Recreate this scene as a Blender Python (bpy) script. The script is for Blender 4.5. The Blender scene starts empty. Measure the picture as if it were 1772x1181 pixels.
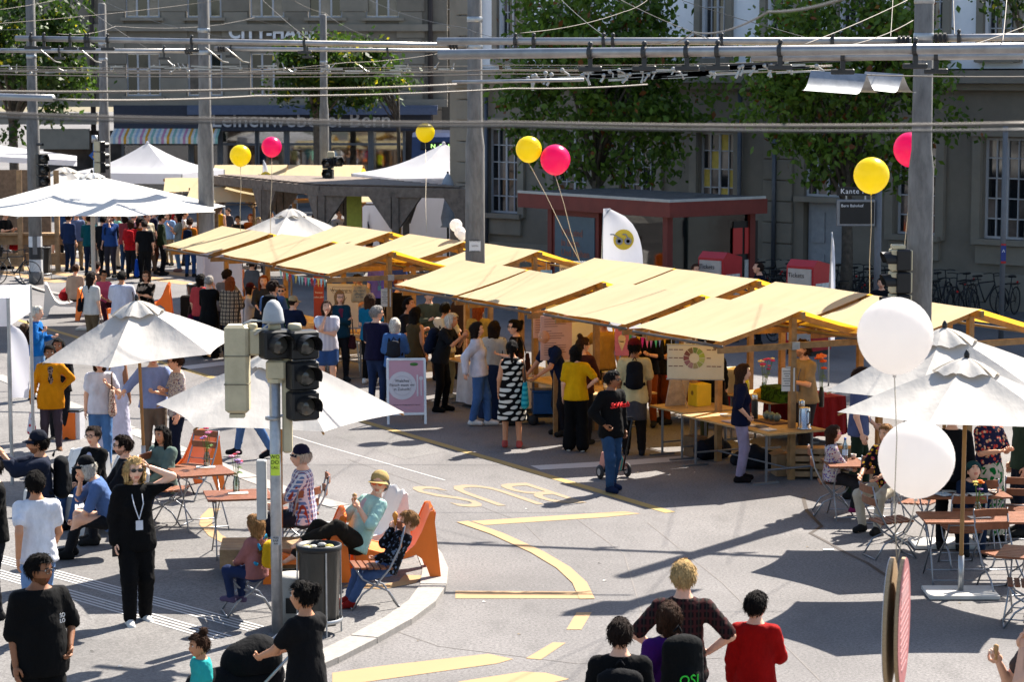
import bpy, math, random
import numpy as np
from mathutils import Vector, Matrix, Euler
SC = bpy.context.scene
COL = SC.collection
rad = math.radians
RNG = random.Random(7)
# ---------------------------------------------------------------- camera, sky, sun, exposure
CAM_H, CAM_F, PITCH = 5.75, 4184.0, 0.1090        # metres, focal length in pixels of a 1772 wide picture, radians down
cam_data = bpy.data.cameras.new('camera')
cam_data.sensor_width = 36.0
cam_data.lens = 36.0 * CAM_F / 1772.0
cam_data.clip_start = 0.5
cam_data.clip_end = 2000.0
cam_data.dof.use_dof = True
cam_data.dof.focus_distance = 31.0
cam_data.dof.aperture_fstop = 5.6
camera = bpy.data.objects.new('camera', cam_data)
COL.objects.link(camera)
camera.location = (0, 0, CAM_H)
camera.rotation_euler = (math.pi / 2 - PITCH, 0, 0)
SC.camera = camera
SUN_EL = rad(47.0)
SUN_AZ = math.atan2(0.58, 0.81)                    # from +Y towards +X
world = bpy.data.worlds.new('World')
SC.world = world
world.use_nodes = True
wn = world.node_tree.nodes
bg = wn['Background']
sky = wn.new('ShaderNodeTexSky')
sky.sky_type = 'NISHITA'
sky.sun_disc = False
sky.sun_elevation = SUN_EL
sky.sun_rotation = SUN_AZ
sky.air_density = 1.0
sky.dust_density = 1.2
world.node_tree.links.new(sky.outputs[0], bg.inputs[0])
bg.inputs[1].default_value = 0.070
sun_data = bpy.data.lights.new('sun', 'SUN')
sun_data.energy = 4.6
sun_data.angle = rad(0.53)
sun_data.color = (1.0, 0.93, 0.83)
sun = bpy.data.objects.new('sun', sun_data)
COL.objects.link(sun)
to_sun = Vector((math.sin(SUN_AZ) * math.cos(SUN_EL), math.cos(SUN_AZ) * math.cos(SUN_EL), math.sin(SUN_EL)))
sun.rotation_euler = to_sun.to_track_quat('Z', 'Y').to_euler()
sun.location = (20, 30, 40)
SC.view_settings.view_transform = 'Standard'
SC.view_settings.look = 'None'
SC.view_settings.gamma = 1.0
SC.view_settings.use_curve_mapping = False
SC.view_settings.exposure = 1.75
SC.render.engine = 'CYCLES'
SC.cycles.use_denoising = True
SC.cycles.max_bounces = 6
SC.cycles.transparent_max_bounces = 10
SC.cycles.caustics_reflective = False
SC.cycles.caustics_refractive = False
_c, _s = math.cos(PITCH), math.sin(PITCH)
def _ray(px, py):
 a = (px - 886) / CAM_F; b = (590.5 - py) / CAM_F
 return Vector((a, _c + b * _s, -_s + b * _c))
def ground_at(px, py, z=0.0):
 """surveyed point of the photograph -> world point on the level plane z"""
 d = _ray(px, py); t = (z - CAM_H) / d.z
 return Vector((0, 0, CAM_H)) + d * t
def depth_at(px, py, Y):
 """surveyed point of the photograph -> world point at the known distance Y"""
 d = _ray(px, py)
 return Vector((0, 0, CAM_H)) + d * (Y / d.y)
# ---------------------------------------------------------------- colours and materials
def lin(c):
 if isinstance(c, str):
  c = c.lstrip('#'); c = [int(c[i:i + 2], 16) / 255 for i in (0, 2, 4)]
  return tuple((v / 12.92 if v <= .04045 else ((v + .055) / 1.055) ** 2.4) for v in c)
 return tuple(c)
_MC = {}
def _new(key):
 m = bpy.data.materials.new(key); m.use_nodes = True
 return m, m.node_tree.nodes, m.node_tree.links, m.node_tree.nodes['Principled BSDF']
def _mix(nt, fac, a, b):
 n = nt.nodes.new('ShaderNodeMix'); n.data_type = 'RGBA'
 for i, v in ((0, fac), (6, a), (7, b)):
  if isinstance(v, (tuple, list)): n.inputs[i].default_value = (*v[:3], 1)
  elif isinstance(v, (int, float)): n.inputs[i].default_value = v
  else: nt.links.new(v, n.inputs[i])
 return n.outputs[2]
def _tex(nt, kind, scale, coord='Object', stretch=None, **kw):
 n = nt.nodes.new(kind); n.inputs['Scale'].default_value = scale
 for k, v in kw.items(): n.inputs[k].default_value = v
 tc = nt.nodes.new('ShaderNodeTexCoord'); src = tc.outputs[coord]
 if stretch:
  mp = nt.nodes.new('ShaderNodeMapping'); mp.inputs['Scale'].default_value = stretch
  nt.links.new(src, mp.inputs[0]); src = mp.outputs[0]
 nt.links.new(src, n.inputs['Vector'])
 return n
def _ramp(nt, src, p0, p1, c0=(0, 0, 0), c1=(1, 1, 1)):
 r = nt.nodes.new('ShaderNodeValToRGB'); e = r.color_ramp.elements
 e[0].position, e[1].position = p0, p1; e[0].color = (*c0, 1); e[1].color = (*c1, 1)
 nt.links.new(src, r.inputs[0]); return r.outputs[0]
def mat(key, col=None, rough=.7, metal=0.0, spec=.3, var=.12, vs=6.0, bump=0.0, bs=60.0, stretch=None, coat=0.0, emit=0.0):
 if key in _MC: return _MC[key]
 col = lin(col)
 m, N, L, P = _new(key)
 P.inputs['Roughness'].default_value = rough; P.inputs['Metallic'].default_value = metal
 P.inputs['Specular IOR Level'].default_value = spec
 P.inputs['Coat Weight'].default_value = coat
 if var > 0:
  t = _tex(m.node_tree, 'ShaderNodeTexNoise', vs, stretch=stretch, Detail=5.0, Roughness=.65)
  f = _ramp(m.node_tree, t.outputs[0], .3, .7)
  L.new(_mix(m.node_tree, f, [c * (1 - var) for c in col], [min(1, c * (1 + var)) for c in col]), P.inputs['Base Color'])
 else: P.inputs['Base Color'].default_value = (*col, 1)
 if bump:
  t = _tex(m.node_tree, 'ShaderNodeTexNoise', bs, stretch=stretch, Detail=4.0)
  b = N.new('ShaderNodeBump'); b.inputs['Strength'].default_value = bump; b.inputs['Distance'].default_value = .03
  L.new(t.outputs[0], b.inputs['Height']); L.new(b.outputs[0], P.inputs['Normal'])
 if emit:
  P.inputs['Emission Color'].default_value = (*col, 1); P.inputs['Emission Strength'].default_value = emit
 _MC[key] = m
 return m
def cloth(col, rough=.9):
 col = lin(col); key = 'cloth_%02x%02x%02x' % tuple(int(255 * c ** .4545) for c in col)
 return mat(key, col, rough, spec=.12, var=.2, vs=7, bump=1.0, bs=9, stretch=(1, 1, .5))
def pattern(kind, a, b, c=None, scale=10.0):
 key = 'pattern_%s_%s_%s_%s' % (kind, a, b, scale)
 if key in _MC: return _MC[key]
 A, B = lin(a), lin(b); Cc = lin(c) if c else B
 m, N, L, P = _new(key); nt = m.node_tree
 P.inputs['Roughness'].default_value = .9; P.inputs['Specular IOR Level'].default_value = .12
 if kind == 'plaid':
  w1 = _tex(nt, 'ShaderNodeTexWave', scale); w1.bands_direction = 'X'
  w2 = _tex(nt, 'ShaderNodeTexWave', scale); w2.bands_direction = 'Z'
  f1 = _ramp(nt, w1.outputs[0], .72, .8); f2 = _ramp(nt, w2.outputs[0], .72, .8)
  f3 = _ramp(nt, w1.outputs[0], .05, .12, (1, 1, 1), (0, 0, 0))
  o = _mix(nt, f1, A, B); o = _mix(nt, f2, o, B); o = _mix(nt, f3, o, Cc)
 elif kind == 'spots':
  v = _tex(nt, 'ShaderNodeTexVoronoi', scale); f = _ramp(nt, v.outputs['Distance'], .28, .36, (1, 1, 1), (0, 0, 0))
  o = _mix(nt, f, A, B)
 elif kind == 'floral':
  v = _tex(nt, 'ShaderNodeTexVoronoi', scale); f = _ramp(nt, v.outputs['Distance'], .36, .45, (1, 1, 1), (0, 0, 0))
  n2 = _tex(nt, 'ShaderNodeTexNoise', scale * 1.3, Detail=2.0); g = _ramp(nt, n2.outputs[0], .48, .52)
  o = _mix(nt, f, A, _mix(nt, g, B, Cc))
 elif kind == 'leafy':
  n2 = _tex(nt, 'ShaderNodeTexNoise', scale, Detail=1.0, Distortion=2.2); f = _ramp(nt, n2.outputs[0], .49, .52)
  o = _mix(nt, f, A, B)
 elif kind == 'geo':
  k = _tex(nt, 'ShaderNodeTexWave', scale, stretch=(1, 1, 1.0)); k.bands_direction = 'DIAGONAL'
  k2 = _tex(nt, 'ShaderNodeTexWave', scale); k2.bands_direction = 'Z'
  mt = N.new('ShaderNodeMath'); mt.operation = 'MULTIPLY'; L.new(k.outputs[0], mt.inputs[0]); L.new(k2.outputs[0], mt.inputs[1])
  f = _ramp(nt, mt.outputs[0], .24, .28); o = _mix(nt, f, A, B)
 elif kind == 'stripe':
  w1 = _tex(nt, 'ShaderNodeTexWave', scale); w1.bands_direction = 'X'
  o = _mix(nt, _ramp(nt, w1.outputs[0], .46, .54), A, B)
 elif kind == 'stripeh':
  w1 = _tex(nt, 'ShaderNodeTexWave', scale); w1.bands_direction = 'Z'
  o = _mix(nt, _ramp(nt, w1.outputs[0], .46, .54), A, B)
 L.new(o, P.inputs['Base Color'])
 t = _tex(nt, 'ShaderNodeTexNoise', 13, Detail=4.0); b_ = N.new('ShaderNodeBump'); b_.inputs['Strength'].default_value = .6; b_.inputs['Distance'].default_value = .02
 L.new(t.outputs[0], b_.inputs['Height']); L.new(b_.outputs[0], P.inputs['Normal'])
 _MC[key] = m
 return m
def canvas(key, front, through, fac, wrinkle=.25, bs=5.0):
 """awning or parasol cloth that lets some light through"""
 if key in _MC: return _MC[key]
 m, N, L, P = _new(key); nt = m.node_tree
 P.inputs['Roughness'].default_value = .85; P.inputs['Specular IOR Level'].default_value = .1
 t = _tex(nt, 'ShaderNodeTexNoise', 2.2, stretch=(2.0, .5, 1), Detail=5.0)
 f = _ramp(nt, t.outputs[0], .3, .7); fr = lin(front)
 L.new(_mix(nt, f, [c * .93 for c in fr], [min(1, c * 1.05) for c in fr]), P.inputs['Base Color'])
 tr = N.new('ShaderNodeBsdfTranslucent'); tr.inputs[0].default_value = (*lin(through), 1)
 mx = N.new('ShaderNodeMixShader'); mx.inputs[0].default_value = fac
 L.new(P.outputs[0], mx.inputs[1]); L.new(tr.outputs[0], mx.inputs[2])
 L.new(mx.outputs[0], N['Material Output'].inputs[0])
 t2 = _tex(nt, 'ShaderNodeTexNoise', bs, stretch=(1.6, .7, 1), Detail=3.0); b = N.new('ShaderNodeBump'); b.inputs['Strength'].default_value = wrinkle; b.inputs['Distance'].default_value = .03
 L.new(t2.outputs[0], b.inputs['Height']); L.new(b.outputs[0], P.inputs['Normal'])
 _MC[key] = m
 return m
def glass(key, tint, alpha=.25, rough=.03):
 if key in _MC: return _MC[key]
 m, N, L, P = _new(key)
 tb = N.new('ShaderNodeBsdfTransparent'); tb.inputs[0].default_value = (*lin(tint), 1)
 gl = N.new('ShaderNodeBsdfGlossy'); gl.inputs['Roughness'].default_value = rough
 fr = N.new('ShaderNodeFresnel'); fr.inputs[0].default_value = 1.5
 ad = N.new('ShaderNodeMath'); ad.operation = 'ADD'; ad.inputs[1].default_value = alpha; L.new(fr.outputs[0], ad.inputs[0])
 mx = N.new('ShaderNodeMixShader'); L.new(ad.outputs[0], mx.inputs[0]); L.new(tb.outputs[0], mx.inputs[1]); L.new(gl.outputs[0], mx.inputs[2])
 L.new(mx.outputs[0], N['Material Output'].inputs[0]); _MC[key] = m
 return m
def wood(key, col, rough=.6, stretch=(1, 1, 1), var=.3):
 return mat(key, col, rough, spec=.25, var=var, vs=7, bump=.15, bs=30, stretch=stretch)
# ---------------------------------------------------------------- objects
def props(o, label=None, cat=None, group=None, kind=None):
 if label: o['label'] = label
 if cat: o['category'] = cat
 if group: o['group'] = group
 if kind: o['kind'] = kind
 return o
def empty(name, loc=(0, 0, 0), rz=0.0, label=None, cat=None, group=None, kind=None):
 o = bpy.data.objects.new(name, None); COL.objects.link(o); o.empty_display_size = .1
 o.location = loc; o.rotation_euler = (0, 0, rz)
 return props(o, label, cat, group, kind)
def link(name, me, parent=None, loc=None, rot=None):
 o = bpy.data.objects.new(name, me); COL.objects.link(o); o.parent = parent
 if loc is not None: o.location = loc
 if rot is not None: o.rotation_euler = rot
 return o
def mesh_np(name, v, f, mats, smooth=True, mi=None):
 me = bpy.data.meshes.new(name)
 me.from_pydata(v.tolist() if hasattr(v, 'tolist') else v, [], f.tolist() if hasattr(f, 'tolist') else f)
 for m in (mats if isinstance(mats, (list, tuple)) else [mats]): me.materials.append(m)
 if mi is not None: me.polygons.foreach_set('material_index', np.asarray(mi, np.int32))
 if smooth: me.polygons.foreach_set('use_smooth', np.ones(len(me.polygons), bool))
 me.update()
 return me
def copy_tree(o, parent=None):
 c = o.copy(); COL.objects.link(c); c.parent = parent
 for ch in o.children: copy_tree(ch, c)
 return c
class MB:
 """collects simple shapes into one mesh"""
 def __init__(s): s.v = []; s.f = []; s.m = []; s.cur = 0
 def add(s, vs, fs):
  n = len(s.v); s.v += [tuple(v) for v in vs]; s.f += [tuple(i + n for i in f) for f in fs]; s.m += [s.cur] * len(fs); return s
 def box(s, c, d, R=None, bev=0.0):
  x, y, z = d[0] / 2, d[1] / 2, d[2] / 2; c = Vector(c)
  if bev <= 0:
   vs = [Vector((i, j, k)) for i in (-x, x) for j in (-y, y) for k in (-z, z)]
   fs = [(0, 1, 3, 2), (4, 6, 7, 5), (0, 4, 5, 1), (2, 3, 7, 6), (0, 2, 6, 4), (1, 5, 7, 3)]
  else:
   b = min(bev, x * .9, y * .9, z * .9); vs = []; fs = []
   ring = [(-x + b, -y), (x - b, -y), (x, -y + b), (x, y - b), (x - b, y), (-x + b, y), (-x, y - b), (-x, -y + b)]
   kx, ky = (x - b) / x, (y - b) / y
   for zz, kk in ((-z, 1), (-z + b, 0), (z - b, 0), (z, 1)):
    for px, py in ring: vs.append(Vector((px * (kx if kk else 1), py * (ky if kk else 1), zz)))
   for r in range(3):
    for i in range(8): fs.append((r * 8 + i, r * 8 + (i + 1) % 8, r * 8 + 8 + (i + 1) % 8, r * 8 + 8 + i))
   fs += [tuple(range(7, -1, -1)), tuple(range(24, 32))]
  if R is not None: vs = [R @ v for v in vs]
  return s.add([v + c for v in vs], fs)
 def beam(s, a, b, w, h, up=(0, 0, 1), bev=0.0):
  a, b = Vector(a), Vector(b); d = b - a; L = d.length; x = d.normalized()
  u = Vector(up);
  if abs(x.dot(u)) > .98: u = Vector((0, 1, 0))
  y = u.cross(x).normalized(); z = x.cross(y)
  return s.box((a + b) / 2, (L, w, h), Matrix((x, y, z)).transposed(), bev)
 def tube(s, pts, r, n=8, cap=True):
  pts = [Vector(p) for p in pts]; rs = r if isinstance(r, (list, tuple)) else [r] * len(pts)
  prev = None; rings = []
  for i, p in enumerate(pts):
   t = (pts[min(i + 1, len(pts) - 1)] - pts[max(i - 1, 0)]).normalized()
   if prev is None:
    prev = t.orthogonal().normalized()
   prev = (prev - t * prev.dot(t)).normalized() if (prev - t * prev.dot(t)).length > 1e-6 else t.orthogonal().normalized()
   q = t.cross(prev)
   rings.append([p + (prev * math.cos(k * 2 * math.pi / n) + q * math.sin(k * 2 * math.pi / n)) * rs[i] for k in range(n)])
  vs = [v for rg in rings for v in rg]; fs = []
  for i in range(len(pts) - 1):
   for k in range(n): fs.append((i * n + k, i * n + (k + 1) % n, (i + 1) * n + (k + 1) % n, (i + 1) * n + k))
  if cap: fs += [tuple(range(n - 1, -1, -1)), tuple(range((len(pts) - 1) * n, len(pts) * n))]
  return s.add(vs, fs)
 def lathe(s, prof, c=(0, 0, 0), n=20, R=None, close=True):
  c = Vector(c); vs = []; fs = []
  for r, z in prof:
   for k in range(n):
    v = Vector((r * math.cos(2 * math.pi * k / n), r * math.sin(2 * math.pi * k / n), z)); vs.append((R @ v if R is not None else v) + c)
  for i in range(len(prof) - 1):
   for k in range(n): fs.append((i * n + k, i * n + (k + 1) % n, (i + 1) * n + (k + 1) % n, (i + 1) * n + k))
  if close: fs += [tuple(range(n - 1, -1, -1)), tuple(range((len(prof) - 1) * n, len(prof) * n))]
  return s.add(vs, fs)
 def ball(s, c, r, n=12, m=8, R=None):
  r = (r, r, r) if isinstance(r, (int, float)) else r; vs = []; fs = []; c = Vector(c)
  for i in range(1, m):
   for k in range(n):
    t = math.pi * i / m; p = 2 * math.pi * k / n; v = Vector((r[0] * math.sin(t) * math.cos(p), r[1] * math.sin(t) * math.sin(p), -r[2] * math.cos(t)))
    vs.append((R @ v if R is not None else v) + c)
  lo, hi = Vector((0, 0, -r[2])), Vector((0, 0, r[2]))
  vs += [(R @ lo if R is not None else lo) + c, (R @ hi if R is not None else hi) + c]
  for i in range(m - 2):
   for k in range(n): fs.append((i * n + k, i * n + (k + 1) % n, (i + 1) * n + (k + 1) % n, (i + 1) * n + k))
  b, t = (m - 1) * n, (m - 1) * n + 1
  for k in range(n): fs += [(b, (k + 1) % n, k), (t, (m - 2) * n + k, (m - 2) * n + (k + 1) % n)]
  return s.add(vs, fs)
 def prism(s, poly, z0, z1):
  n = len(poly); vs = [(p[0], p[1], z0) for p in poly] + [(p[0], p[1], z1) for p in poly]
  fs = [tuple(range(n - 1, -1, -1)), tuple(range(n, 2 * n))] + [(i, (i + 1) % n, n + (i + 1) % n, n + i) for i in range(n)]
  return s.add(vs, fs)
 def slab(s, poly, t, axis):
  """polygon given in 3D, thickened by vector"""
  n = len(poly); a = Vector(axis) * t; vs = [Vector(p) for p in poly] + [Vector(p) + a for p in poly]
  fs = [tuple(range(n - 1, -1, -1)), tuple(range(n, 2 * n))] + [(i, (i + 1) % n, n + (i + 1) % n, n + i) for i in range(n)]
  return s.add(vs, fs)
 def grid(s, fn, nu, nv, t=None):
  vs = [Vector(fn(i / nu, j / nv)) for j in range(nv + 1) for i in range(nu + 1)]
  q = lambda i, j: j * (nu + 1) + i
  fs = [(q(i, j), q(i + 1, j), q(i + 1, j + 1), q(i, j + 1)) for j in range(nv) for i in range(nu)]
  s.add(vs, fs)
  return s
 def mesh(s, name, m, smooth=False):
  me = bpy.data.meshes.new(name); me.from_pydata(s.v, [], s.f)
  for x in (m if isinstance(m, (list, tuple)) else [m]): me.materials.append(x)
  if isinstance(m, (list, tuple)): me.polygons.foreach_set('material_index', s.m)
  if smooth: me.polygons.foreach_set('use_smooth', [True] * len(me.polygons))
  me.update(); return me
 def build(s, name, m, parent=None, smooth=False, loc=None, rot=None):
  o = link(name, s.mesh(name, m, smooth), parent, loc, rot)
  return o
def smooth_by_angle(o, deg=40):
 me = o.data; me.polygons.foreach_set('use_smooth', [True] * len(me.polygons))
 try: me.set_sharp_from_angle(angle=rad(deg))
 except Exception: pass
 return o
def letters(name, txt, size, m, parent=None, loc=(0, 0, 0), rot=(math.pi / 2, 0, 0), align='CENTER', extrude=.002, shear=0.0, spacing=1.0, line=1.0, bold=0.0):
 cu = bpy.data.curves.new(name, 'FONT'); cu.body = txt; cu.size = size; cu.align_x = align; cu.align_y = 'CENTER'; cu.extrude = extrude
 cu.shear = shear; cu.space_character = spacing; cu.space_line = line; cu.resolution_u = 3; cu.offset = bold
 tmp = bpy.data.objects.new(name + '_tmp', cu)
 me = bpy.data.meshes.new_from_object(tmp); bpy.data.objects.remove(tmp); bpy.data.curves.remove(cu)
 me.materials.clear(); me.materials.append(m)
 return link(name, me, parent, loc, rot)
# ---------------------------------------------------------------- soft bodies: smooth union of tapered limbs, meshed on a grid
class Soft:
 def __init__(s, h): s.h = h; s.p = []; s.cuts = []
 def limb(s, a, b, ra, rb, k=.03, fr=None, ys=1.0, xs=1.0):
  """tapered capsule; fr=(rotation, origin): a and b live in that frame where y is stretched by ys"""
  s.p.append((np.array(a, float), np.array(b, float), ra, rb, k, fr, ys, xs)); return s
 def cut(s, n, d): s.cuts.append((np.array(n, float), d)); return s
 def mesh(s, rough=None):
  h = s.h; lo = np.full(3, 9.); hi = np.full(3, -9.); bb = []
  for a, b, ra, rb, k, fr, ys, xs in s.p:
   A, B = (a, b) if fr is None else (fr[0] @ a + fr[1], fr[0] @ b + fr[1])
   r = max(ra, rb) / min(1, ys, xs) + .02
   l, u = np.minimum(A, B) - r, np.maximum(A, B) + r; bb.append((l - .05, u + .05)); lo = np.minimum(lo, l); hi = np.maximum(hi, u)
  lo -= 2 * h; n = np.ceil((hi - lo) / h).astype(int) + 3
  F = np.full(n, .5); ax = [lo[i] + h * np.arange(n[i]) for i in range(3)]
  for (a, b, ra, rb, k, fr, ys, xs), (l, u) in zip(s.p, bb):
   i0 = np.maximum(((l - lo) / h).astype(int), 0); i1 = np.minimum(((u - lo) / h).astype(int) + 2, n)
   X, Y, Z = ax[0][i0[0]:i1[0], None, None], ax[1][None, i0[1]:i1[1], None], ax[2][None, None, i0[2]:i1[2]]
   if fr is not None:
    R, o = fr; X, Y, Z = X - o[0], Y - o[1], Z - o[2]
    X, Y, Z = R[0, 0] * X + R[1, 0] * Y + R[2, 0] * Z, R[0, 1] * X + R[1, 1] * Y + R[2, 1] * Z, R[0, 2] * X + R[1, 2] * Y + R[2, 2] * Z
   Y = Y * ys; X = X * xs; A = a * [xs, ys, 1]; B = b * [xs, ys, 1]
   d = B - A; dd = max(d @ d, 1e-9)
   t = np.clip(((X - A[0]) * d[0] + (Y - A[1]) * d[1] + (Z - A[2]) * d[2]) / dd, 0, 1)
   g = np.sqrt((X - A[0] - t * d[0]) ** 2 + (Y - A[1] - t * d[1]) ** 2 + (Z - A[2] - t * d[2]) ** 2) - (ra + (rb - ra) * t)
   V = F[i0[0]:i1[0], i0[1]:i1[1], i0[2]:i1[2]]
   hh = np.maximum(k - np.abs(V - g), 0) / k
   F[i0[0]:i1[0], i0[1]:i1[1], i0[2]:i1[2]] = np.minimum(V, g) - hh * hh * k * .25
  X, Y, Z = ax[0][:, None, None], ax[1][None, :, None], ax[2][None, None, :]
  if rough: F = F + rough[0] * np.sin(rough[1] * X + 3 * np.sin(31 * Z)) * np.sin(rough[1] * 1.13 * Y + 1) * np.sin(rough[1] * .45 * Z + 2 * np.sin(23 * X))
  for nn, d in s.cuts: F = np.maximum(F, nn[0] * X + nn[1] * Y + nn[2] * Z - d)
  return surface(F, lo, h)
def surface(F, lo, h):
 I = F < 0; n = np.array(F.shape)
 c = [I[i:n[0] - 1 + i, j:n[1] - 1 + j, k:n[2] - 1 + k] for i in (0, 1) for j in (0, 1) for k in (0, 1)]
 tot = sum(x.astype(np.int8) for x in c); cell = (tot > 0) & (tot < 8)
 ids = np.full(cell.shape, -1, np.int64); P = np.argwhere(cell); ids[cell] = np.arange(len(P))
 acc = np.zeros((len(P), 3)); cnt = np.zeros(len(P))
 for axis in range(3):
  o1, o2 = [k for k in range(3) if k != axis]
  for u in (0, 1):
   for w in (0, 1):
    q = P.copy(); q[:, o1] += u; q[:, o2] += w; r = q.copy(); r[:, axis] += 1
    fa, fb = F[q[:, 0], q[:, 1], q[:, 2]], F[r[:, 0], r[:, 1], r[:, 2]]
    m = (fa < 0) != (fb < 0); t = np.where(m, fa / np.where(m, fa - fb, 1), 0)
    pt = q.astype(float); pt[:, axis] += t; acc[m] += pt[m]; cnt[m] += 1
 V = acc / np.maximum(cnt, 1)[:, None] * h + lo
 Q = []
 for axis in range(3):
  o1, o2 = [(1, 2), (2, 0), (0, 1)][axis]
  sl = [slice(None)] * 3; sl2 = list(sl); sl[axis] = slice(0, n[axis] - 1); sl2[axis] = slice(1, n[axis])
  A, B = I[tuple(sl)], I[tuple(sl2)]; E = np.argwhere(A != B)
  E = E[(E[:, o1] > 0) & (E[:, o2] > 0) & (E[:, o1] < n[o1] - 1) & (E[:, o2] < n[o2] - 1)]
  if not len(E): continue
  def g(d1, d2):
   e = E.copy(); e[:, o1] -= d1; e[:, o2] -= d2; return ids[e[:, 0], e[:, 1], e[:, 2]]
  q = np.stack([g(1, 1), g(0, 1), g(0, 0), g(1, 0)], 1)
  fl = ~A[E[:, 0], E[:, 1], E[:, 2]]; q[fl] = q[fl][:, ::-1]; Q.append(q)
 Q = np.concatenate(Q)
 return V, Q[(Q >= 0).all(1)]
# ---------------------------------------------------------------- head and hand shapes
def head_shape(nu, nv, fem):
 vs, fs, mi = [], [], []
 for j in range(nv + 1):
  t = math.pi * j / nv
  for i in range(nu):
   p = 2 * math.pi * i / nu
   x = .074 * math.sin(t) * math.sin(p); y = -.094 * math.sin(t) * math.cos(p); z = .118 * math.cos(t)
   if z < 0:
    k = (-z / .118); x *= 1 - (.30 + .06 * fem) * k ** 1.4; y = y * (1 - .16 * k) - (.012 * k if y < 0 else -.018 * k)
   if y < 0:
    y -= .022 * math.exp(-(x / .013) ** 2) * max(0, 1 - abs(z + .026) / .034) ** .8
    y -= .006 * math.exp(-(x / .022) ** 2 - ((z + .063) / .012) ** 2)
    y -= .008 * math.exp(-(x / .024) ** 2 - ((z + .1) / .018) ** 2)
    y += .011 * math.exp(-((abs(x) - .031) / .016) ** 2 - ((z - .006) / .013) ** 2)
    y -= .005 * math.exp(-((abs(x) - .028) / .026) ** 2 - ((z - .028) / .010) ** 2)
    x += (1 if x > 0 else -1) * .004 * math.exp(-((abs(x) - .05) / .02) ** 2 - ((z + .02) / .02) ** 2)
   vs.append((x, y, z))
 for j in range(nv):
  for i in range(nu):
   a, b = j * nu + i, j * nu + (i + 1) % nu; f = (a, a + nu, b + nu, b); fs.append(f)
   cx, cy, cz = [sum(vs[q][e] for q in f) / 4 for e in range(3)]
   m = 0
   if cy < -.05 and abs(cx) < .022 and -.071 < cz < -.056: m = 1
   elif cz < -.052 and cy < .0 and m == 0: m = 5
   mi.append(m)
 b = MB(); b.cur = 0
 for sx in (-1, 1): b.ball((sx * .074, .008, -.008), (.012, .022, .032), 8, 6, Matrix.Rotation(sx * .25, 3, 'Z'))
 b.cur = 2
 for sx in (-1, 1): b.ball((sx * .031, -.0775, .006), (.0125, .009, .0075), 8, 6)
 b.cur = 3
 for sx in (-1, 1): b.ball((sx * .031, -.0825, .006), (.0062, .0048, .0065), 8, 6)
 b.cur = 4
 for sx in (-1, 1): b.tube([(sx * .014, -.094, .021), (sx * .03, -.0935, .026), (sx * .046, -.083, .021)], [.003, .0042, .0025], 5)
 n = len(vs); vs += b.v; fs += [tuple(i + n for i in f) for f in b.f]; mi += b.m
 return np.array(vs, float), fs, mi
HEADS = {(hi, fem): head_shape(28 if hi else 16, 22 if hi else 14, fem) for hi in (0, 1) for fem in (0, 1)}
def hand_shape(curl):
 """left hand hanging along -z, palm towards +... x is the thumb side's normal: thumb points to -y"""
 b = MB()
 b.ball((0, 0, -.045), (.018, .042, .055), 8, 6)
 for i, (yy, L) in enumerate(((-.030, .072), (-.010, .080), (.010, .075), (.028, .060))):
  pts = [Vector((0, yy * .9, -.085))]; a = .15 + curl * .3; p = pts[0].copy()
  for s_, seg in enumerate((.42, .32, .26)):
   p = p + Vector((-math.sin(a) , yy * .5 * (1 - curl), -math.cos(a))).normalized() * L * seg; pts.append(p.copy()); a += curl * .8 + .1
  b.tube(pts, [.0095, .009, .008, .0062], 6)
 b.tube([(0, -.03, -.025), (-.012 - .01 * curl, -.055, -.052), (-.02 - .015 * curl, -.058 + .01 * curl, -.078), (-.026 - .02 * curl, -.05 + .02 * curl, -.098)], [.013, .0115, .0095, .0065], 6)
 return np.array([tuple(v) for v in b.v]), b.f
HANDS = {0: hand_shape(.25), 1: hand_shape(1.0)}
def ik(a, b, l1, l2, hint):
 a, b = Vector(a), Vector(b); d = b - a; L = min(d.length, (l1 + l2) * .995); L = max(L, abs(l1 - l2) * 1.05)
 x = d.normalized(); b = a + x * L
 c = (l1 * l1 + L * L - l2 * l2) / (2 * l1 * L); c = max(-1, min(1, c)); s = math.sqrt(1 - c * c)
 h = Vector(hint); h = h - x * h.dot(x); h = h.normalized() if h.length > 1e-6 else x.orthogonal().normalized()
 return a + x * l1 * c + h * l1 * s, b
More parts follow.
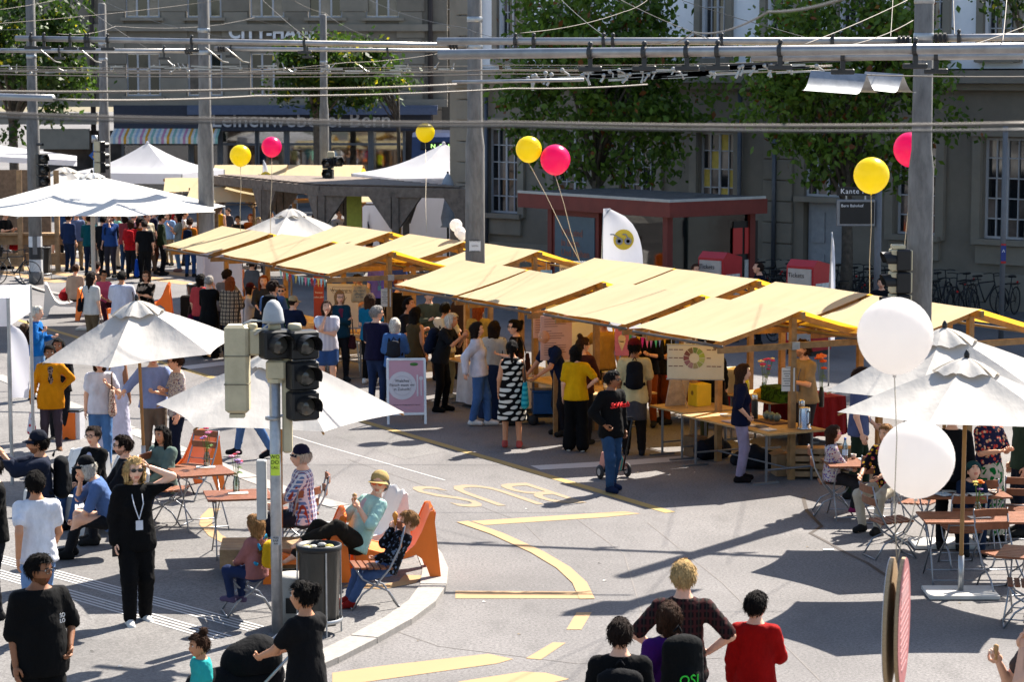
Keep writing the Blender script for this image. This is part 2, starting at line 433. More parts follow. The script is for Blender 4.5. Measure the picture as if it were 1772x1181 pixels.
ARMS = {  # hand from the shoulder: outwards, forwards, up; elbow hint the same way; curl
 'down': ((.07, .05, -.52), (.25, -1, 0), 0), 'back': ((.06, -.16, -.48), (.2, -1, 0), 0), 'fwd': ((.05, .22, -.45), (.2, -1, 0), 0),
 'pocket': ((.04, .10, -.42), (.9, -.9, 0), 1), 'hip': ((.02, .02, -.36), (1, -.5, 0), 1), 'front': ((-.08, .30, -.22), (.5, -.4, -.6), 1),
 'high': ((-.06, .36, .02), (.4, 0, -1), 1), 'chin': ((-.12, .18, .08), (.4, .2, -1), 1), 'head': ((.0, .06, .25), (1, .35, .1), 1),
 'cross': ((-.26, .19, -.20), (.7, .1, -.7), 1), 'phone': ((-.10, .42, .13), (.6, 0, -1), 1), 'lap': ((-.10, .34, -.36), (.7, -.4, -.2), 1),
 'table': ((-.02, .42, -.30), (.6, -.3, -.5), 0), 'reach': ((.02, .5, -.10), (.4, 0, -1), 0), 'carry': ((.05, .05, -.54), (.2, -1, 0), 1),
 'push': ((-.02, .40, -.32), (.5, -.3, -.6), 1), 'strap': ((-.04, .16, -.10), (.6, .1, -1), 1), 'cone': ((-.02, .26, -.06), (.5, -.1, -1), 1),
 'rest': ((.06, .30, -.38), (.6, -.6, 0), 0), 'wide': ((.30, .28, -.26), (.4, -.4, -.6), 0), 'point': ((.02, .48, -.02), (.4, 0, -1), 1)}
SKIN = {'fair': '#d9a587', 'tan': '#bd8460', 'brown': '#8a5a3c', 'dark': '#5d3a27', 'pale': '#e3b59a'}
HAIRC = {'black': '#15110f', 'brown': '#3a2519', 'dark': '#241914', 'blond': '#bd9c68', 'grey': '#8f8a84', 'white': '#cfc9be', 'red': '#7a3c1c', 'light': '#8a6540'}
def rotm(ax, a): return np.array(Matrix.Rotation(a, 3, ax))
PEOPLE = []
def person(label, at, z=0.0, H=1.70, face=0.0, pose='stand', lean=0.0, look=(0, 0), arms=('down', 'down'), legs=None, skin='fair', hair='short', hc='brown',
           top='#333333', sleeve=.5, hem=.86, loose=1.0, under=None, low='#2b3448', legwear='trousers', skirt=None, shoes='#222222', build=1.0, fem=0, child=0.0,
           cap=None, shades=None, beard=None, lanyard=None, seat=.46, group=None, base=0.0, fine=None, bare=False, apron=None, world=None, cat='person'):
 g = Vector(world) if world else ground_at(at[0], at[1], z); g.z = base
 dist = g.y; h = fine or (.017 if dist < 29 else .021 if dist < 40 else .028 if dist < 52 else .036)
 k = H / 1.75
 root = empty('person', g, rad(face), label, cat, group); root.rotation_mode = 'XYZ'
 # skeleton: faces -y, left hand at +x
 W = (.175 if not fem else .155) * k * (1 - .08 * child); hk = (1 + .35 * child) * k if child else k * 1.0
 headh = .130 * hk; sit = pose in ('sit', 'recline', 'low')
 pz = (.95 * k) if not sit else (seat + .10 * k if pose != 'low' else seat + .08 * k)
 crouch = 0
 lean_a = rad(lean if pose != 'recline' else lean - 28)
 TL = .49 * k * (1 - .04 * child)       # pelvis to shoulder line
 R = rotm('X', lean_a); pel = np.array([0, 0, pz])
 T = lambda x, y, zz: R @ np.array([x, y, zz]) + pel
 neck = T(0, .0, TL + .06 * k); sh = {1: T(W, 0, TL - .015 * k), -1: T(-W, 0, TL - .015 * k)}
 hc_ = T(0, -.025 * k, TL + .098 * k + headh * .9)
 if lean > 20: hc_ = hc_ + np.array([0, -.01, .02 * k])
 arm1, arm2 = .29 * k, .25 * k
 A = {}
 for sd, nm in ((1, arms[0]), (-1, arms[1])):
  sp = ARMS[nm] if isinstance(nm, str) else nm
  o, hint, curl = sp; v = np.array([o[0] * sd, -o[1], o[2]]) * k; hv = np.array([hint[0] * sd, -hint[1], hint[2]])
  if not sit and lean < 15: Ru = np.eye(3)
  else: Ru = rotm('X', lean_a * .5)
  el, wr = ik(sh[sd], sh[sd] + Ru @ v, arm1, arm2, hv); A[sd] = (np.array(el), np.array(wr), curl)
 hip = {1: np.array([.088 * k, 0, pz - .02 * k]), -1: np.array([-.088 * k, 0, pz - .02 * k])}
 if legs is None: legs = {'stand': ((.03, .02), (.03, -.03)), 'walk': ((.01, .27), (.01, -.26)), 'sit': ((.04, .42), (.03, .38)), 'recline': ((.06, .62), (.05, .58)), 'low': ((.05, .55), (.04, .5))}[pose]
 Lg = {}
 for sd, sp in ((1, legs[0]), (-1, legs[1])):
  az = sp[2] if len(sp) > 2 else .085 * k + (.05 * k if sp[1] < -.2 else 0)
  tgt = np.array([hip[sd][0] + sp[0] * sd * k, -sp[1] * k, az])
  kn, an = ik(hip[sd], tgt, .435 * k, .42 * k, (sd * (.25 if sit else .05), -1, .55 if sit else 0)); Lg[sd] = (np.array(kn), np.array(an))
 fr = (R, pel); b = build; kk = k
 def torso(S, off, lo_=-.02, hi_=None, full=True):
  S.limb((0, .005, TL * .52), (0, 0, TL * .84), .142 * kk * b + off, .150 * kk * (1 if not fem else .92) * b + off, .05, fr, 1.45)
  S.limb((0, 0, TL * .12), (0, -.008 * b, TL * .5), (.148 if not fem else .155) * kk * b + off, (.138 if not fem else .122) * kk * b + off, .05, fr, 1.30 / max(1, b ** .6))
  for sx in (-1, 1):
   S.limb((sx * W * .80, .004, TL - .062 * kk), (sx * .04 * kk, .01, TL - .012 * kk), .055 * kk + min(off, .02), .056 * kk + min(off, .02), .05, fr)
   S.limb((sx * W * .5, .012, TL - .035 * kk), (0, .012, TL + .045 * kk), .044 * kk + min(off, .016), .044 * kk + min(off, .016), .05, fr)
  if fem and child < .3:
   for sx in (-1, 1): S.limb((sx * .068 * kk, -.075 * kk, TL * .66), (sx * .068 * kk, -.07 * kk, TL * .62), .062 * kk + off * .6, .066 * kk + off * .6, .05, fr)
 def legsf(S, off, end=1.0, lo2=1.0):
  for sd in (1, -1):
   kn, an = Lg[sd]; hp = hip[sd]
   m = .05
   S.limb(hp, kn, .088 * kk * b ** .5 + off, .058 * kk + off, m)
   if end > 1: S.limb(kn, kn + (an - kn) * (end - 1), .058 * kk + off, .040 * kk + off * lo2, .03)
  S.limb((-.06 * kk, 0, .0), (.06 * kk, 0, .0), .088 * kk * b + off, .088 * kk * b + off, .06, fr, 1.1)
 # ---- body
 S = Soft(h); torso(S, 0); legsf(S, 0, 2.0)
 S.limb(T(0, .012 * k, TL - .01), T(0, -.01 * k, TL + .15 * k), .058 * k * (.86 if fem else 1), .052 * k * (.88 if fem else 1), .04)
 for sd in (1, -1):
  el, wr, _ = A[sd]
  S.limb(sh[sd], el, .052 * k * b ** .5 * (.9 if fem else 1), .040 * k, .04); S.limb(el, wr, .041 * k, .026 * k, .02)
  kn, an = Lg[sd]; S.limb(an, an + np.array([0, -.13 * k, -.055 * k]), .034 * k, .024 * k, .03)
 V, Fq = S.mesh()
 vs = [V]; fs = [tuple(q) for q in Fq.tolist()]; mi = [0] * len(fs); n = len(V)
 HV, HF, HM = HEADS[(1 if dist < 50 else 0, 1 if fem else 0)]
 HR = R @ rotm('X', -lean_a * .75) @ rotm('Z', rad(look[0])) @ rotm('X', rad(-look[1]))
 hs = headh / .118
 vs.append((HV * hs) @ HR.T + hc_); fs += [tuple(i + n for i in f) for f in HF]
 mi += [(m if (m != 5 or beard) else 0) for m in HM]; n += len(HV)
 for sd in (1, -1):
  el, wr, curl = A[sd]; d = (wr - el) / np.linalg.norm(wr - el); zax = -d
  fwd = np.array([0, -1.0, .0]); y = -(fwd - zax * (fwd @ zax));
  if np.linalg.norm(y) < .3: y = np.array([-sd * 1.0, 0, 0]) - zax * (-sd * zax[0])
  y = y / np.linalg.norm(y); x = np.cross(y, zax)
  hv, hf = HANDS[1 if curl else 0]; q = hv.copy()
  if sd < 0: q[:, 0] *= -1
  M3 = np.stack([x, y, zax], 1); vs.append((q * k * (1.0 - .1 * fem)) @ M3.T + wr + d * -.005)
  fs += [tuple(i + n for i in (f if sd > 0 else f[::-1])) for f in hf]; mi += [0] * len(hf); n += len(hv)
 sk = mat('skin_' + skin, SKIN[skin], .55, spec=.35, var=.06, vs=20, bump=.05)
 mats = [sk, mat('lips_' + skin, [c * f for c, f in zip(lin(SKIN[skin]), (.8, .5, .5))], .5, var=0), mat('eye_white', '#d8d2c8', .3, var=0), mat('eye_dark', '#1a1009', .2, var=0),
   mat('hair_' + hc, HAIRC[hc], .75, spec=.10, var=.55, vs=30, bump=.8, bs=60, stretch=(3, 3, .5)), mat('beard_%s_%s' % (beard or hc, skin), [a * .55 + c * .45 for a, c in zip(lin(HAIRC[beard or hc]), lin(SKIN[skin]))], .8, spec=.1, var=.35, vs=60)]
 link('body', mesh_np('body', np.concatenate(vs), fs, mats, True, mi), root)
 # ---- clothes
 def garment(name, S, m, rough=None):
  V, F = S.mesh(rough or ((.007, 36) if name != 'shoe' and dist < 48 else None))
  if len(F): return link(name, mesh_np(name, V, F, m), root)
 mt = (lambda c: c if not isinstance(c, (str, tuple)) else cloth(c))
 zcut = lambda zz: (R @ np.array([0, 0, 1.0]), float((R @ np.array([0, 0, 1.0])) @ T(0, 0, zz)))
 off = .016 * loose + .004
 if top is not None:
  S = Soft(h); torso(S, off); S.limb((0, 0, -.06 * k), (0, 0, TL * .16), .205 * k * b ** .7 + off * .6, .172 * k * b + off * .6, .06, fr, 1.45)
  if hem < .8: S.limb((0, 0, -.95 * k + hem * k - .02), (0, 0, 0), .205 * k * b + off, .19 * k * b + off, .05, fr, 1.35)
  for sd in (1, -1):
   el, wr, _ = A[sd]; s0 = sh[sd]
   so = off + .006 * loose
   if sleeve > 0:
    e = min(sleeve, 1.0); S.limb(s0, s0 + (el - s0) * e, .058 * k * b ** .5 + so * .6, .050 * k + so - .012 * e, .035)
    if sleeve > 1: S.limb(el, el + (wr - el) * (sleeve - 1), .044 * k + so * .7, .031 * k + so * .7, .02)
  nrm, d = zcut(TL + .062 * k); S.cut(nrm, d)
  if not sit: nrm, d = zcut((hem - .95) * k); S.cut(-nrm, -d)
  else: nrm, d = zcut(-.09 * k); S.cut(-nrm, -d)
  garment('jacket' if under else 'dress_top' if skirt == 'dress' else 'shirt', S, mt(top))
  if under:   # open jacket: the shirt shows as a panel down the front
   S = Soft(h); S.limb((0, -.045 * k, TL * .15), (0, -.05 * k, TL * .9), .062 * k * b + off, .052 * k + off, .03, fr, 1.0, .95)
   if fem: S.limb((0, -.09 * k, TL * .6), (0, -.09 * k, TL * .66), .07 * k, .06 * k, .03, fr)
   nrm, d = zcut(TL + .02 * k); S.cut(nrm, d); nrm, d = zcut(-.06 * k); S.cut(-nrm, -d); garment('shirt', S, mt(under))
 if legwear in ('trousers', 'shorts', 'wide'):
  S = Soft(h); lo_ = .015 * loose if legwear != 'wide' else .03
  legsf(S, lo_, {'trousers': 1.93, 'wide': 1.95, 'shorts': 1.0}[legwear], 1.0 if legwear != 'wide' else 2.2)
  if legwear == 'shorts':
   S = Soft(h)
   for sd in (1, -1): kn, an = Lg[sd]; S.limb(hip[sd], hip[sd] + (kn - hip[sd]) * .6, .095 * k * b ** .5 + lo_, .088 * k + lo_, .05)
   S.limb((-.06 * k, 0, 0), (.06 * k, 0, 0), .105 * k * b + lo_, .105 * k * b + lo_, .06, fr, 1.1)
  S.limb((0, 0, 0), (0, 0, .10 * k), .135 * k * b + .012, (.135 if not fem else .125) * k * b + .012, .05, fr, 1.25)
  nrm, d = zcut(.13 * k if hem > .9 or top is None or sit else -.03 * k); S.cut(nrm, d); garment('trousers' if legwear != 'shorts' else 'shorts', S, mt(low))
 if skirt:
  zh = {'mini': .52, 'dress': .46, 'knee': .46, 'long': .10, 'maxi': .06}[skirt] * k; S = Soft(h)
  wdt = .21 if skirt != 'long' else .19
  if not sit:
   S.limb((0, 0, pz + .10 * k), (0, 0, pz - .05), .15 * k, .205 * k, .05, None, 1.25); S.limb((0, 0, pz - .05), (0, .0, zh - .05), .205 * k, (wdt + .045 + (.05 if zh < .2 else 0)) * k, .05, None, 1.2)
   S.cut((0, 0, -1), -zh); S.cut((0, 0, 1), pz + .14 * k)
  else:
   for sd in (1, -1): kn, an = Lg[sd]; S.limb(hip[sd], kn * 1.0, .12 * k, .10 * k, .1)
   S.limb((0, 0, .05), (0, 0, .12), .14 * k, .13 * k, .05, fr, 1.2)
  garment('skirt', S, mt(low))
 if apron:
  S = Soft(h); S.limb((0, 0, pz + .02), (0, 0, .58 * k), .165 * k, .20 * k, .05, None, 1.15); S.cut((0, 0, -1), -.55 * k); S.cut((0, 0, 1), pz + .06); garment('apron', S, mt(apron))
 if not bare:
  for sd in (1, -1):
   kn, an = Lg[sd]; S = Soft(min(h, .02)); sd_ = an - kn; sd_ = sd_ / np.linalg.norm(sd_)
   flat = np.array([sd * .12, -1.0, 0]); flat /= np.linalg.norm(flat); toe_dn = -.055 * k if not (sd_[1] > .25) else -.12 * k
   up = np.array([0, 0, 1.0])
   heel = an + np.array([0, .035 * k, -.045 * k]); toe = an + flat * .155 * k + up * (toe_dn + .012)
   S.limb(heel, toe, .042 * k, .036 * k, .03, None, 1.0); S.limb(an + up * .012, heel, .045 * k, .042 * k, .03); S.limb(an, toe, .041 * k, .032 * k, .03)
   lowz = an[2] - .085 * k
   if toe_dn > -.1: S.cut((0, 0, -1), -lowz)
   garment('shoe', S, mt(shoes) if shoes != '#ffffff' else mat('shoe_white', '#c9c6c0', .6))
 # ---- hair, cap, glasses in the head frame
 HF_ = (HR, hc_)
 def headsoft(hh): return Soft(hh)
 if hair and hair != 'bald':
  S = Soft(min(h, .0125)); q = hs
  big = .012 if hair in ('curly', 'afro') else .004
  S.limb((0, .012 * q, .018 * q), (0, .02 * q, .012 * q), (.083 + big) * q, (.083 + big) * q, .02, HF_, .85)
  S.limb((0, .01 * q, .05 * q), (0, -.03 * q, .062 * q), (.066 + big) * q, (.058 + big) * q, .03, HF_, 1.0)
  def dn(x, y0, y1, z1, r0, r1, ys=1.0): S.limb((x * q, y0 * q, .0), (x * q * .9, y1 * q, z1 * q), r0 * q, r1 * q, .03, HF_, ys)
  if hair in ('long', 'longfront'):
   for x in (-.045, 0, .045): dn(x, .05, .075, -.30, .055, .04, 1.1)
   if hair == 'longfront':
    for x in (-.075, .075): dn(x, .0, -.03, -.30, .03, .03)
   else:
    for x in (-.07, .07): dn(x, .01, .03, -.18, .028, .02)
  if hair in ('bob', 'curlybob'):
   for x in (-.062, .062): dn(x, .012, .01, -.10, .036 if hair == 'bob' else .05, .034 if hair == 'bob' else .048)
   dn(0, .05, .055, -.11, .06, .05)
  if hair == 'bun': S.limb((0, .10 * q, .055 * q), (0, .105 * q, .07 * q), .04 * q, .038 * q, .015, HF_)
  if hair == 'topbun': S.limb((0, .05 * q, .135 * q), (0, .055 * q, .14 * q), .042 * q, .04 * q, .015, HF_)
  if hair == 'tail': S.limb((0, .10 * q, .03 * q), (0, .12 * q, -.20 * q), .03 * q, .02 * q, .02, HF_)
  if hair == 'afro': S.limb((0, .02 * q, .02 * q), (0, .02 * q, .06 * q), .11 * q, .11 * q, .03, HF_)
  # keep the face clear
  V, F = S.mesh((.009 if hair not in ('curly', 'afro', 'curlybob') else .018, 85 if hair not in ('curly', 'afro', 'curlybob') else 55))
  L_ = (V - hc_) @ HR / q
  front = (L_[:, 1] < -.035 + .25 * np.maximum(0, -L_[:, 2] - .02) * 0) & (L_[:, 2] < .062) & (np.abs(L_[:, 0]) < .064)
  if hair == 'short': front |= (L_[:, 2] < -.065) | ((L_[:, 1] < .0) & (L_[:, 2] < -.0))
  elif hair not in ('long', 'longfront', 'bob', 'curlybob'): front |= (L_[:, 2] < -.075) & (L_[:, 1] < .07) | ((L_[:, 1] < .0) & (L_[:, 2] < .0))
  if cap: front |= (L_[:, 2] > .045)
  keep = ~front[F].any(1)
  F = F[keep]
  if dist < 44:   # loose strands break up the outline
   rs = np.random.RandomState(len(PEOPLE)); used = np.unique(F); n_ = 420 if dist < 30 else 180; c = used[rs.randint(0, len(used), n_)]; o_ = V[c]; nr = o_ - hc_; nr /= np.linalg.norm(nr, axis=1)[:, None]
   dn_ = np.array([0, .25, -1.0 if 'curl' not in hair else -.1]) + rs.normal(0, .35, (n_, 3)); dn_ -= nr * (dn_ * nr).sum(1)[:, None] * .8; dn_ /= np.linalg.norm(dn_, axis=1)[:, None]; L2 = rs.uniform(.02, .05, (n_, 1)) * q; sdv = np.cross(dn_, nr) * rs.uniform(.003, .006, (n_, 1)) * q
   p0 = o_ - dn_ * L2 * .4; p1 = o_ + nr * .006 + dn_ * L2 * .2; p2 = o_ + dn_ * L2 + nr * rs.uniform(-.002, .013, (n_, 1)); m0 = len(V); V = np.concatenate([V, np.stack([p0, p1 + sdv, p2, p1 - sdv], 1).reshape(-1, 3)]); F = np.concatenate([F, m0 + np.arange(n_ * 4).reshape(-1, 4)])
  link('hair', mesh_np('hair', V, F, mats[4]), root)
 HM4 = Matrix.Translation(Vector(hc_)) @ Matrix(HR.tolist()).to_4x4() @ Matrix.Scale(hs, 4)
 def onhead(name, mb, m, smooth=True):
  o = mb.build(name, m, root, smooth); o.matrix_local = HM4; return o
 if cap:
  kind, cc = cap; c2 = MB()
  if kind == 'hat': c2.lathe([(.17, .03), (.175, .038), (.095, .05), (.09, .12), (.06, .135), (.001, .137)], (0, .01, 0), 20)
  elif kind == 'beanie': c2.lathe([(.092, .01), (.099, .03), (.094, .075), (.07, .115), (.035, .135), (.001, .14)], (0, .012, 0), 18)
  else:
   c2.lathe([(.088, .028), (.094, .05), (.088, .085), (.06, .122), (.02, .136), (.001, .137)], (0, .012, 0), 20)
   vz = .034
   def vis(u, v):
    x = (u - .5) * 2; r = .09 + v * (.075 if kind == 'cap' else .035) * math.cos(x * 1.25) ** .6; a = x * 1.05
    return (math.sin(a) * r * .98, .012 - math.cos(a) * r, vz - v * .018 - .012 * x * x * v)
   c2.grid(vis, 8, 3); c2.grid(lambda u, v: tuple(p - (0.004 if i == 2 else 0) for i, p in enumerate(vis(1 - u, v))), 8, 3)
  onhead('cap', c2, mt(cc))
 if shades:
  g2 = MB()
  dark = shades in ('dark', 'orange')
  for sx in (-1, 1):
   if dark: g2.ball((sx * .032, -.098, .004), (.026, .006, .018), 10, 6)
   else: g2.tube([(sx * .032 + .024 * math.cos(a), -.100, .004 + .018 * math.sin(a)) for a in [i * math.pi / 5 for i in range(11)]], .0026, 5)
   g2.tube([(sx * .056, -.095, .010), (sx * .074, -.05, .010), (sx * .078, .005, .004)], .0028, 5)
  g2.tube([(-.010, -.101, .010), (.010, -.101, .010)], .003, 5)
  onhead('sunglasses' if dark else 'glasses', g2, mat('lens_' + shades, {'dark': '#0a0a0c', 'orange': '#e05a10', 'clear': '#2a2320', 'pink': '#a03070'}[shades], .12, spec=.6, var=0), True)
 if lanyard:
  l2 = MB(); yy = -(.115 * b + (.035 if fem else .0) + .028) * k
  for sx in (-1, 1): l2.tube([T(sx * .055 * k, -.06 * k, TL + .03 * k), T(sx * .05 * k, yy * .98, TL * .75), T(0, yy - .012 * k, TL * .42)], .006, 5)
  l2.box(T(0, yy - .015 * k, TL * .42 - .06), (.075, .006, .10)); l2.build('lanyard', mat('lanyard_' + lanyard, lanyard, .6), root)
 info = dict(root=root, sh=sh, A=A, T=T, TL=TL, k=k, head=hc_, hip=hip, pz=pz, Lg=Lg, R=R, b=b)
 PEOPLE.append(info)
 return info
def wpt(info, p):
 """person-frame point -> world"""
 r = info['root']; return Matrix.Translation(r.location) @ Matrix.Rotation(r.rotation_euler.z, 4, 'Z') @ Vector(p)
# ---------------------------------------------------------------- things people carry
def backpack(info, label, col, col2=None, size=(.30, .17, .46), logo=None, drop=0.0):
 k = info['k']; T, TL = info['T'], info['TL']; ang = info['root'].rotation_euler.z
 w, d, hgt = size; back = .115 * k * info['b'] + .03
 c = T(0, back + d / 2, TL * .62 - drop); root = empty('backpack', info['root'].location.copy(), ang, label, 'backpack')
 S = Soft(.02); r = .06
 fr = (info['R'], np.array(c))
 S.limb((0, 0, -hgt / 2 + d * .5), (0, 0, hgt / 2 - d * .45), d * .52, d * .46, .05, fr, 1.0, d / w)
 S.limb((0, d * .36, -hgt * .27), (0, d * .36, hgt * .0), d * .30, d * .28, .015, fr, 1.0, d / w)
 V, F = S.mesh((.004, 40)); link('bag_body', mesh_np('bag_body', V, F, cloth(col)), root)
 st = MB(); st.tube([T(-.03, back, TL * .62 + hgt / 2 - drop), T(0, back + .02, TL * .62 + hgt / 2 + .05 - drop), T(.03, back, TL * .62 + hgt / 2 - drop)], .01, 5)
 for sx in (-1, 1):
  x = sx * .095 * k
  st.tube([T(x, back, TL * .75), T(x, .03, TL + .045 * k), T(x * 1.1, -.12 * k * info['b'] - .02, TL * .8), T(x * 1.35, -.10 * k * info['b'], TL * .5), T(x * 1.6, back * .8, TL * .3)], .019, 6)
 st.build('strap', cloth(col2 or '#15161a'), root, True)
 if logo:
  o = letters('lettering', logo[0], logo[1], mat('print_' + logo[2], logo[2], .6, var=0), root, tuple(T(0, back + d + .03, TL * .55 - drop)), (math.pi / 2, 0, math.pi))
 return root
def tote(info, label, col, side=1, drop=.55, size=(.36, .12, .38), long=.35, out=.10, fwd=0.0, name='tote_bag'):
 sh = info['sh'][side]; c = Vector(sh) + Vector((side * out, -fwd, -drop)); root = empty(name, info['root'].location.copy(), info['root'].rotation_euler.z, label, 'bag')
 w, d, hg = size
 S = Soft(.02)
 for yy in (-w / 2 + .05, w / 2 - .05): S.limb((c.x, c.y + yy, c.z + hg / 2 - .03), (c.x, c.y + yy * 1.05, c.z - hg / 2 + .05), .035, .055, .06)
 S.limb((c.x, c.y, c.z + hg / 2 - .03), (c.x, c.y, c.z - hg / 2 + .05), .04, .065, .06)
 V, F = S.mesh((.008, 40)); link('bag_body', mesh_np('bag_body', V, F, col if not isinstance(col, (str, tuple)) else cloth(col)), root)
 st = MB()
 for yy in (-.09, .09): st.tube([(c.x, c.y + yy * 1.2, c.z + hg / 2 - .03), (c.x * .98, c.y + yy * .6, c.z + hg / 2 + long * .6), (sh[0] * 1.0 + side * .03, sh[1] + yy * .3, min(sh[2] + .06, c.z + hg / 2 + long))], .012, 6)
 st.build('strap', cloth('#4a3a30') if name == 'tote_bag' else (col if not isinstance(col, (str, tuple)) else cloth(col)), root, True)
 return root
def handbag(info, label, col, side=1, size=(.28, .10, .34), name='carrier_bag', cat='bag'):
 wr = info['A'][side][1]; root = empty(name, info['root'].location.copy(), info['root'].rotation_euler.z, label, cat)
 w, d, hg = size; zt = wr[2] - .12; S = Soft(.02)
 for yy in (-w / 2 + .06, 0, w / 2 - .06): S.limb((wr[0], wr[1] + yy, zt - .14), (wr[0], wr[1] + yy * 1.1, zt - .10 - hg + .06), .035, .07, .05)
 V, F = S.mesh((.008, 40)); link('bag_body', mesh_np('bag_body', V, F, col if not isinstance(col, (str, tuple)) else cloth(col)), root)
 st = MB()
 for yy in (-1, 1): st.tube([(wr[0], wr[1] + yy * .07, zt - .13), (wr[0], wr[1] + yy * .03, wr[2] - .09), (wr[0], wr[1], wr[2] - .06)], .008, 5)
 st.build('strap', cloth('#8a8680'), root, True)
 return root
def in_hand(info, name, label, cat, mb, m, side=1, off=(0, 0, -.08), smooth=False):
 el, wr, _ = info['A'][side]; d = (wr - el) / np.linalg.norm(wr - el)
 p = Vector(wr) + Vector(d) * .08 + Vector(off)*0
 o = mb.build(name, m, None, smooth); M = Matrix.Translation(info['root'].location) @ Matrix.Rotation(info['root'].rotation_euler.z, 4, 'Z') @ Matrix.Translation(p)
 o.matrix_world = M; props(o, label, cat); return o
# ================================================================ SETTING: ground and markings
def asphalt(key, base, light, scale=90):
 m, N, L, P = _new(key); nt = m.node_tree
 n1 = _tex(nt, 'ShaderNodeTexNoise', scale, Detail=8.0, Roughness=.9); n2 = _tex(nt, 'ShaderNodeTexNoise', .35, Detail=4.0, Roughness=.6)
 n3 = _tex(nt, 'ShaderNodeTexNoise', 2.4, Detail=5.0, stretch=(1, .35, 1))
 o = _mix(nt, _ramp(nt, n1.outputs[0], .42, .58), base, light)
 o = _mix(nt, _ramp(nt, n2.outputs[0], .35, .7, (0, 0, 0), (.55, .55, .55)), o, [c * .74 for c in base])
 o = _mix(nt, _ramp(nt, n3.outputs[0], .55, .78, (0, 0, 0), (.35, .35, .35)), o, [c * .55 for c in base])
 L.new(o, P.inputs['Base Color']); P.inputs['Roughness'].default_value = .88; P.inputs['Specular IOR Level'].default_value = .25
 b = N.new('ShaderNodeBump'); b.inputs['Strength'].default_value = .35; b.inputs['Distance'].default_value = .006
 L.new(n1.outputs[0], b.inputs['Height']); L.new(b.outputs[0], P.inputs['Normal']); _MC[key] = m
 return m
M_ASPH = asphalt('asphalt', (.088, .083, .081), (.226, .212, .207), 30)
M_ASPH2 = asphalt('asphalt_island', (.096, .091, .088), (.238, .226, .217), 30)
gm = MB(); gm.add([(-160, -20, 0), (160, -20, 0), (160, 400, 0), (-160, 400, 0)], [(0, 1, 2, 3)])
ground = props(gm.build('ground', M_ASPH), 'grey worn asphalt of the closed street', None, None, 'structure')
def paint(key, col, wear=.5):
 m, N, L, P = _new(key); nt = m.node_tree; c = lin(col)
 n1 = _tex(nt, 'ShaderNodeTexNoise', 55, Detail=6.0, Roughness=.85); n2 = _tex(nt, 'ShaderNodeTexNoise', 1.6, Detail=4.0)
 f = _ramp(nt, n1.outputs[0], .56 - .05 * wear, .72, (0, 0, 0), (wear, wear, wear))
 o = _mix(nt, f, c, (.16, .15, .145)); o = _mix(nt, _ramp(nt, n2.outputs[0], .45, .75, (0, 0, 0), (.4, .4, .4)), o, [x * .86 for x in c])
 L.new(o, P.inputs['Base Color']); P.inputs['Roughness'].default_value = .8; _MC[key] = m
 return m
M_YEL = paint('road_paint_yellow', (.325, .195, .082), .4)
M_YELF = paint('road_paint_faded', (.235, .168, .092), .8)
M_YELW = paint('road_paint_yellow_worn', (.30, .20, .05), .8)
M_WHT = paint('road_paint_white', (.42, .41, .40), .4)
M_WHTW = paint('road_paint_white_worn', (.42, .41, .40), .9)
markings = empty('road_marking', kind='structure'); markings['label'] = 'painted lines and letters on the asphalt'
def sheet(name, pts, m, z, parent=None):
 b = MB(); q = [(p.x, p.y, z) for p in pts]; b.add(q, [tuple(range(len(q)))])
 o = b.build(name, m, parent)
 if o.data.polygons[0].normal.z < 0: o.data.flip_normals()
 return o
def strip(name, pxs, width, m, z, parent=None, pts=None):
 P = pts or [ground_at(*p) for p in pxs]; L, R = [], []
 for i, p in enumerate(P):
  t = (P[min(i + 1, len(P) - 1)] - P[max(i - 1, 0)]); t.z = 0; t.normalize(); n = Vector((-t.y, t.x, 0)) * width / 2
  L.append(p + n); R.append(p - n)
 b = MB(); b.add([(v.x, v.y, z) for v in L] + [(v.x, v.y, z) for v in R], [(i, len(P) + i, len(P) + i + 1, i + 1) for i in range(len(P) - 1)])
 o = b.build(name, m, parent)
 if o.data.polygons[0].normal.z < 0: o.data.flip_normals()
 return o
def poly(name, pxs, m, z=.004): return sheet(name, [ground_at(*p) for p in pxs], m, z, markings)
strip('lane_line', [(-60, 527), (300, 634), (600, 722), (886, 806), (1160, 888)], .16, M_YELW, .004, markings)
poly('yellow_bar', [(815, 903), (1080, 886), (1108, 890), (1050, 896), (838, 910)], M_YEL)
strip('yellow_arc', [(800, 904), (860, 925), (930, 957), (975, 984), (1003, 1010), (1016, 1038)], .17, M_YEL, .008, markings)
poly('yellow_bar', [(788, 1024), (1003, 1025), (1003, 1037), (788, 1037)], M_YEL)
poly('yellow_dash', [(998, 1061), (1024, 1061), (1006, 1091), (980, 1091)], M_YEL)
poly('yellow_dash', [(957, 1113), (979, 1114), (936, 1143), (910, 1141)], M_YEL)
poly('zebra_bar', [(575, 1166), (660, 1154), (845, 1133), (888, 1142), (860, 1150), (575, 1190)], M_YEL)
poly('zebra_bar', [(795, 1181), (905, 1164), (945, 1166), (985, 1177), (850, 1205), (760, 1205)], M_YEL)
poly('white_bar', [(918, 807), (1090, 797), (1268, 783), (1268, 791), (1090, 806), (935, 814)], M_WHTW)
poly('white_bar', [(262, 641), (392, 625), (392, 632), (262, 648)], M_WHTW)
strip('white_edge_line', [(440, 735), (560, 772), (700, 812), (770, 832)], .03, M_WHTW, .004, markings)
for x0, y0, x1, y1 in ((-20, 440, 330, 492), (-20, 455, 190, 487), (-20, 468, 110, 489), (60, 440, 330, 478), (200, 440, 340, 458), (-20, 428, 120, 440)):
 strip('zebra_bar', [(x0, y0), (x1, y1)], .55, M_YEL, .004, markings)
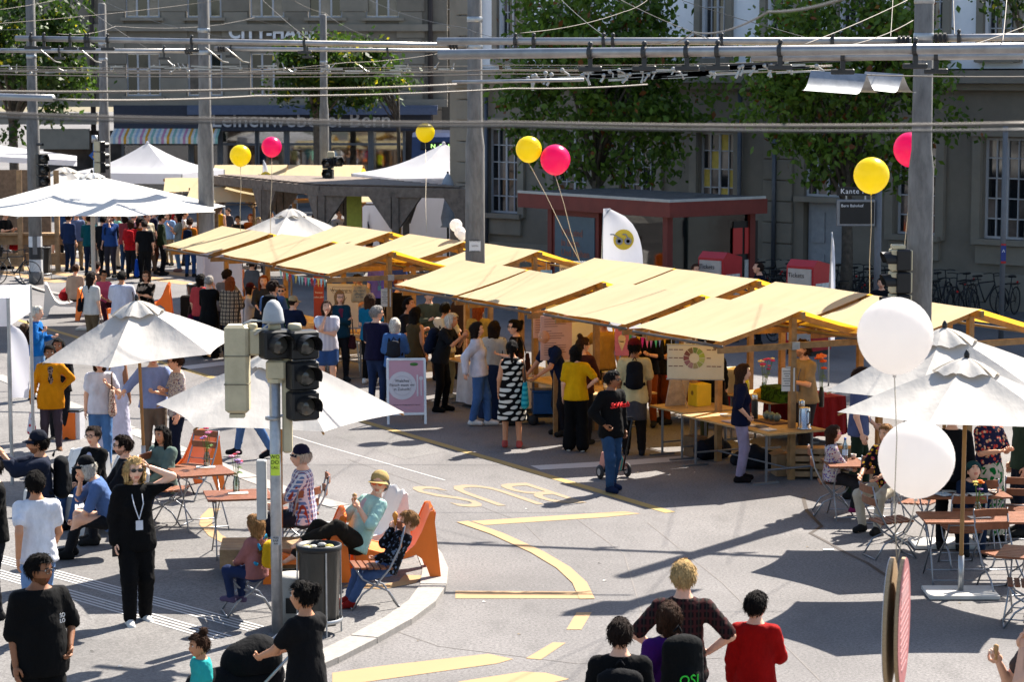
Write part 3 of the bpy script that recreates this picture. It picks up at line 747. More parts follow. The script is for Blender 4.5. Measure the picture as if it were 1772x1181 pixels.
strip('tar_seam', [(1390, 862), (1396, 885), (1422, 912), (1402, 924), (1440, 944), (1462, 957), (1500, 975), (1533, 997), (1560, 1012)], .05, mat('tar', '#2b1f18', .6), .004, markings)
strip('tar_seam', [(600, 795), (760, 850), (905, 905), (960, 960)], .012, mat('tar_thin', '#6a6460', .7), .003, markings)
# BUS painted for drivers coming from the other side
busm = letters('lane_word', 'BUS', 1.0, M_YELF, markings, extrude=0)
o_ = ground_at(852, 855); ex = (ground_at(772, 856) - ground_at(915, 851)); ex.z = 0; ex = ex.normalized()
ey = (ground_at(793, 842) - ground_at(873, 870)); ey.z = 0; ey = -ey.normalized()
ww = max(v.co.x for v in busm.data.vertices) - min(v.co.x for v in busm.data.vertices); hh_ = .72
for v in busm.data.vertices:
 p = o_ + ex * (v.co.x / ww * 1.75) + ey * (v.co.y / hh_ * 1.9); v.co = (p.x, p.y, .0045)
busm.rotation_euler = (0, 0, 0)
if sum(p.normal.z for p in busm.data.polygons) < 0: busm.data.flip_normals()
# tactile guide lines
tl = MB()
for (a, b_) in (((-30, 968), (445, 1099)), ((-30, 994), (385, 1115))):
 A, B = ground_at(*a), ground_at(*b_); t = (B - A).normalized(); n = Vector((-t.y, t.x, 0))
 for k in range(4):
  strip('tactile_line', None, .034, M_WHT, .0595, markings, [A + n * (k - 1.5) * .075, A.lerp(B, .5) + n * (k - 1.5) * .075, B + n * (k - 1.5) * .075])
# ---------------------------------------------------------------- traffic island with kerb stones
outer = [(-60, 628), (60, 676), (200, 733), (330, 786), (450, 834), (560, 872), (650, 893), (705, 912), (745, 940), (768, 970), (779, 1000), (772, 1028), (750, 1057), (700, 1091), (630, 1127), (560, 1162), (470, 1200), (350, 1250), (150, 1330), (-60, 1420)]
OP = [ground_at(*p) for p in outer]
def resample(P, step):
 out = [P[0]]; acc = 0
 for a, b in zip(P, P[1:]):
  L = (b - a).length; t = step - acc
  while t < L: out.append(a.lerp(b, t / L)); t += step
  acc = (acc + L) % step
 return out
def chaikin(P, n=2):
 for _ in range(n):
  Q = [P[0]]
  for a, b in zip(P, P[1:]): Q += [a.lerp(b, .25), a.lerp(b, .75)]
  P = Q + [P[-1]]
 return P
KP = resample(chaikin(OP), .9)
cen = ground_at(250, 960)
def inward(P, i, d):
 t = P[min(i + 1, len(P) - 1)] - P[max(i - 1, 0)]; n = Vector((-t.y, t.x, 0)).normalized()
 if n.dot(cen - P[i]) < 0: n = -n
 return P[i] + n * d
KI = [inward(KP, i, .30) for i in range(len(KP))]
island = MB(); q = [(p.x, p.y, 0) for p in KI]; island.prism([(p.x, p.y) for p in KI], -.02, .055)
isl = props(island.build('pavement_island', M_ASPH2), 'raised asphalt traffic island with a rounded nose', None, None, 'structure')
M_KERB = mat('kerb_stone', (.27, .25, .228), .8, var=.16, vs=14, bump=.2, bs=80)
for i in range(len(KP) - 1):
 a, b, c, d = KP[i], KP[i + 1], KI[i + 1], KI[i]
 g = .012; ab = (b - a).normalized() * g; dc = (c - d).normalized() * g
 k = MB(); k.prism([((a + ab).x, (a + ab).y), (b.x, b.y), (c.x, c.y), ((d + dc).x, (d + dc).y)], -.02, .062 + .003 * ((i * 7) % 3)); o = k.build('kerb_stone', M_KERB, isl)
strip('ring_line', [(372, 888), (358, 902), (356, 916), (372, 935), (400, 950), (447, 968)], .16, M_YEL, .060, isl)
strip('ring_line', [(600, 1022), (660, 1026), (705, 1017), (716, 1005)], .22, M_YEL, .060, isl)
# low kerb round the far refuge
fk = chaikin([ground_at(*p) for p in ((30, 480), (40, 492), (75, 506), (130, 516), (200, 524))]);
strip('kerb_line', None, .14, M_KERB, .05, None, fk); o = bpy.data.objects['kerb_line']; props(o, 'thin curved kerb round the far refuge', None, None, 'structure')
# ================================================================ BUILDINGS
M_STONE = mat('sandstone', (.20, .175, .14), .85, var=.14, vs=1.2, bump=.15, bs=30)
M_STONE2 = mat('sandstone_light', (.24, .212, .17), .85, var=.12, vs=1.5, bump=.12, bs=30)
M_PLASTER = mat('white_render', (.84, .84, .86), .85, var=.05, vs=2)
M_FRAME = mat('window_paint', (.44, .44, .46), .5, var=.05)
M_PANE = mat('window_glass', (.012, .015, .019), .06, spec=.8, var=.3, vs=.6)
M_PANE2 = mat('window_glass_pale', (.16, .13, .115), .12, spec=.8, var=.6, vs=1.1)
M_DARKST = mat('dark_fascia', (.028, .032, .05), .6, var=.15)
def window(parent, c, w, h, ex, ny, cols=2, rows=3, depth=.12, frame=.07, pane_m=None, sill=True, sillm=None, bar=.03, shutters=False, transom=None):
 """c bottom centre on the wall face, ex along the wall, ny out of it; window > pane, frame bars, sill"""
 R = Matrix((ex, -ny, Vector((0, 0, 1)))).transposed()
 P = lambda x, y, z: c + ex * x + ny * y + Vector((0, 0, z))
 f = MB()
 for x in (-w / 2 + frame / 2, w / 2 - frame / 2): f.box(P(x, -depth * .5, h / 2), (frame, .07, h), R)
 for z in (frame / 2, h - frame / 2): f.box(P(0, -depth * .5, z), (w - 2 * frame, .07, frame), R)
 for i in range(1, cols): f.box(P(-w / 2 + w * i / cols, -depth * .5 + .003, h / 2), (frame * 1.1 if cols % 2 == 0 and i == cols // 2 or cols == 3 else bar, .066, h - 2 * frame), R)
 zs = [h * j / rows for j in range(1, rows)] if transom is None else [h * transom]
 for z in zs: f.box(P(0, -depth * .5 + .006, z), (w - 2 * frame, .06, bar if transom is None else frame), R)
 wo = f.build('window', M_FRAME, parent)
 zz = [frame] + zs + [h - frame]
 for i in range(cols):
  x0, x1 = -w / 2 + w * i / cols, -w / 2 + w * (i + 1) / cols
  for j in range(len(zz) - 1):
   pm = pane_m if not isinstance(pane_m, list) else pane_m[(i + j * 2) % len(pane_m)]
   b = MB(); b.box(P((x0 + x1) / 2, -depth * .5 - .012, (zz[j] + zz[j + 1]) / 2), (x1 - x0 - .012, .012, zz[j + 1] - zz[j] - .008), R); b.build('pane', pm or M_PANE, wo)
 if sill:
  s = MB(); s.box(P(0, .06, -.07), (w + .36, .34, .14), R); s.build('sill', sillm or M_STONE2, wo)
 return wo
def wall_with_openings(b, ex, ny, o, length, z0, z1, holes, thick=.35):
 """wall slab split round its openings; holes: (x0,x1,za,zb) along the wall"""
 P = lambda x, y, z: o + ex * x + ny * y + Vector((0, 0, z))
 R = Matrix((ex, -ny, Vector((0, 0, 1)))).transposed()
 xs = sorted({0, length} | {h[0] for h in holes} | {h[1] for h in holes}); zs = sorted({z0, z1} | {h[2] for h in holes} | {h[3] for h in holes})
 for i in range(len(xs) - 1):
  run = None
  for j in range(len(zs) - 1):
   cx, cz = (xs[i] + xs[i + 1]) / 2, (zs[j] + zs[j + 1]) / 2
   solid = not any(h[0] < cx < h[1] and h[2] < cz < h[3] for h in holes)
   if solid: run = (run[0] if run else zs[j], zs[j + 1])
   if (not solid or j == len(zs) - 2) and run:
    b.box(P(cx, -thick / 2, (run[0] + run[1]) / 2), (xs[i + 1] - xs[i], thick, run[1] - run[0]), R); run = None
# ---- station side building, right: ground floor of stone, upper floors white
WD = Vector((.73, -.68, 0)).normalized(); WN = Vector((-WD.y, WD.x, 0)) * -1      # along the wall, out towards the street
W0 = Vector((-1.57, 72.4, 0))
def walong(px, z=1.7):
 """distance along the station wall of the photograph column px"""
 r = (px - 886) / CAM_F; return (r * W0.y - W0.x) / (WD.x - r * WD.y)
stn = empty('station_building', W0, 0, 'long station building with stone ground floor and white upper storey behind the bikes', 'building')
wlen = 26.0
gx = [walong(p) for p in (872, 990, 1106, 1240, 1585, 1738)]
door_x = walong(1428)
holes = [(x - .62 - 0, x + .62, 1.75, 4.25) for x in gx] + [(door_x - .7, door_x + .7, 0, 3.9)]
b = MB(); wall_with_openings(b, WD, WN, Vector((0, 0, 0)), wlen, 0, 5.55, holes); b.build('wall', M_STONE, stn)
ux = [walong(p) for p in (880, 990, 1102, 1231, 1345, 1470, 1600, 1722)]
b = MB(); wall_with_openings(b, WD, WN, Vector((0, 0, 0)) - WN * .08, wlen, 5.95, 16.0, [(x - .43, x + .43, 6.25, 9.0) for x in ux]); b.build('upper_wall', M_PLASTER, stn)
R_ = Matrix((WD, -WN, Vector((0, 0, 1)))).transposed()
b = MB(); b.box(WD * wlen / 2 + WN * .10 + Vector((0, 0, 5.75)), (wlen + .3, .75, .32), R_); b.box(WD * wlen / 2 + WN * .03 + Vector((0, 0, 5.50)), (wlen + .2, .45, .16), R_); b.build('cornice', M_STONE2, stn)
b = MB(); b.box(WD * wlen / 2 + WN * .06 + Vector((0, 0, .45)), (wlen, .14, .9), R_); b.build('plinth', M_STONE2, stn)
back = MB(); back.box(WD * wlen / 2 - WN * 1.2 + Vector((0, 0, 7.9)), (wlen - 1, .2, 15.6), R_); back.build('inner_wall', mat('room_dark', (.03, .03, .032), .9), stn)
M_CURT = mat('curtain_yellow', (.62, .46, .10), .8)
for i, x in enumerate(gx):
 window(stn, WD * x + WN * 0 + Vector((0, 0, 1.75)), 1.24, 2.5, WD, WN, 4, 5, .3, .06, [M_PANE, M_PANE, M_PANE2] if i != 3 else [M_PANE, M_CURT, M_PANE2], True)
 s = MB()
 for sx in (-1, 1): s.box(WD * (x + sx * .76) + WN * .05 + Vector((0, 0, 3.0)), (.24, .14, 2.7), R_)
 s.box(WD * x + WN * .07 + Vector((0, 0, 4.42)), (1.9, .2, .26), R_); s.box(WD * x + WN * .04 + Vector((0, 0, 1.36)), (1.5, .12, .46), R_); s.build('window_surround', M_STONE2, stn)
for x in ux:
 window(stn, WD * x - WN * .08 + Vector((0, 0, 6.25)), .86, 2.75, WD, WN, 4, 4, .3, .06, [M_PANE, M_PANE2, M_PANE], True)
 s = MB()
 for sx in (-1, 1): s.box(WD * (x + sx * .54) - WN * .03 + Vector((0, 0, 7.6)), (.20, .14, 3.0), R_)
 s.build('window_surround', M_STONE2, stn)
dr = MB(); dr.box(WD * door_x - WN * .2 + Vector((0, 0, 1.25)), (1.3, .06, 2.5), R_)
for sx in (-1, 1):
 for zz in (.7, 1.8): dr.box(WD * (door_x + sx * .32) - WN * .15 + Vector((0, 0, zz)), (.42, .04, .8), R_)
dr.build('door', mat('door_paint', (.30, .31, .33), .6), stn)
window(stn, WD * door_x + Vector((0, 0, 2.62)), 1.38, 1.25, WD, WN, 4, 2, .3, .06, [M_PANE, M_PANE2], True)
# rusticated blocks: raised stones up the sunlit corner and by the door
for j in range(14):
 b = MB(); b.box(WD * .42 + WN * .07 + Vector((0, 0, 1.05 + j * .62 - .0)), (.86, .14, .60), R_, .02); b.build('quoin', M_STONE2, stn)
 if j < 8:
  b = MB(); b.box(WD * (door_x - 1.5) + WN * .05 + Vector((0, 0, 1.05 + j * .56)), (.95, .10, .54), R_, .02); b.build('quoin', M_STONE, stn)
side = MB(); side.box(Vector((0, 0, 8)) - WN * 6 - WD * .2, (.4, 12, 16), R_); side.build('side_wall', M_STONE2, stn)
for x in (walong(848), walong(1285), walong(1345)):
 b = MB(); b.tube([WD * x + WN * .16 + Vector((0, 0, 0)), WD * x + WN * .16 + Vector((0, 0, 5.4))], .06, 8); b.build('downpipe', mat('zinc_pipe', (.10, .11, .13), .5, metal=.5), stn, True)
# ---- office block with shops, straight ahead on the left
CY = 108.0
CX0, CX1 = (-10 - 886) / CAM_F * CY - 8, (775 - 886) / CAM_F * CY
cit = empty('office_block', (0, CY, 0), 0, 'grey stone office block with shops and lettering CITY-HAUS', 'building')
EX, NY = Vector((1, 0, 0)), Vector((0, -1, 0))
pxx = lambda px: (px - 886) / CAM_F * CY
pzz = lambda py: CAM_H + (590.5 - py) / CAM_F * CY * 1.0 - math.tan(PITCH) * CY      # height on the facade
pz_ = lambda py: depth_at(886, py, CY).z
wx = [pxx(p) for p in (252, 358, 466, 566, 664)]
z1a, z1b = pz_(166), pz_(91); z2a, z2b = pz_(30), pz_(-48)
holes = [(x - .78 - CX0, x + .78 - CX0, z1a, z1b) for x in wx] + [(x - .78 - CX0, x + .78 - CX0, z2a, z2b) for x in wx]
b = MB(); wall_with_openings(b, EX, NY, Vector((CX0, 0, 0)), CX1 - CX0, pz_(176), 16, holes); b.build('wall', M_STONE, cit)
for row, (za, zb) in enumerate(((z1a, z1b), (z2a, z2b))):
 for i, x in enumerate(wx):
  window(cit, Vector((x, 0, za)), 1.52, zb - za, EX, NY, 3, 2, .26, .075, [M_PANE2, M_PANE, M_PANE2] if (i + row) % 2 else [M_PANE, M_PANE2, M_PANE], True, None, .04, transom=.62)
b = MB(); b.box(((CX0 + CX1) / 2, -.12, pz_(34) - .35), (CX1 - CX0, .28, .3)); b.box(((CX0 + CX1) / 2, -.18, pz_(178)), (CX1 - CX0, .4, .34)); b.build('cornice', M_STONE2, cit)
# raised stone courses between the windows
for i, px in enumerate((200, 305, 412, 516, 615, 712)):
 for j in range(12):
  b = MB(); b.box((pxx(px), -.035, pz_(172) + .1 + j * .58), (1.25 if j % 2 else 1.05, .07, .56), None, .012); b.build('stone_block', M_STONE2 if (i + j) % 3 else M_STONE, cit)
for px in (166, 746):
 b = MB(); b.tube([(pxx(px), -.2, 0), (pxx(px), -.2, 15)], .12, 8); b.build('downpipe', mat('copper_pipe', (.035, .025, .022), .5), cit, True)
letters('lettering', 'CITY-HAUS', .74, mat('sign_white', (.72, .72, .75), .5, var=0), cit, (pxx(402) - .05, -.14, pz_(57)), (math.pi / 2, 0, 0), 'LEFT', .06, spacing=1.05, bold=.025)
# shop front
zf0, zf1 = pz_(226), pz_(182)
b = MB(); b.box((pxx(475), -.25, (zf0 + zf1) / 2), (pxx(745) - pxx(200), .5, zf1 - zf0)); b.build('fascia', M_DARKST, cit)
b = MB(); b.box((pxx(545), -.72, pz_(186)), (pxx(735) - pxx(308), .5, .22)); b.box((pxx(545), -1.0, pz_(192)), (pxx(735) - pxx(308), .06, .3)); b.build('awning_box', mat('awning_blue', (.09, .11, .17), .7), cit)
letters('lettering', 'Leinenweberei Bern', .92, mat('sign_pale', (.50, .50, .54), .5, var=0), cit, (pxx(370), -.55, pz_(208)), (math.pi / 2, 0, 0), 'LEFT', .04, spacing=1.06, bold=.01)
letters('lettering', '15', .42, mat('sign_pale', (.5, .5, .54), .5, var=0), cit, (pxx(542), -.12, pz_(118)), extrude=.01)
b = MB(); b.box((pxx(542), -.06, pz_(118)), (.6, .08, .6)); b.build('number_plate', mat('plate_blue', (.03, .07, .22), .5), cit)
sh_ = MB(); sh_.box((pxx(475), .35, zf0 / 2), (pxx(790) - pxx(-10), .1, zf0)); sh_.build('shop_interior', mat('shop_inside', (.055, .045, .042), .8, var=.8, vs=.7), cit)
gl_ = [(pxx(215), pxx(330)), (pxx(335), pxx(380)), (pxx(385), pxx(445)), (pxx(448), pxx(495)), (pxx(500), pxx(560)), (pxx(572), pxx(640)), (pxx(645), pxx(700))]
for i, (xa, xb) in enumerate(gl_):
 f = MB()
 for x in (xa, xb): f.box((x, -.05, zf0 / 2), (.12, .14, zf0))
 f.box(((xa + xb) / 2, -.05, .25), (xb - xa, .13, .5)); f.box(((xa + xb) / 2, -.05, zf0 - .6), (xb - xa, .13, .1)); wo = f.build('shop_window', mat('shop_frame', (.10, .105, .115), .45), cit)
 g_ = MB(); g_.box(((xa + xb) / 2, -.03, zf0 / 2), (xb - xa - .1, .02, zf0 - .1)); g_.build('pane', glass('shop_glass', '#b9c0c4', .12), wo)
 for k in range(3):
  d_ = MB(); xx = xa + (xb - xa) * (k + .5) / 3; d_.box((xx, .18, 1.3), ((xb - xa) / 4, .1, 1.9 + .3 * ((k + i) % 2))); d_.build('display_panel', mat('display_%d' % ((i * 3 + k) % 6), ['#6b3a22', '#8e9aa3', '#4c2a28', '#9c7f63', '#2e4a52', '#a8a49c'][(i * 3 + k) % 6], .7, var=.5, vs=2), cit)
aw = MB()
cols_ = ['#d7d2c6', '#9fb1bd', '#d7d2c6', '#c98aa0', '#d7d2c6', '#d99a3a', '#d7d2c6', '#8fb3a4']
n_ = 40; xa, xb = pxx(203), pxx(386)
for i in range(n_):
 a = MB(); x0 = xa + (xb - xa) * i / n_; x1 = xa + (xb - xa) * (i + 1) / n_
 a.add([(x0, -.5, pz_(222)), (x1, -.5, pz_(222)), (x1, -1.6, pz_(236)), (x0, -1.6, pz_(236)), (x0, -1.62, pz_(247)), (x1, -1.62, pz_(247))], [(0, 1, 2, 3), (3, 2, 5, 4)]); a.build('awning_stripe', cloth(cols_[i % 8]), cit)
# dim passage and low shops between the trees on the far left and the neighbour on the right
b = MB(); b.box((pxx(60), -.3, pz_(205)), (pxx(165) - pxx(-60), .8, .5)); b.box((pxx(115), -.4, pz_(240)), (pxx(160) - pxx(70), .3, .9)); b.build('canopy_edge', M_STONE2, cit)
nb = empty('neighbour_block', (0, 118, 0), 0, 'dark narrow house in the gap beside the station corner', 'building')
xa, xb = (742 - 886) / CAM_F * 118, (905 - 886) / CAM_F * 118
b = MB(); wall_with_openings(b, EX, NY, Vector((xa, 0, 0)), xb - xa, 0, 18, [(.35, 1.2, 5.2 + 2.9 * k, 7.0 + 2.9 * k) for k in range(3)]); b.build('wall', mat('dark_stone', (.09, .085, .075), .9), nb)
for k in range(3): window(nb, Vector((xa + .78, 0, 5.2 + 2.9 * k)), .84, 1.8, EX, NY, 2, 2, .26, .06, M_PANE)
for k in range(14):
 b = MB(); b.box((xa + .3, -.03, 1 + k * .9), (.7, .06, .86), None, .012); b.build('stone_block', M_STONE, nb)
# tram front
tr = empty('tram', ((762 - 886) / CAM_F * 96, 96, 0), 0, 'dark blue tram with sloped windscreen waiting beside the white tent', 'tram')
prof = [(0, .4), (0, 1.3), (.5, 2.6), (1.0, 3.35), (1.6, 3.5), (7, 3.5), (7, .4)]
b = MB(); b.slab([(-1.15, p[0], p[1]) for p in prof], 2.3, (1, 0, 0)); b.build('body', mat('tram_blue', (.02, .035, .09), .35, coat=.5), tr)
b = MB(); b.add([(-1.0, .02 - .06, 1.35), (1.0, .02 - .06, 1.35), (.95, .46 - .05, 2.6), (-.95, .46 - .05, 2.6)], [(0, 1, 2, 3)]); b.build('windscreen', M_PANE, tr)
b = MB(); b.box((0, .72, 3.0), (1.6, .06, .32), Matrix.Rotation(-.6, 3, 'X')); b.build('destination_board', mat('board_black', (.01, .01, .01), .4), tr)
letters('lettering', 'N  Saali', .26, mat('led_green', (.25, .5, .12), .5, var=0, emit=1.5), tr, (0, .66, 2.99), (math.pi / 2 - .6, 0, 0))
for sx in (-1, 1):
 b = MB(); b.ball((sx * .75, -.02, .95), (.14, .05, .09)); b.build('headlight', mat('lamp_glass', (.5, .5, .5), .2), tr, True)
# railing by the pavement far back
rl = empty('street_railing', ((640 - 886) / CAM_F * 100, 100, 0), 0, 'low metal crowd railing in front of the far shops', 'railing')
b = MB()
for z in (.15, .6, 1.05): b.tube([(-4.5, 0, z), (4.5, 0, z)], .025, 6)
b.build('rail', mat('galvanised', (.36, .37, .38), .4, metal=.7, var=.2), rl)
for i in range(13):
 b = MB(); b.tube([(-4.5 + i * .75, 0, 0), (-4.5 + i * .75, 0, 1.05)], .02, 6); b.build('post', mat('galvanised', '#999999'), rl)
# repairs, covers and litter on the asphalt
M_PATCH = asphalt('asphalt_patch', (.085, .08, .08), (.17, .162, .158), 55)
for i, pts in enumerate((((640, 742), (770, 782), (700, 796), (580, 755)), ((0, 585), (260, 660), (210, 682), (-40, 610)))) :
 sheet('asphalt_patch', [ground_at(*p) for p in pts], M_ASPH2, .002, markings)
for p in ([(1120, 905), (1250, 1010), (1420, 1180)], [(590, 1060), (760, 1120), (1000, 1150), (1250, 1140)], [(0, 690), (330, 800)], [(1000, 900), (1080, 960), (1110, 1060), (1060, 1181)]): strip('tar_seam', p, .014, mat('tar_thin', '#6a6460', .7), .003, markings)
M_IRON = mat('cast_iron', (.05, .048, .046), .6, metal=.4, var=.4, vs=30, bump=.6, bs=40)
for px, py in ((-20, 760),):
 g = ground_at(px, py); b = MB(); b.lathe([(.31, 0), (.31, .006), (.001, .007)], (0, 0, 0), 28); o = b.build('manhole_cover', M_IRON, markings, False, (g.x, g.y, 0))
 b = MB(); b.lathe([(.33, .003), (.36, .003)], (0, 0, 0), 28, close=False); b.build('cover_rim', M_IRON, o)
rl2 = random.Random(12)
for i in range(26):
 g = ground_at(rl2.uniform(60, 1700), rl2.uniform(800, 1170)); s_ = rl2.uniform(.012, .03); b = MB(); b.add([(-s_, -s_ * .6, .008), (s_, -s_ * .4, .012), (s_ * .8, s_ * .7, .006), (-s_ * .7, s_ * .5, .016)], [(0, 1, 2, 3)]); b.build('litter', mat('litter_%d' % (i % 3), ('#c8c4bc', '#7a6a50', '#3a3834')[i % 3], .8), markings, False, (g.x, g.y, .056 if g.x < -1.2 and g.y < 30 else 0))
g = ground_at(1434, 953); b = MB(); b.box((0, 0, .008), (.13, .09, .003)); b.build('paper_scrap', mat('litter_0', '#c8c4bc'), markings, False, (g.x, g.y, 0))
# ================================================================ POLES, PIPES, WIRES
M_POLE = mat('pole_concrete', (.16, .155, .15), .8, var=.3, vs=9, bump=.25, bs=50, stretch=(1, 1, .3))
M_GALV = mat('galvanised', (.36, .37, .38), .4, metal=.7, var=.2)
M_PIPE = mat('pipe_zinc', (.34, .33, .325), .42, metal=.75, var=.18, vs=5, bump=.04)
M_BLACK = mat('black_plastic', (.012, .012, .013), .45, var=.1)
M_RUBBER = mat('rubber', (.02, .02, .022), .7)
def px_at(px, Y): return Vector(((px - 886) / CAM_F * Y, Y, 0))
POLES = {}
def catenary_pole(px, Y, label, H=8.1, knee=4.75):
 o = px_at(px, Y); r = empty('catenary_pole', o, 0, label, 'pole', 'poles carrying the overhead lines')
 b = MB(); b.lathe([(.185, 0), (.18, 3.2), (.178, knee - .28), (.142, knee), (.128, H - .06), (.09, H)], (0, 0, 0), 18); b.build('shaft', M_POLE, r, True)
 b = MB(); b.lathe([(.205, 0), (.205, .35), (.19, .37)], (0, 0, 0), 18); b.build('foot_collar', M_POLE, r, True)
 for z in (6.25, 6.75):
  b = MB(); b.lathe([(.137, z), (.145, z + .01), (.145, z + .09), (.137, z + .1)], (0, 0, 0), 18, close=False); b.build('clamp_band', M_GALV, r, True)
 b = MB(); b.box((.02, -.185, 1.1), (.12, .03, .5)); b.build('hatch', M_POLE, r)
 POLES[px] = r
 return r
pR = catenary_pole(1593, 33.6, 'thick grey catenary pole rising behind the white balloons')
pC = catenary_pole(822, 44.9, 'grey catenary pole with a square sticker between the yellow roofs')
pL = catenary_pole(357, 55.5, 'grey catenary pole beside the white panels at the end of the stall row')
pFL = catenary_pole(60, 67.0, 'grey catenary pole with black signal and bin at its striped foot')
pB1 = catenary_pole(183, 78.0, 'slim catenary pole standing behind the white pop-up tent peak')
pB2 = catenary_pole(562, 92.0, 'distant catenary pole in front of the linen shop lettering')
st = MB(); st.box((0, -.186, depth_at(818, 426, 44.7).z), (.21, .006, .19)); st.build('sticker', mat('sticker_white', (.7, .7, .7), .6, var=0), pC)
for i, (t, zz) in enumerate((('STAND', 417), ('WITH', 426), ('PALESTINE', 435))):
 letters('lettering', t, (.062, .045, .035)[i], mat('ink_black', (.01, .01, .01), .6, var=0), pC, (0, -.192, depth_at(818, zz, 44.7).z), extrude=.001)
b = MB(); b.lathe([(.187, 0), (.187, .35)], (0, 0, .35), 18, close=False); b.lathe([(.187, 0), (.187, .3)], (0, 0, 1.05), 18, close=False); b.build('white_band', mat('band_white', (.6, .6, .6), .6), pFL, True)
b = MB(); b.lathe([(.1865, 0), (.1865, .35)], (0, 0, .72), 18, close=False); b.build('dark_band', mat('band_dark', (.03, .03, .03), .6), pFL, True)
def signal_head(parent, c, rz, lamps=3, back=False):
 """black heads with visors, body beige from behind"""
 R = Matrix.Rotation(rz, 3, 'Z'); c = Vector(c)
 for i in range(lamps):
  z = -i * .31
  b = MB(); b.box(c + R @ Vector((0, .07, z)), (.30, .20, .295), R, .02); hd = b.build('signal_housing', M_BLACK, parent)
  v = MB(); n = 12
  for q in range(n):
   a0, a1 = rad(-25) + rad(230) * q / n, rad(-25) + rad(230) * (q + 1) / n
   pts = []
   for a, yy in ((a0, -.03), (a1, -.03), (a1, -.23 + .05 * (1 - math.sin(max(0, a1)))), (a0, -.23 + .05 * (1 - math.sin(max(0, a0))))):
    pts.append(c + R @ Vector((.115 * math.cos(a), yy, z + .115 * math.sin(a))))
   v.add(pts, [(0, 1, 2, 3)])
  v.build('visor', M_BLACK, hd)
  l = MB(); l.lathe([(.105, 0), (.08, .02), (.001, .03)], c + R @ Vector((0, -.03, z)), 14, R @ Matrix.Rotation(math.pi / 2, 3, 'X')); l.build('lens', mat('signal_lens', (.05, .05, .045), .15, spec=.7, var=0), hd, True)
  k = MB(); k.box(c + R @ Vector((0, .175, z)), (.26, .03, .285), R, .01); k.build('rear_cover', mat('signal_beige', (.42, .385, .28), .6, var=.12), hd)
# pipes spanning between the poles, each with insulators and clamps
def pipe(label, a, b, r=.05, marks=(), ins=()):
 a, b = Vector(a), Vector(b); root = empty('overhead_pipe', a, 0, label, 'overhead pipe', 'overhead pipes')
 d = b - a; m = MB(); m.tube([Vector((0, 0, 0)), d * .5, d], r, 14); m.build('tube', M_PIPE, root, True)
 u = d.normalized()
 for t in marks:
  c = d * t; k = MB(); k.tube([c - u * .022, c + u * .022], r * 1.28, 12); k.box(c + Vector((0, 0, -r - .05)), (.05, .05, .1)); k.ball(c + Vector((0, 0, r + .04)), .03, 8, 6)
  k.box(c + Vector((0, 0, -r - .12)), (.26, .05, .06), None, .01); k.build('clamp', mat('fitting_dark', (.05, .05, .05), .5, metal=.4), root)
 for t in ins:
  c = d * t; k = MB()
  for q in range(3): k.tube([c + u * (q * .06 - .06 - .018), c + u * (q * .06 - .06 + .018)], r * 1.5, 12)
  k.build('insulator', M_RUBBER, root)
 return root
Z6 = 6.33
def pp(px, py, Y): return depth_at(px, py, Y)
pipe('thick zinc pipe reaching from mid-picture to the pole behind the white balloons', pp(757, 71, 35.0), pp(1577, 71, 33.6), .052, (.17, .21, .36, .38, .61, .84), (.985,))
pipe('short zinc pipe leaving the right-hand pole towards the picture edge', pp(1617, 66, 33.6), pp(1830, 63, 33.2), .052, (.2,), (.05,))
pipe('nearest and thickest zinc pipe crossing above the station trees', pp(760, 94, 27.5), pp(1840, 82, 25.0), .056, (.26, .35, .42, .47, .57, .78), ())
pipe('second near zinc pipe just below the thickest one on the right', pp(1300, 99, 27.0), pp(1840, 95, 26.2), .045, (.3, .6), ())
pipe('zinc pipe running from far left to the pole with the square sticker', pp(27, 66, 46.5), pp(806, 79, 44.9), .052, (.035, .065, .125, .16, .167, .21, .40, .65), (.975,))
pipe('zinc pipe from the left picture edge to the pole by the white panels', pp(-40, 87, 57.0), pp(343, 88, 55.5), .052, (.38, .85), (.96,))
pipe('zinc pipe leaving the white-panel pole and passing behind the sticker pole', pp(371, 84, 55.5), pp(790, 88, 54.5), .048, (.07, .39, .72), (.03,))
pipe('short blurred dark pipe stub near the left picture edge', pp(-40, 166, 16), pp(92, 170, 15.6), .022)
pipe('flat dark bar fitting just left of the station trees', pp(783, 142, 30), pp(1010, 138, 29.5), .022)
M_WIRE = mat('wire_steel', (.17, .15, .13), .6, metal=.3, var=.1)
M_WIRED = mat('wire_dark', (.07, .07, .07), .6, metal=.3, var=.1)
_wl = set()
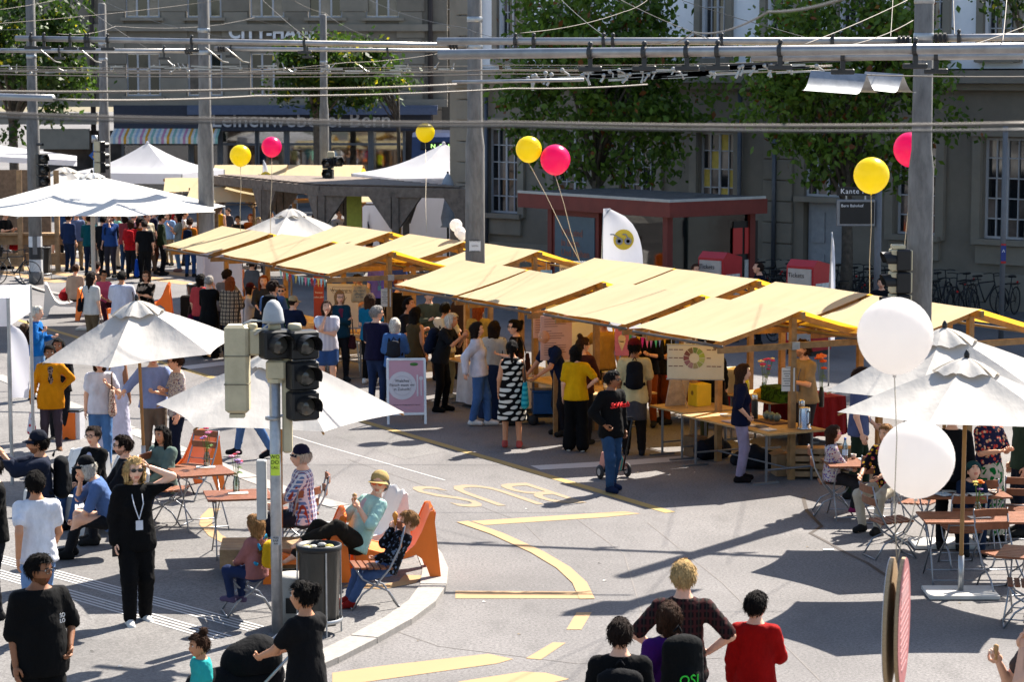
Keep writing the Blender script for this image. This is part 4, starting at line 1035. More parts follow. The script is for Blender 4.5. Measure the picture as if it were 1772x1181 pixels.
def wire(pts, r=.006, m=None, label=None, name='overhead_wire'):
 lm = lambda x: next((n for e, n in ((0, 'left picture edge'), (90, 'corner tree'), (230, 'slim pole'), (400, 'white-panel pole'), (500, 'office lettering'), (620, 'distant pole'), (780, 'copper downpipe'), (890, 'sticker pole'), (1060, 'shelter tree'), (1190, 'pale upper wall'), (1340, 'gap between station trees'), (1480, 'display tree'), (1660, 'right-hand pole')) if x < e), 'right picture edge')
 a, b = lm(pts[0][0]), lm(pts[-1][0])
 if not label: label = 'thin overhead wire ' + ('hanging upright by the ' + a if a == b else 'from the %s to the %s' % (a, b))
 for w in ('lower', 'third', 'lowest', 'short', 'slack', 'taut', 'extra'):
  if label not in _wl: break
  label = w + ' ' + label.split(' ', 1)[1] if label.split()[0] != 'thin' else w + ' ' + label
 _wl.add(label)
 P = [pp(*p) for p in pts]; o0 = P[0]; b = MB()
 Q = []
 for a, c in zip(P, P[1:]):
  n = 10
  for i in range(n): t = i / n; Q.append(a.lerp(c, t) - o0 - Vector((0, 0, .0006 * (c - a).length * 4 * t * (1 - t) * 10)))
 Q.append(P[-1] - o0); b.tube(Q, r, 6); o = b.build(name, m or M_WIRE, None, True); o.location = o0
 return props(o, label, 'wire', 'overhead wires')
blur = '%s of two thick blurred wires crossing the whole picture'
wire([(-60, 193, 9.0), (443, 206, 9.0), (886, 212, 9.0), (1830, 212, 9.0)], .006, None, blur % 'upper')
wire([(-60, 200, 8.5), (443, 212, 8.5), (886, 218, 8.5), (1830, 224, 8.5)], .005, M_WIRED, blur % 'lower')
wire([(-60, 157, 14), (443, 154, 15), (790, 146, 16)], .007); wire([(92, 172, 15.6), (443, 166, 18), (886, 153, 20), (1120, 146, 22)], .007)
for (y0, y1, Y, r) in ((120, 121, 40, .010), (122, 123, 52, .010), (127, 129, 36, .008), (117, 116, 60, .010), (113, 112, 48, .008)):
 wire([(-60, y0, Y), (886, (y0 + y1) / 2, Y), (1440, y1 - 8, Y)], r)
wire([(1440, 128, 30), (1830, 132, 30)], .008)
for p in ([(-40, 43, 50), (345, 5, 55), (380, 0, 55)], [(-40, 20, 60), (95, 0, 66)], [(120, -10, 60), (256, 84, 52)], [(175, 0, 70), (343, 55, 55), (505, 80, 50)], [(455, 0, 60), (538, 71, 55)], [(508, 0, 80), (562, 22, 90), (690, 75, 60)],
          [(640, 0, 60), (806, 48, 45), (868, 66, 40)], [(442, 34, 92), (562, 60, 90), (760, 70, 60)], [(98, 58, 46), (200, 45, 60), (440, 30, 90)], [(972, 0, 40), (1052, 66, 35)], [(1075, 0, 38), (1226, 66, 34)],
          [(1180, 0, 36), (1330, 46, 34), (1400, 66, 34)], [(900, 57, 35), (1080, 20, 45), (1120, 0, 50)], [(1145, 75, 26), (1200, 55, 20), (1330, 20, 12), (1480, -10, 9)], [(1457, 81, 26), (1580, 35, 33)], [(1383, 80, 27), (1570, 0, 30)],
          [(1680, 78, 30), (1830, 20, 34)], [(1545, 0, 40), (1541, 64, 34)], [(1650, 0, 40), (1652, 60, 33)], [(1735, 72, 25), (1742, 0, 30)], [(-40, 50, 60), (75, 47, 55)], [(340, 130, 46), (600, 108, 48), (760, 92, 55)]):
 wire(p, .0055, RNG.choice((M_WIRE, M_WIRE, M_WIRED)))
# the tangle of clamps and section insulators where the lines cross
jn = empty('overhead_junction', pp(1150, 125, 31), 0, 'tangle of silver clamps and rails where the overhead wires cross', 'wire fitting')
o0 = pp(1150, 125, 31); rj = random.Random(3)
M_SILV = mat('fitting_silver', (.36, .35, .33), .4, metal=.7, var=.2)
for i in range(34):
 x0 = rj.uniform(885, 1420); y0 = 140 - (x0 - 885) * .045 + rj.uniform(-11, 7); ln = rj.uniform(25, 110)
 b = MB(); a, c = pp(x0, y0, 31) - o0, pp(x0 + ln, y0 - ln * .05, 31) - o0; b.beam(a, c, .025, rj.choice((.02, .03, .05))); b.build('section_rail', M_SILV if i % 3 else mat('fitting_dark', '#555555'), jn)
for i in range(26):
 x0 = rj.uniform(890, 1420); y0 = 132 - (x0 - 885) * .03 + rj.uniform(-8, 6); a = pp(x0, y0, 31) - o0; c = pp(x0 + rj.uniform(-14, 18), y0 + rj.uniform(6, 22), 31) - o0
 b = MB(); b.tube([a, a.lerp(c, .5) + Vector((.02, 0, .02)), c], .018, 6); b.ball(a, .032, 7, 5); b.build('wire_clamp', M_SILV, jn)
jn2 = empty('overhead_junction', pp(300, 118, 48), 0, 'row of small silver wire clamps crossing in front of the office windows', 'wire fitting'); o0 = pp(300, 118, 48)
for i in range(46):
 x0 = rj.uniform(0, 790); y0 = 118 + rj.uniform(-5, 9); a = pp(x0, y0, 48) - o0
 b = MB()
 if i % 2: b.beam(a, pp(x0 + rj.uniform(10, 50), y0 + rj.uniform(-1, 2), 48) - o0, .03, .03)
 else: b.tube([a, pp(x0 + rj.uniform(-16, 16), y0 - rj.uniform(6, 16), 48) - o0], .012, 5); b.ball(a, .035, 6, 5)
 b.build('wire_clamp', M_SILV, jn2)
for px in (105, 175, 395, 430):
 b = MB(); b.tube([pp(px - 40, 82, 47) - o0, pp(px - 10, 106, 47.5) - o0, pp(px, 108, 48) - o0], .014, 6); b.build('jumper_cable', M_SILV, jn2, True)
# curved metal covers hung on the line by the right-hand pole
M_COV = mat('cover_zinc', (.30, .31, .32), .4, metal=.6, var=.25, vs=6)
for k, (x0, x1, xe, lab) in enumerate(((1403, 1500, 1480, 'nearer bent sheet metal cover hung on the overhead line'), (1497, 1563, 1545, 'farther bent sheet metal cover hung on the overhead line'))):
 Yd = 30 + k * .6; A, B = pp(x0, 122 + k * 1.5, Yd), pp(x1, 128, Yd); C_, D_ = pp(x0 - 16, 156 - k * 3, Yd - .35), pp(xe, 163 - k * 3, Yd - .35); E_, F_ = pp(x0 + 40, 158, Yd + .4), pp(x1 + 24, 160, Yd + .4)
 o0 = A.copy(); b = MB()
 for (p, q_, r_, s_) in ((A, B, D_, C_), (A, B, F_, E_)):
  fn = lambda u, v, p=p, q_=q_, r_=r_, s_=s_: (p.lerp(q_, u).lerp(s_.lerp(r_, u), v)) - o0 - Vector((0, 0, .10 * math.sin(v * math.pi) * .8))
  b.grid(fn, 4, 6)
 o = b.build('line_cover', M_COV, None, True, o0); props(o, lab, 'cover')
# ---------------------------------------------------------------- traffic light close by
TY = 24.41; t0 = px_at(472, TY); tl_ = empty('traffic_light', t0, 0, 'near traffic light on a galvanised post with black heads facing right', 'traffic light')
tp = lambda px, py, dy=0: depth_at(px, py, TY + dy) - t0
b = MB(); b.tube([(0, 0, 0), (0, 0, 1.5), (0, 0, tp(472, 560).z)], [.058, .057, .056], 16); b.build('post', mat('post_galv', (.38, .385, .40), .45, metal=.6, var=.3, vs=4), tl_, True)
M_BEI = mat('signal_beige', '#b8ad8f', .6)
b = MB(); b.box(tp(411, 638), (.245, .22, .90), None, .03); b.box(tp(411, 567), (.20, .2, .06), None, .02); b.box(tp(411, 719), (.15, .15, .04)); b.build('rear_signal_case', M_BEI, tl_)
b = MB(); b.box(tp(411, 615, -.001), (.252, .227, .012)); b.box(tp(411, 664, -.001), (.252, .227, .012)); b.build('case_joint', mat('joint_dark', (.18, .16, .11), .8), tl_)
b = MB(); b.box(tp(450, 592), (.22, .14, .27), None, .02); b.box(tp(478, 640), (.20, .16, .20), None, .02); b.tube([tp(478, 655), tp(478, 662)], .09, 12); b.build('junction_box', M_BEI, tl_)
b = MB(); b.box(tp(497, 700, .03), (.10, .1, 1.0), None, .02); b.build('back_plate', M_BEI, tl_)
signal_head(tl_, tp(481, 597, -.12), rad(28), 1);
signal_head(tl_, tp(528, 598, -.10), rad(28), 1); signal_head(tl_, tp(528, 598 + 53, -.10), rad(28), 2)
b = MB(); b.lathe([(.115, 0), (.112, .03), (.095, .14), (.06, .21), (.02, .235), (.001, .236)], tp(473, 559), 18); b.build('beacon', mat('beacon_grey', (.36, .37, .38), .5), tl_, True)
for px, w_ in ((475, .13), (510, .14), (437, .10)):
 b = MB(); b.lathe([(w_ * .5, 0), (w_ * .5, .05), (w_ * .42, .07)], tp(px, 572), 14); b.build('cable_cap', M_BEI, tl_, True)
b = MB(); b.tube([tp(420, 562, -.1), tp(435, 555, -.12), tp(470, 557, -.12), tp(440, 580, -.1)], .012, 8); b.build('cable', mat('cable_grey', (.45, .44, .4), .5), tl_, True)
b = MB(); b.lathe([(.060, -.02), (.078, -.015), (.078, .015), (.060, .02)], tp(472, 724), 14); b.tube([tp(472, 724), tp(500, 717)], .014, 8); b.build('bracket', M_GALV, tl_, True)
def wrap_sticker(px, py, w, h, m, txt, sizes, ink):
 c = tp(px, py); n = 8; s_ = MB()
 s_.grid(lambda u, v: (.0585 * math.sin((u - .5) * 1.9), -.0585 * math.cos((u - .5) * 1.9), c.z + (v - .5) * h), n, 1); s_.build('sticker', m, tl_)
 for t, sz, dz in zip(txt, sizes, [h / 2 - h * (i + .5) / len(txt) for i in range(len(txt))]): letters('lettering', t, sz, ink, tl_, (c.x * 0, -.0615, c.z + dz), extrude=.0006)
ink = mat('ink_black', '#050505', .6)
wrap_sticker(474, 804, .11, .22, mat('sticker_lime', (.55, .72, .06), .5, var=0), ('WO', 'DO', 'CALL', ''), (.055, .055, .036, .03), ink)
wrap_sticker(474, 935, .09, .09, mat('sticker_grey', (.42, .42, .42), .5, var=0), ('FREE', 'BAR', 'AN'), (.030, .032, .030), ink)
b = MB(); b.box(tp(453, 848, .05), (.10, .10, .62), None, .01); b.build('control_box', mat('box_grey', (.40, .40, .385), .5), tl_)
# signals farther back
sg = empty('traffic_light', px_at(76, 66.4), 0, 'black traffic signal fixed to the striped-foot pole on the left', 'traffic light')
b = MB(); b.tube([(-.2, .3, 3.1), (0, 0, 3.1)], .04, 8); b.tube([(-.2, .3, 3.9), (0, 0, 3.9)], .04, 8); b.build('arm', M_BLACK, sg)
signal_head(sg, (0, 0, depth_at(76, 275, 66.4).z), rad(35), 3)
sg = empty('traffic_light', px_at(166, 70), 0, 'beige-backed traffic light with blue arrow plate before the white tent', 'traffic light')
b = MB(); b.tube([(0, 0, 0), (0, 0, depth_at(166, 240, 70).z)], .05, 12); b.tube([(0, 0, depth_at(166, 247, 70).z), (0, 0, depth_at(166, 234, 70).z)], .085, 12); b.build('post', M_GALV, sg, True)
signal_head(sg, (.20, -.02, depth_at(166, 253, 70).z), rad(140), 3)
b = MB(); zc = depth_at(166, 269, 70).z; b.slab([(-.16, -.09, zc), (0, -.09, zc - .16), (.16, -.09, zc), (0, -.09, zc + .16)], .02, (0, 1, 0)); b.build('arrow_plate', mat('sign_blue', (.02, .09, .32), .4, var=0), sg)
b = MB(); b.slab([(-.02, -.095, zc + .1), (-.02, -.095, zc - .02), (-.06, -.095, zc - .02), (0, -.095, zc - .1), (.06, -.095, zc - .02), (.02, -.095, zc - .02), (.02, -.095, zc + .1)], .004, (0, 1, 0)); b.build('arrow', mat('sign_yellow', (.75, .45, .03), .4, var=0), sg)
sg = empty('traffic_light', px_at(570, 70), 0, 'black twin traffic light showing above the wooden pergola roof', 'traffic light')
b = MB(); b.tube([(0, .12, 0), (0, .12, 3.2)], .05, 12); b.build('post', M_GALV, sg, True); zc = depth_at(570, 283, 70).z
signal_head(sg, (-.05, 0, zc), rad(-15), 2); signal_head(sg, (.25, .02, zc + .06), rad(25), 1); b = MB(); b.box((.05, .05, zc + .26), (.2, .2, .18), None, .02); b.build('sensor', M_BEI, sg)
sg = empty('traffic_light', px_at(1553, 33.2), 0, 'beige side of a traffic signal on the pole behind the white balloons', 'traffic light')
b = MB(); b.tube([(.25, .25, 2.6), (0, 0, 2.6)], .04, 8); b.build('arm', M_GALV, sg); zc = depth_at(1553, 450, 33.2).z
signal_head(sg, (0, 0, zc), rad(-80), 3); b = MB(); b.box((.02, .02, zc + .18), (.18, .2, .06), None, .01); b.build('cap', M_BEI, sg)
for i in range(3):
 b = MB(); b.box((.03, .04, zc - i * .31), (.23, .27, .29), None, .012); b.build('side_case', M_BEI, sg)
# ================================================================ KIOSK SHELTER
kf = Vector((3.5, 53.7, 0)); e1, e2 = Vector((-.6, .8, 0)), Vector((.8, .6, 0)); L1, L2 = 5.6, 2.95
M_RED = mat('shelter_red', (.14, .024, .018), .55, var=.15, vs=3)
ki = empty('tram_shelter', kf, 0, 'rust-red tram stop shelter with flat roof and glass walls', 'shelter')
RK = Matrix((e1, e2, Vector((0, 0, 1)))).transposed()
b = MB(); b.box(e1 * L1 / 2 + e2 * L2 / 2 + Vector((0, 0, 2.80)), (L1, L2, .34), RK); b.build('roof_fascia', M_RED, ki)
b = MB(); b.box(e1 * L1 / 2 + e2 * L2 / 2 + Vector((0, 0, 2.99)), (L1 - .08, L2 - .08, .04), RK); b.build('roof_top', mat('roof_gravel', (.05, .052, .052), .9, var=.6, vs=3, bump=.4), ki)
b = MB(); b.box(e1 * L1 / 2 + Vector((0, 0, 3.0)) + e2 * .03, (L1 + .02, .07, .06), RK); b.box(e1 * .03 + e2 * L2 / 2 + Vector((0, 0, 3.0)), (.07, L2 - .1, .058), RK); b.build('roof_trim', mat('trim_zinc', (.34, .36, .36), .5, metal=.4), ki)
for a_, c_ in ((.35, .25), (L1 - .9, .35), (.35, L2 - .2), (L1 - .9, L2 - .2)):
 b = MB(); b.box(e1 * a_ + e2 * c_ + Vector((0, 0, 1.32)), (.16, .16, 2.62), RK); b.build('column', M_RED, ki)
b = MB(); b.box(e1 * (L1 - 1.85) + e2 * .35 + Vector((0, 0, 1.5)), (1.75, .10, 2.25), RK); b.build('poster_case', M_RED, ki)
b = MB(); b.box(e1 * (L1 - 1.85) + e2 * .29 + Vector((0, 0, 1.45)), (1.5, .03, 2.05), RK); b.build('poster', mat('poster_teal', (.055, .10, .135), .4, var=.1), ki)
ang_k = math.atan2(-e1.y, -e1.x)
for i, t in enumerate(('Wir sind', 'in Bern.', 'Und stehen', 'zu Bern.', 'Seit 18')):
 letters('lettering', t, .23, mat('poster_ink', (.22, .10, .075), .6, var=0), ki, e1 * (L1 - 1.35) + e2 * .268 + Vector((0, 0, 2.08 - i * .24 - (.06 if i == 4 else 0))), (math.pi / 2, 0, ang_k), 'LEFT', .001, bold=.006)
for (p, q_, nm) in ((e1 * .4 + e2 * (L2 - .1), e1 * (L1 - .9) + e2 * (L2 - .1), 'glass_wall'), (e1 * .38 + e2 * .3, e1 * .38 + e2 * (L2 - .2), 'glass_wall'), (e1 * .5 + e2 * .28, e1 * 2.6 + e2 * .28, 'glass_wall')):
 n = 2
 for i in range(n):
  a_, c_ = p.lerp(q_, i / n), p.lerp(q_, (i + 1) / n); b = MB(); b.slab([a_ + Vector((0, 0, .25)), c_ + Vector((0, 0, .25)), c_ + Vector((0, 0, 2.6)), a_ + Vector((0, 0, 2.6))], .015, (c_ - a_).cross(Vector((0, 0, 1))).normalized()); b.build(nm, glass('shelter_glass', '#7f9094', .0), ki)
b = MB(); b.box(e1 * .40 + e2 * (L2 - .35) + Vector((0, 0, 1.35)), (.12, .75, 2.2), RK); pb = b.build('timetable_board', M_BLACK, ki)
for k in range(2):
 x_ = L2 - .62 + k * .36; b = MB(); b.box(e1 * .32 + e2 * x_ + Vector((0, 0, 2.0)), (.02, .28, .6), RK); b.build('red_header', mat('header_red', (.45, .03, .03), .4, var=0), ki)
 for j in range(2): b = MB(); b.box(e1 * .32 + e2 * x_ + Vector((0, 0, 1.35 - j * .5)), (.02, .27, .42), RK); b.build('timetable', mat('paper_grey', (.42, .42, .40), .7, var=.3, vs=30), ki)
b = MB(); b.box(e1 * 1.3 + e2 * 1.9 + Vector((0, 0, .45)), (1.6, .4, .06), RK); b.box(e1 * 1.3 + e2 * 1.9 + Vector((0, 0, .21)), (.1, .3, .42), RK); b.build('bench', M_GALV, ki)
def ticket_machine(px, Y, rz, label):
 r = empty('ticket_machine', px_at(px, Y), rz, label, 'ticket machine', 'ticket machines by the tram stop')
 b = MB(); b.slab([(-.34, -.25, .1), (-.34, -.25, 1.85), (-.34, -.10, 1.98), (-.34, .42, 1.86), (-.34, .42, .1)], .68, (1, 0, 0)); b.build('cabinet', mat('machine_red', (.36, .012, .02), .4, var=.08), r)
 b = MB(); b.box((0, -.262, 1.05), (.58, .03, 1.5)); b.build('front_panel', mat('machine_front', (.38, .36, .33), .5), r)
 b = MB(); b.box((-.08, -.282, 1.25), (.34, .02, .36)); b.build('screen', mat('machine_screen', (.02, .025, .03), .15), r); b = MB(); b.box((-.08, -.285, .85), (.34, .03, .34)); b.build('keypad', mat('keypad_dark', (.05, .05, .055), .5), r)
 b = MB(); b.box((.2, -.28, 1.0), (.10, .02, .5)); b.build('coin_slot', mat('slot_dark', (.1, .1, .1), .5), r)
 letters('lettering', 'Tickets', .14, mat('ink_dark', (.03, .03, .035), .5, var=0), r, (-.08, -.283, 1.66))
 b = MB(); b.box((.345, .08, 1.05), (.02, .5, .9)); b.build('network_map', mat('map_paper', (.5, .52, .5), .6, var=.4, vs=12), r)
 b = MB(); b.box((0, .06, .06), (.64, .6, .12)); b.build('base', M_BLACK, r)
ticket_machine(1243, 52.3, rad(-42), 'red ticket machine inside the glass tram shelter')
ticket_machine(1398, 50.0, rad(-42), 'red ticket machine with city map standing free beside the shelter')
# departure display
dp = empty('departure_display', px_at(1520, 51.0), 0, 'black departure display reading Kante on a grey post', 'display')
b = MB(); b.tube([(0, 0, 0), (0, 0, depth_at(1520, 325, 51).z)], .075, 12); b.build('post', mat('post_grey', (.13, .135, .145), .5), dp, True)
z1_, z0_ = depth_at(1480, 345, 51).z, depth_at(1480, 391, 51).z; cx_ = (1480 - 1520) / CAM_F * 51
b = MB(); b.box((cx_, -.05, (z0_ + z1_) / 2), (.80, .16, z1_ - z0_), None, .01); b.build('display_case', mat('case_alu', (.18, .19, .21), .4, metal=.4), dp)
b = MB(); b.box((cx_ + .02, -.135, (z0_ + z1_) / 2), (.72, .01, z1_ - z0_ - .1)); b.build('screen', M_BLACK, dp)
zk = depth_at(1480, 331, 51).z; b = MB(); b.box((cx_, -.05, zk), (.80, .06, .18)); b.build('name_board', M_BLACK, dp)
for x_ in (-.2, .2):
 b = MB(); b.box((cx_ + x_, -.05, (zk + z1_) / 2), (.03, .03, zk - z1_)); b.build('hanger', M_GALV, dp)
letters('lettering', 'Kante F', .15, mat('sign_white', '#dddddd', .5), dp, (cx_ - .33, -.085, zk), (math.pi / 2, 0, 0), 'LEFT', .002, spacing=1.12)
letters('lettering', 'Bern Bahnhof', .085, mat('sign_white', '#dddddd', .5), dp, (cx_ - .32, -.145, z1_ - .13), (math.pi / 2, 0, 0), 'LEFT', .001)
# tall street pole with a small blue-red plate
sp_ = empty('sign_post', px_at(1737, 53), 0, 'grey post with small blue and red arrow plate by the bikes', 'sign')
b = MB(); b.tube([(0, 0, 0), (0, 0, depth_at(1737, 218, 53).z)], .06, 10); b.build('post', mat('post_grey', '#666666', .5), sp_, True)
za = depth_at(1737, 438, 53).z; b = MB(); b.box((0, -.07, za), (.11, .02, .38)); b.build('plate', mat('plate_navy', (.02, .04, .2), .4, var=0), sp_)
b = MB(); b.box((0, -.075, za - .20), (.11, .02, .05)); b.box((0, -.075, za + .19), (.11, .02, .04)); b.build('plate_edge', mat('plate_red', (.4, .02, .02), .4, var=0), sp_)
letters('arrow', '↑' if False else '^', .16, mat('sign_white', '#dddddd', .5), sp_, (0, -.083, za + .02), extrude=.001)
# beach flag with a lemon-coloured badge
def beach_flag(px, Y, z_top, wid, label, badge=True, rz=0):
 r = empty('beach_flag', px_at(px, Y), rz, label, 'flag')
 b = MB(); b.tube([(0, 0, 0), (0, 0, z_top * .7), (.03, 0, z_top * .95), (.2 * wid, 0, z_top)], .016, 8); b.build('pole', M_GALV, r, True)
 n = 16
 def f(u, v):
  z = .75 + (z_top - .75) * v; w = wid * (1.0 if v < .5 else max(.03, 1 - ((v - .5) / .5) ** 2.8) ** .5); x0 = .02
  return (x0 + (w - x0) * u, .03 * math.sin(u * 4 + v * 5), z)
 b = MB(); b.grid(f, 8, n); b.build('cloth', canvas('flag_white', (.72, .73, .78), (.6, .6, .65), .3), r, True)
 if badge:
  c = (wid * .52, -.05, z_top - .60); b = MB(); b.lathe([(.20, 0), (.20, .01)], c, 24, Matrix.Rotation(math.pi / 2, 3, 'X')); b.build('badge', mat('badge_yellow', (.72, .52, .05), .6, var=0), r)
  for sx in (-1, 1):
   b = MB(); b.lathe([(.035, 0), (.035, .02), (.07, .02), (.07, 0)], (c[0] + sx * .085, -.065, c[2] - .03), 16, Matrix.Rotation(math.pi / 2, 3, 'X')); b.build('emblem_ring', mat('emblem_grey', (.25, .25, .27), .5), r)
   b = MB(); b.tube([(c[0] + sx * .085, -.07, c[2] + .03), (c[0] + sx * .12 - .08, -.07, c[2] + .10), (c[0] + sx * .12 - .14, -.07, c[2] + .10)], .014, 6); b.build('emblem_arm', mat('emblem_grey', '#888888'), r)
 return r
beach_flag(1042, 46.9, depth_at(1045, 361, 46.9).z, .80, 'white beach flag with round yellow goggles badge beside the shelter')
beach_flag(455, 84, depth_at(460, 277, 84).z, .22, 'small white beach flag standing between the far yellow roofs')
o = beach_flag(1438, 44.8, depth_at(1440, 402, 44.8).z, .10, 'narrow white banner pole seen edge-on beside the free-standing ticket machine', False)
o = beach_flag(8, 37.5, depth_at(40, 562, 37.5).z, .33, 'white beach flag at the left edge next to the corner tent leg', False)
# ================================================================ PERGOLA
pz_top = 2.78; pc, pl_, pr_ = ground_at(556, 322, pz_top), ground_at(371, 304, pz_top), ground_at(815, 327, pz_top)
M_OLDW = wood('weathered_wood', (.17, .132, .105), .8)
pg = empty('timber_pergola', (pc.x, pc.y, 0), 0, 'weathered timber pergola with braced posts behind the stalls', 'pergola')
o0 = Vector((pc.x, pc.y, 0)); A_, B_ = Vector((pl_.x, pl_.y, 0)) - o0, Vector((pr_.x, pr_.y, 0)) - o0
zb = pz_top - .13
for (p, q_) in ((Vector((0, 0, 0)), A_), (Vector((0, 0, 0)), B_), (A_, A_ + B_), (B_, A_ + B_)):
 b = MB(); b.beam(p + Vector((0, 0, zb)), q_ + Vector((0, 0, zb)), .16, .26); b.build('beam', M_OLDW, pg)
for i in range(1, 15):
 t = i / 15; b = MB(); b.beam(A_ * t + Vector((0, 0, zb + .17)), A_ * t + B_ + Vector((0, 0, zb + .17)), .34, .03); b.build('roof_board', M_OLDW, pg)
posts = [Vector((0, 0, 0)), A_ * .5, A_, B_ * .5, B_, A_ + B_, A_ * .5 + B_, A_ + B_ * .5]
for k, p in enumerate(posts):
 b = MB(); b.box(p + Vector((0, 0, zb / 2)), (.18, .18, zb)); po = b.build('post', M_OLDW, pg)
 for d in (A_.normalized(), -A_.normalized(), B_.normalized(), -B_.normalized()):
  if k in (0,) and d.dot(A_ + B_) < -1e9: continue
  n = Vector((-d.y, d.x, 0)); b = MB(); b.slab([p + d * .09 + Vector((0, 0, zb - .13)), p + d * .75 + Vector((0, 0, zb - .13)), p + d * .09 + Vector((0, 0, zb - 1.0))], .10, n);
  inside = True
  for q_ in (A_, B_):
   t = (p + d * .5).dot(q_) / q_.dot(q_)
  c_ = p + d * .5; M2 = Matrix(((A_.x, B_.x), (A_.y, B_.y))).inverted() @ Vector((c_.x, c_.y))
  on_edge = min(abs(M2[0]), abs(M2[0] - 1), abs(M2[1]), abs(M2[1] - 1)) < .03 and -.03 < M2[0] < 1.03 and -.03 < M2[1] < 1.03
  if on_edge: b.build('brace', M_OLDW, po)
# ================================================================ TENTS
M_TENT = canvas('tent_white', (.60, .60, .63), (.66, .66, .70), .45, .2, 3)
def popup_tent(c, w, d, ze, zp, val, rz, label, walls=()):
 r = empty('popup_tent', c, rz, label, 'tent')
 def side(sx, sy, ex_, ey_, L):
  pass
 cor = [Vector((-w / 2, -d / 2, ze)), Vector((w / 2, -d / 2, ze)), Vector((w / 2, d / 2, ze)), Vector((-w / 2, d / 2, ze))]; ap = Vector((0, 0, zp))
 for i in range(4):
  a, b_ = cor[i], cor[(i + 1) % 4]; m = MB()
  def fn(u, v, a=a, b_=b_):
   p = a.lerp(b_, u).lerp(ap, v); p.z -= .22 * math.sin(v * math.pi) * (1 - .3 * abs(u - .5)); return p
  m.grid(fn, 8, 8); m.build('roof_panel', M_TENT, r, True)
  m = MB(); m.grid(lambda u, v, a=a, b_=b_: a.lerp(b_, u) - Vector((0, 0, val * v)) + Vector((0, .02 * math.sin(u * 20) * v, 0)), 12, 2); m.build('valance', M_TENT, r, True)
  m = MB(); m.tube([Vector((a.x, a.y, 0)), a], .025, 8); m.build('leg', M_GALV, r)
  if i in walls:
   m = MB(); m.grid(lambda u, v, a=a, b_=b_: Vector((a.x, a.y, .05)).lerp(Vector((b_.x, b_.y, .05)), u) + Vector((0, .03 * math.sin(u * 18), (ze - .1) * v)), 16, 3); m.build('side_wall', M_TENT, r, True)
 m = MB(); m.ball(ap, .06, 8, 6); m.build('finial', M_TENT, r)
 return r
popup_tent(px_at(257, 84) , 4.1, 4.0, depth_at(250, 300, 82).z, depth_at(256, 247, 84).z, .35, rad(-14), 'white pop-up tent with pointed peak behind the huge parasol')
popup_tent(px_at(768, 76), 4.6, 4.4, depth_at(700, 305, 75).z, depth_at(745, 248, 76).z, .3, rad(22), 'white pop-up tent next to the station corner behind the pergola', (0, 3))
ct = popup_tent(px_at(-98, 34.5), 2.1, 2.1, depth_at(0, 505, 34.5).z, depth_at(0, 440, 34.5).z, .40, rad(3), 'white tent corner with metal leg cut by the left picture edge')
# wooden bar with a white sail at the far left
br = empty('wooden_bar', px_at(60, 74), 0, 'wooden bar hut with white canvas roof at the far left', 'stall')
o0 = px_at(60, 74)
q4 = [depth_at(-60, 243, 78) - o0, depth_at(133, 270, 76) - o0, depth_at(133, 278, 71) - o0, depth_at(-60, 268, 71) - o0]
b = MB(); b.grid(lambda u, v: q4[0].lerp(q4[1], u).lerp(q4[3].lerp(q4[2], u), v) - Vector((0, 0, .12 * math.sin(u * math.pi) * math.sin(v * math.pi))), 10, 6); b.build('canvas_roof', M_TENT, br, True)
b = MB(); b.grid(lambda u, v: q4[3].lerp(q4[2], u) - Vector((0, 0, .16 * v)), 10, 1); b.build('roof_edge', M_TENT, br, True)
M_FIR = wood('fir_wood', (.30, .19, .10), .65)
for px in (-30, 33, 97):
 p = depth_at(px, 300, 71.5) - o0; b = MB(); b.box((p.x, p.y, 1.5), (.14, .14, 3.0)); b.build('post', M_FIR, br)
for z in (.35, .95, 1.1):
 b = MB(); b.box((-.3, -2.2, z), (3.4, .5 if z > 1 else .05, .06 if z > 1 else .35)); b.build('counter_board', M_FIR, br)
b = MB(); b.box((-.8, .5, 1.5), (2.4, .1, 2.8)); b.build('rear_wall', wood('bar_wall', (.12, .085, .06), .8), br)
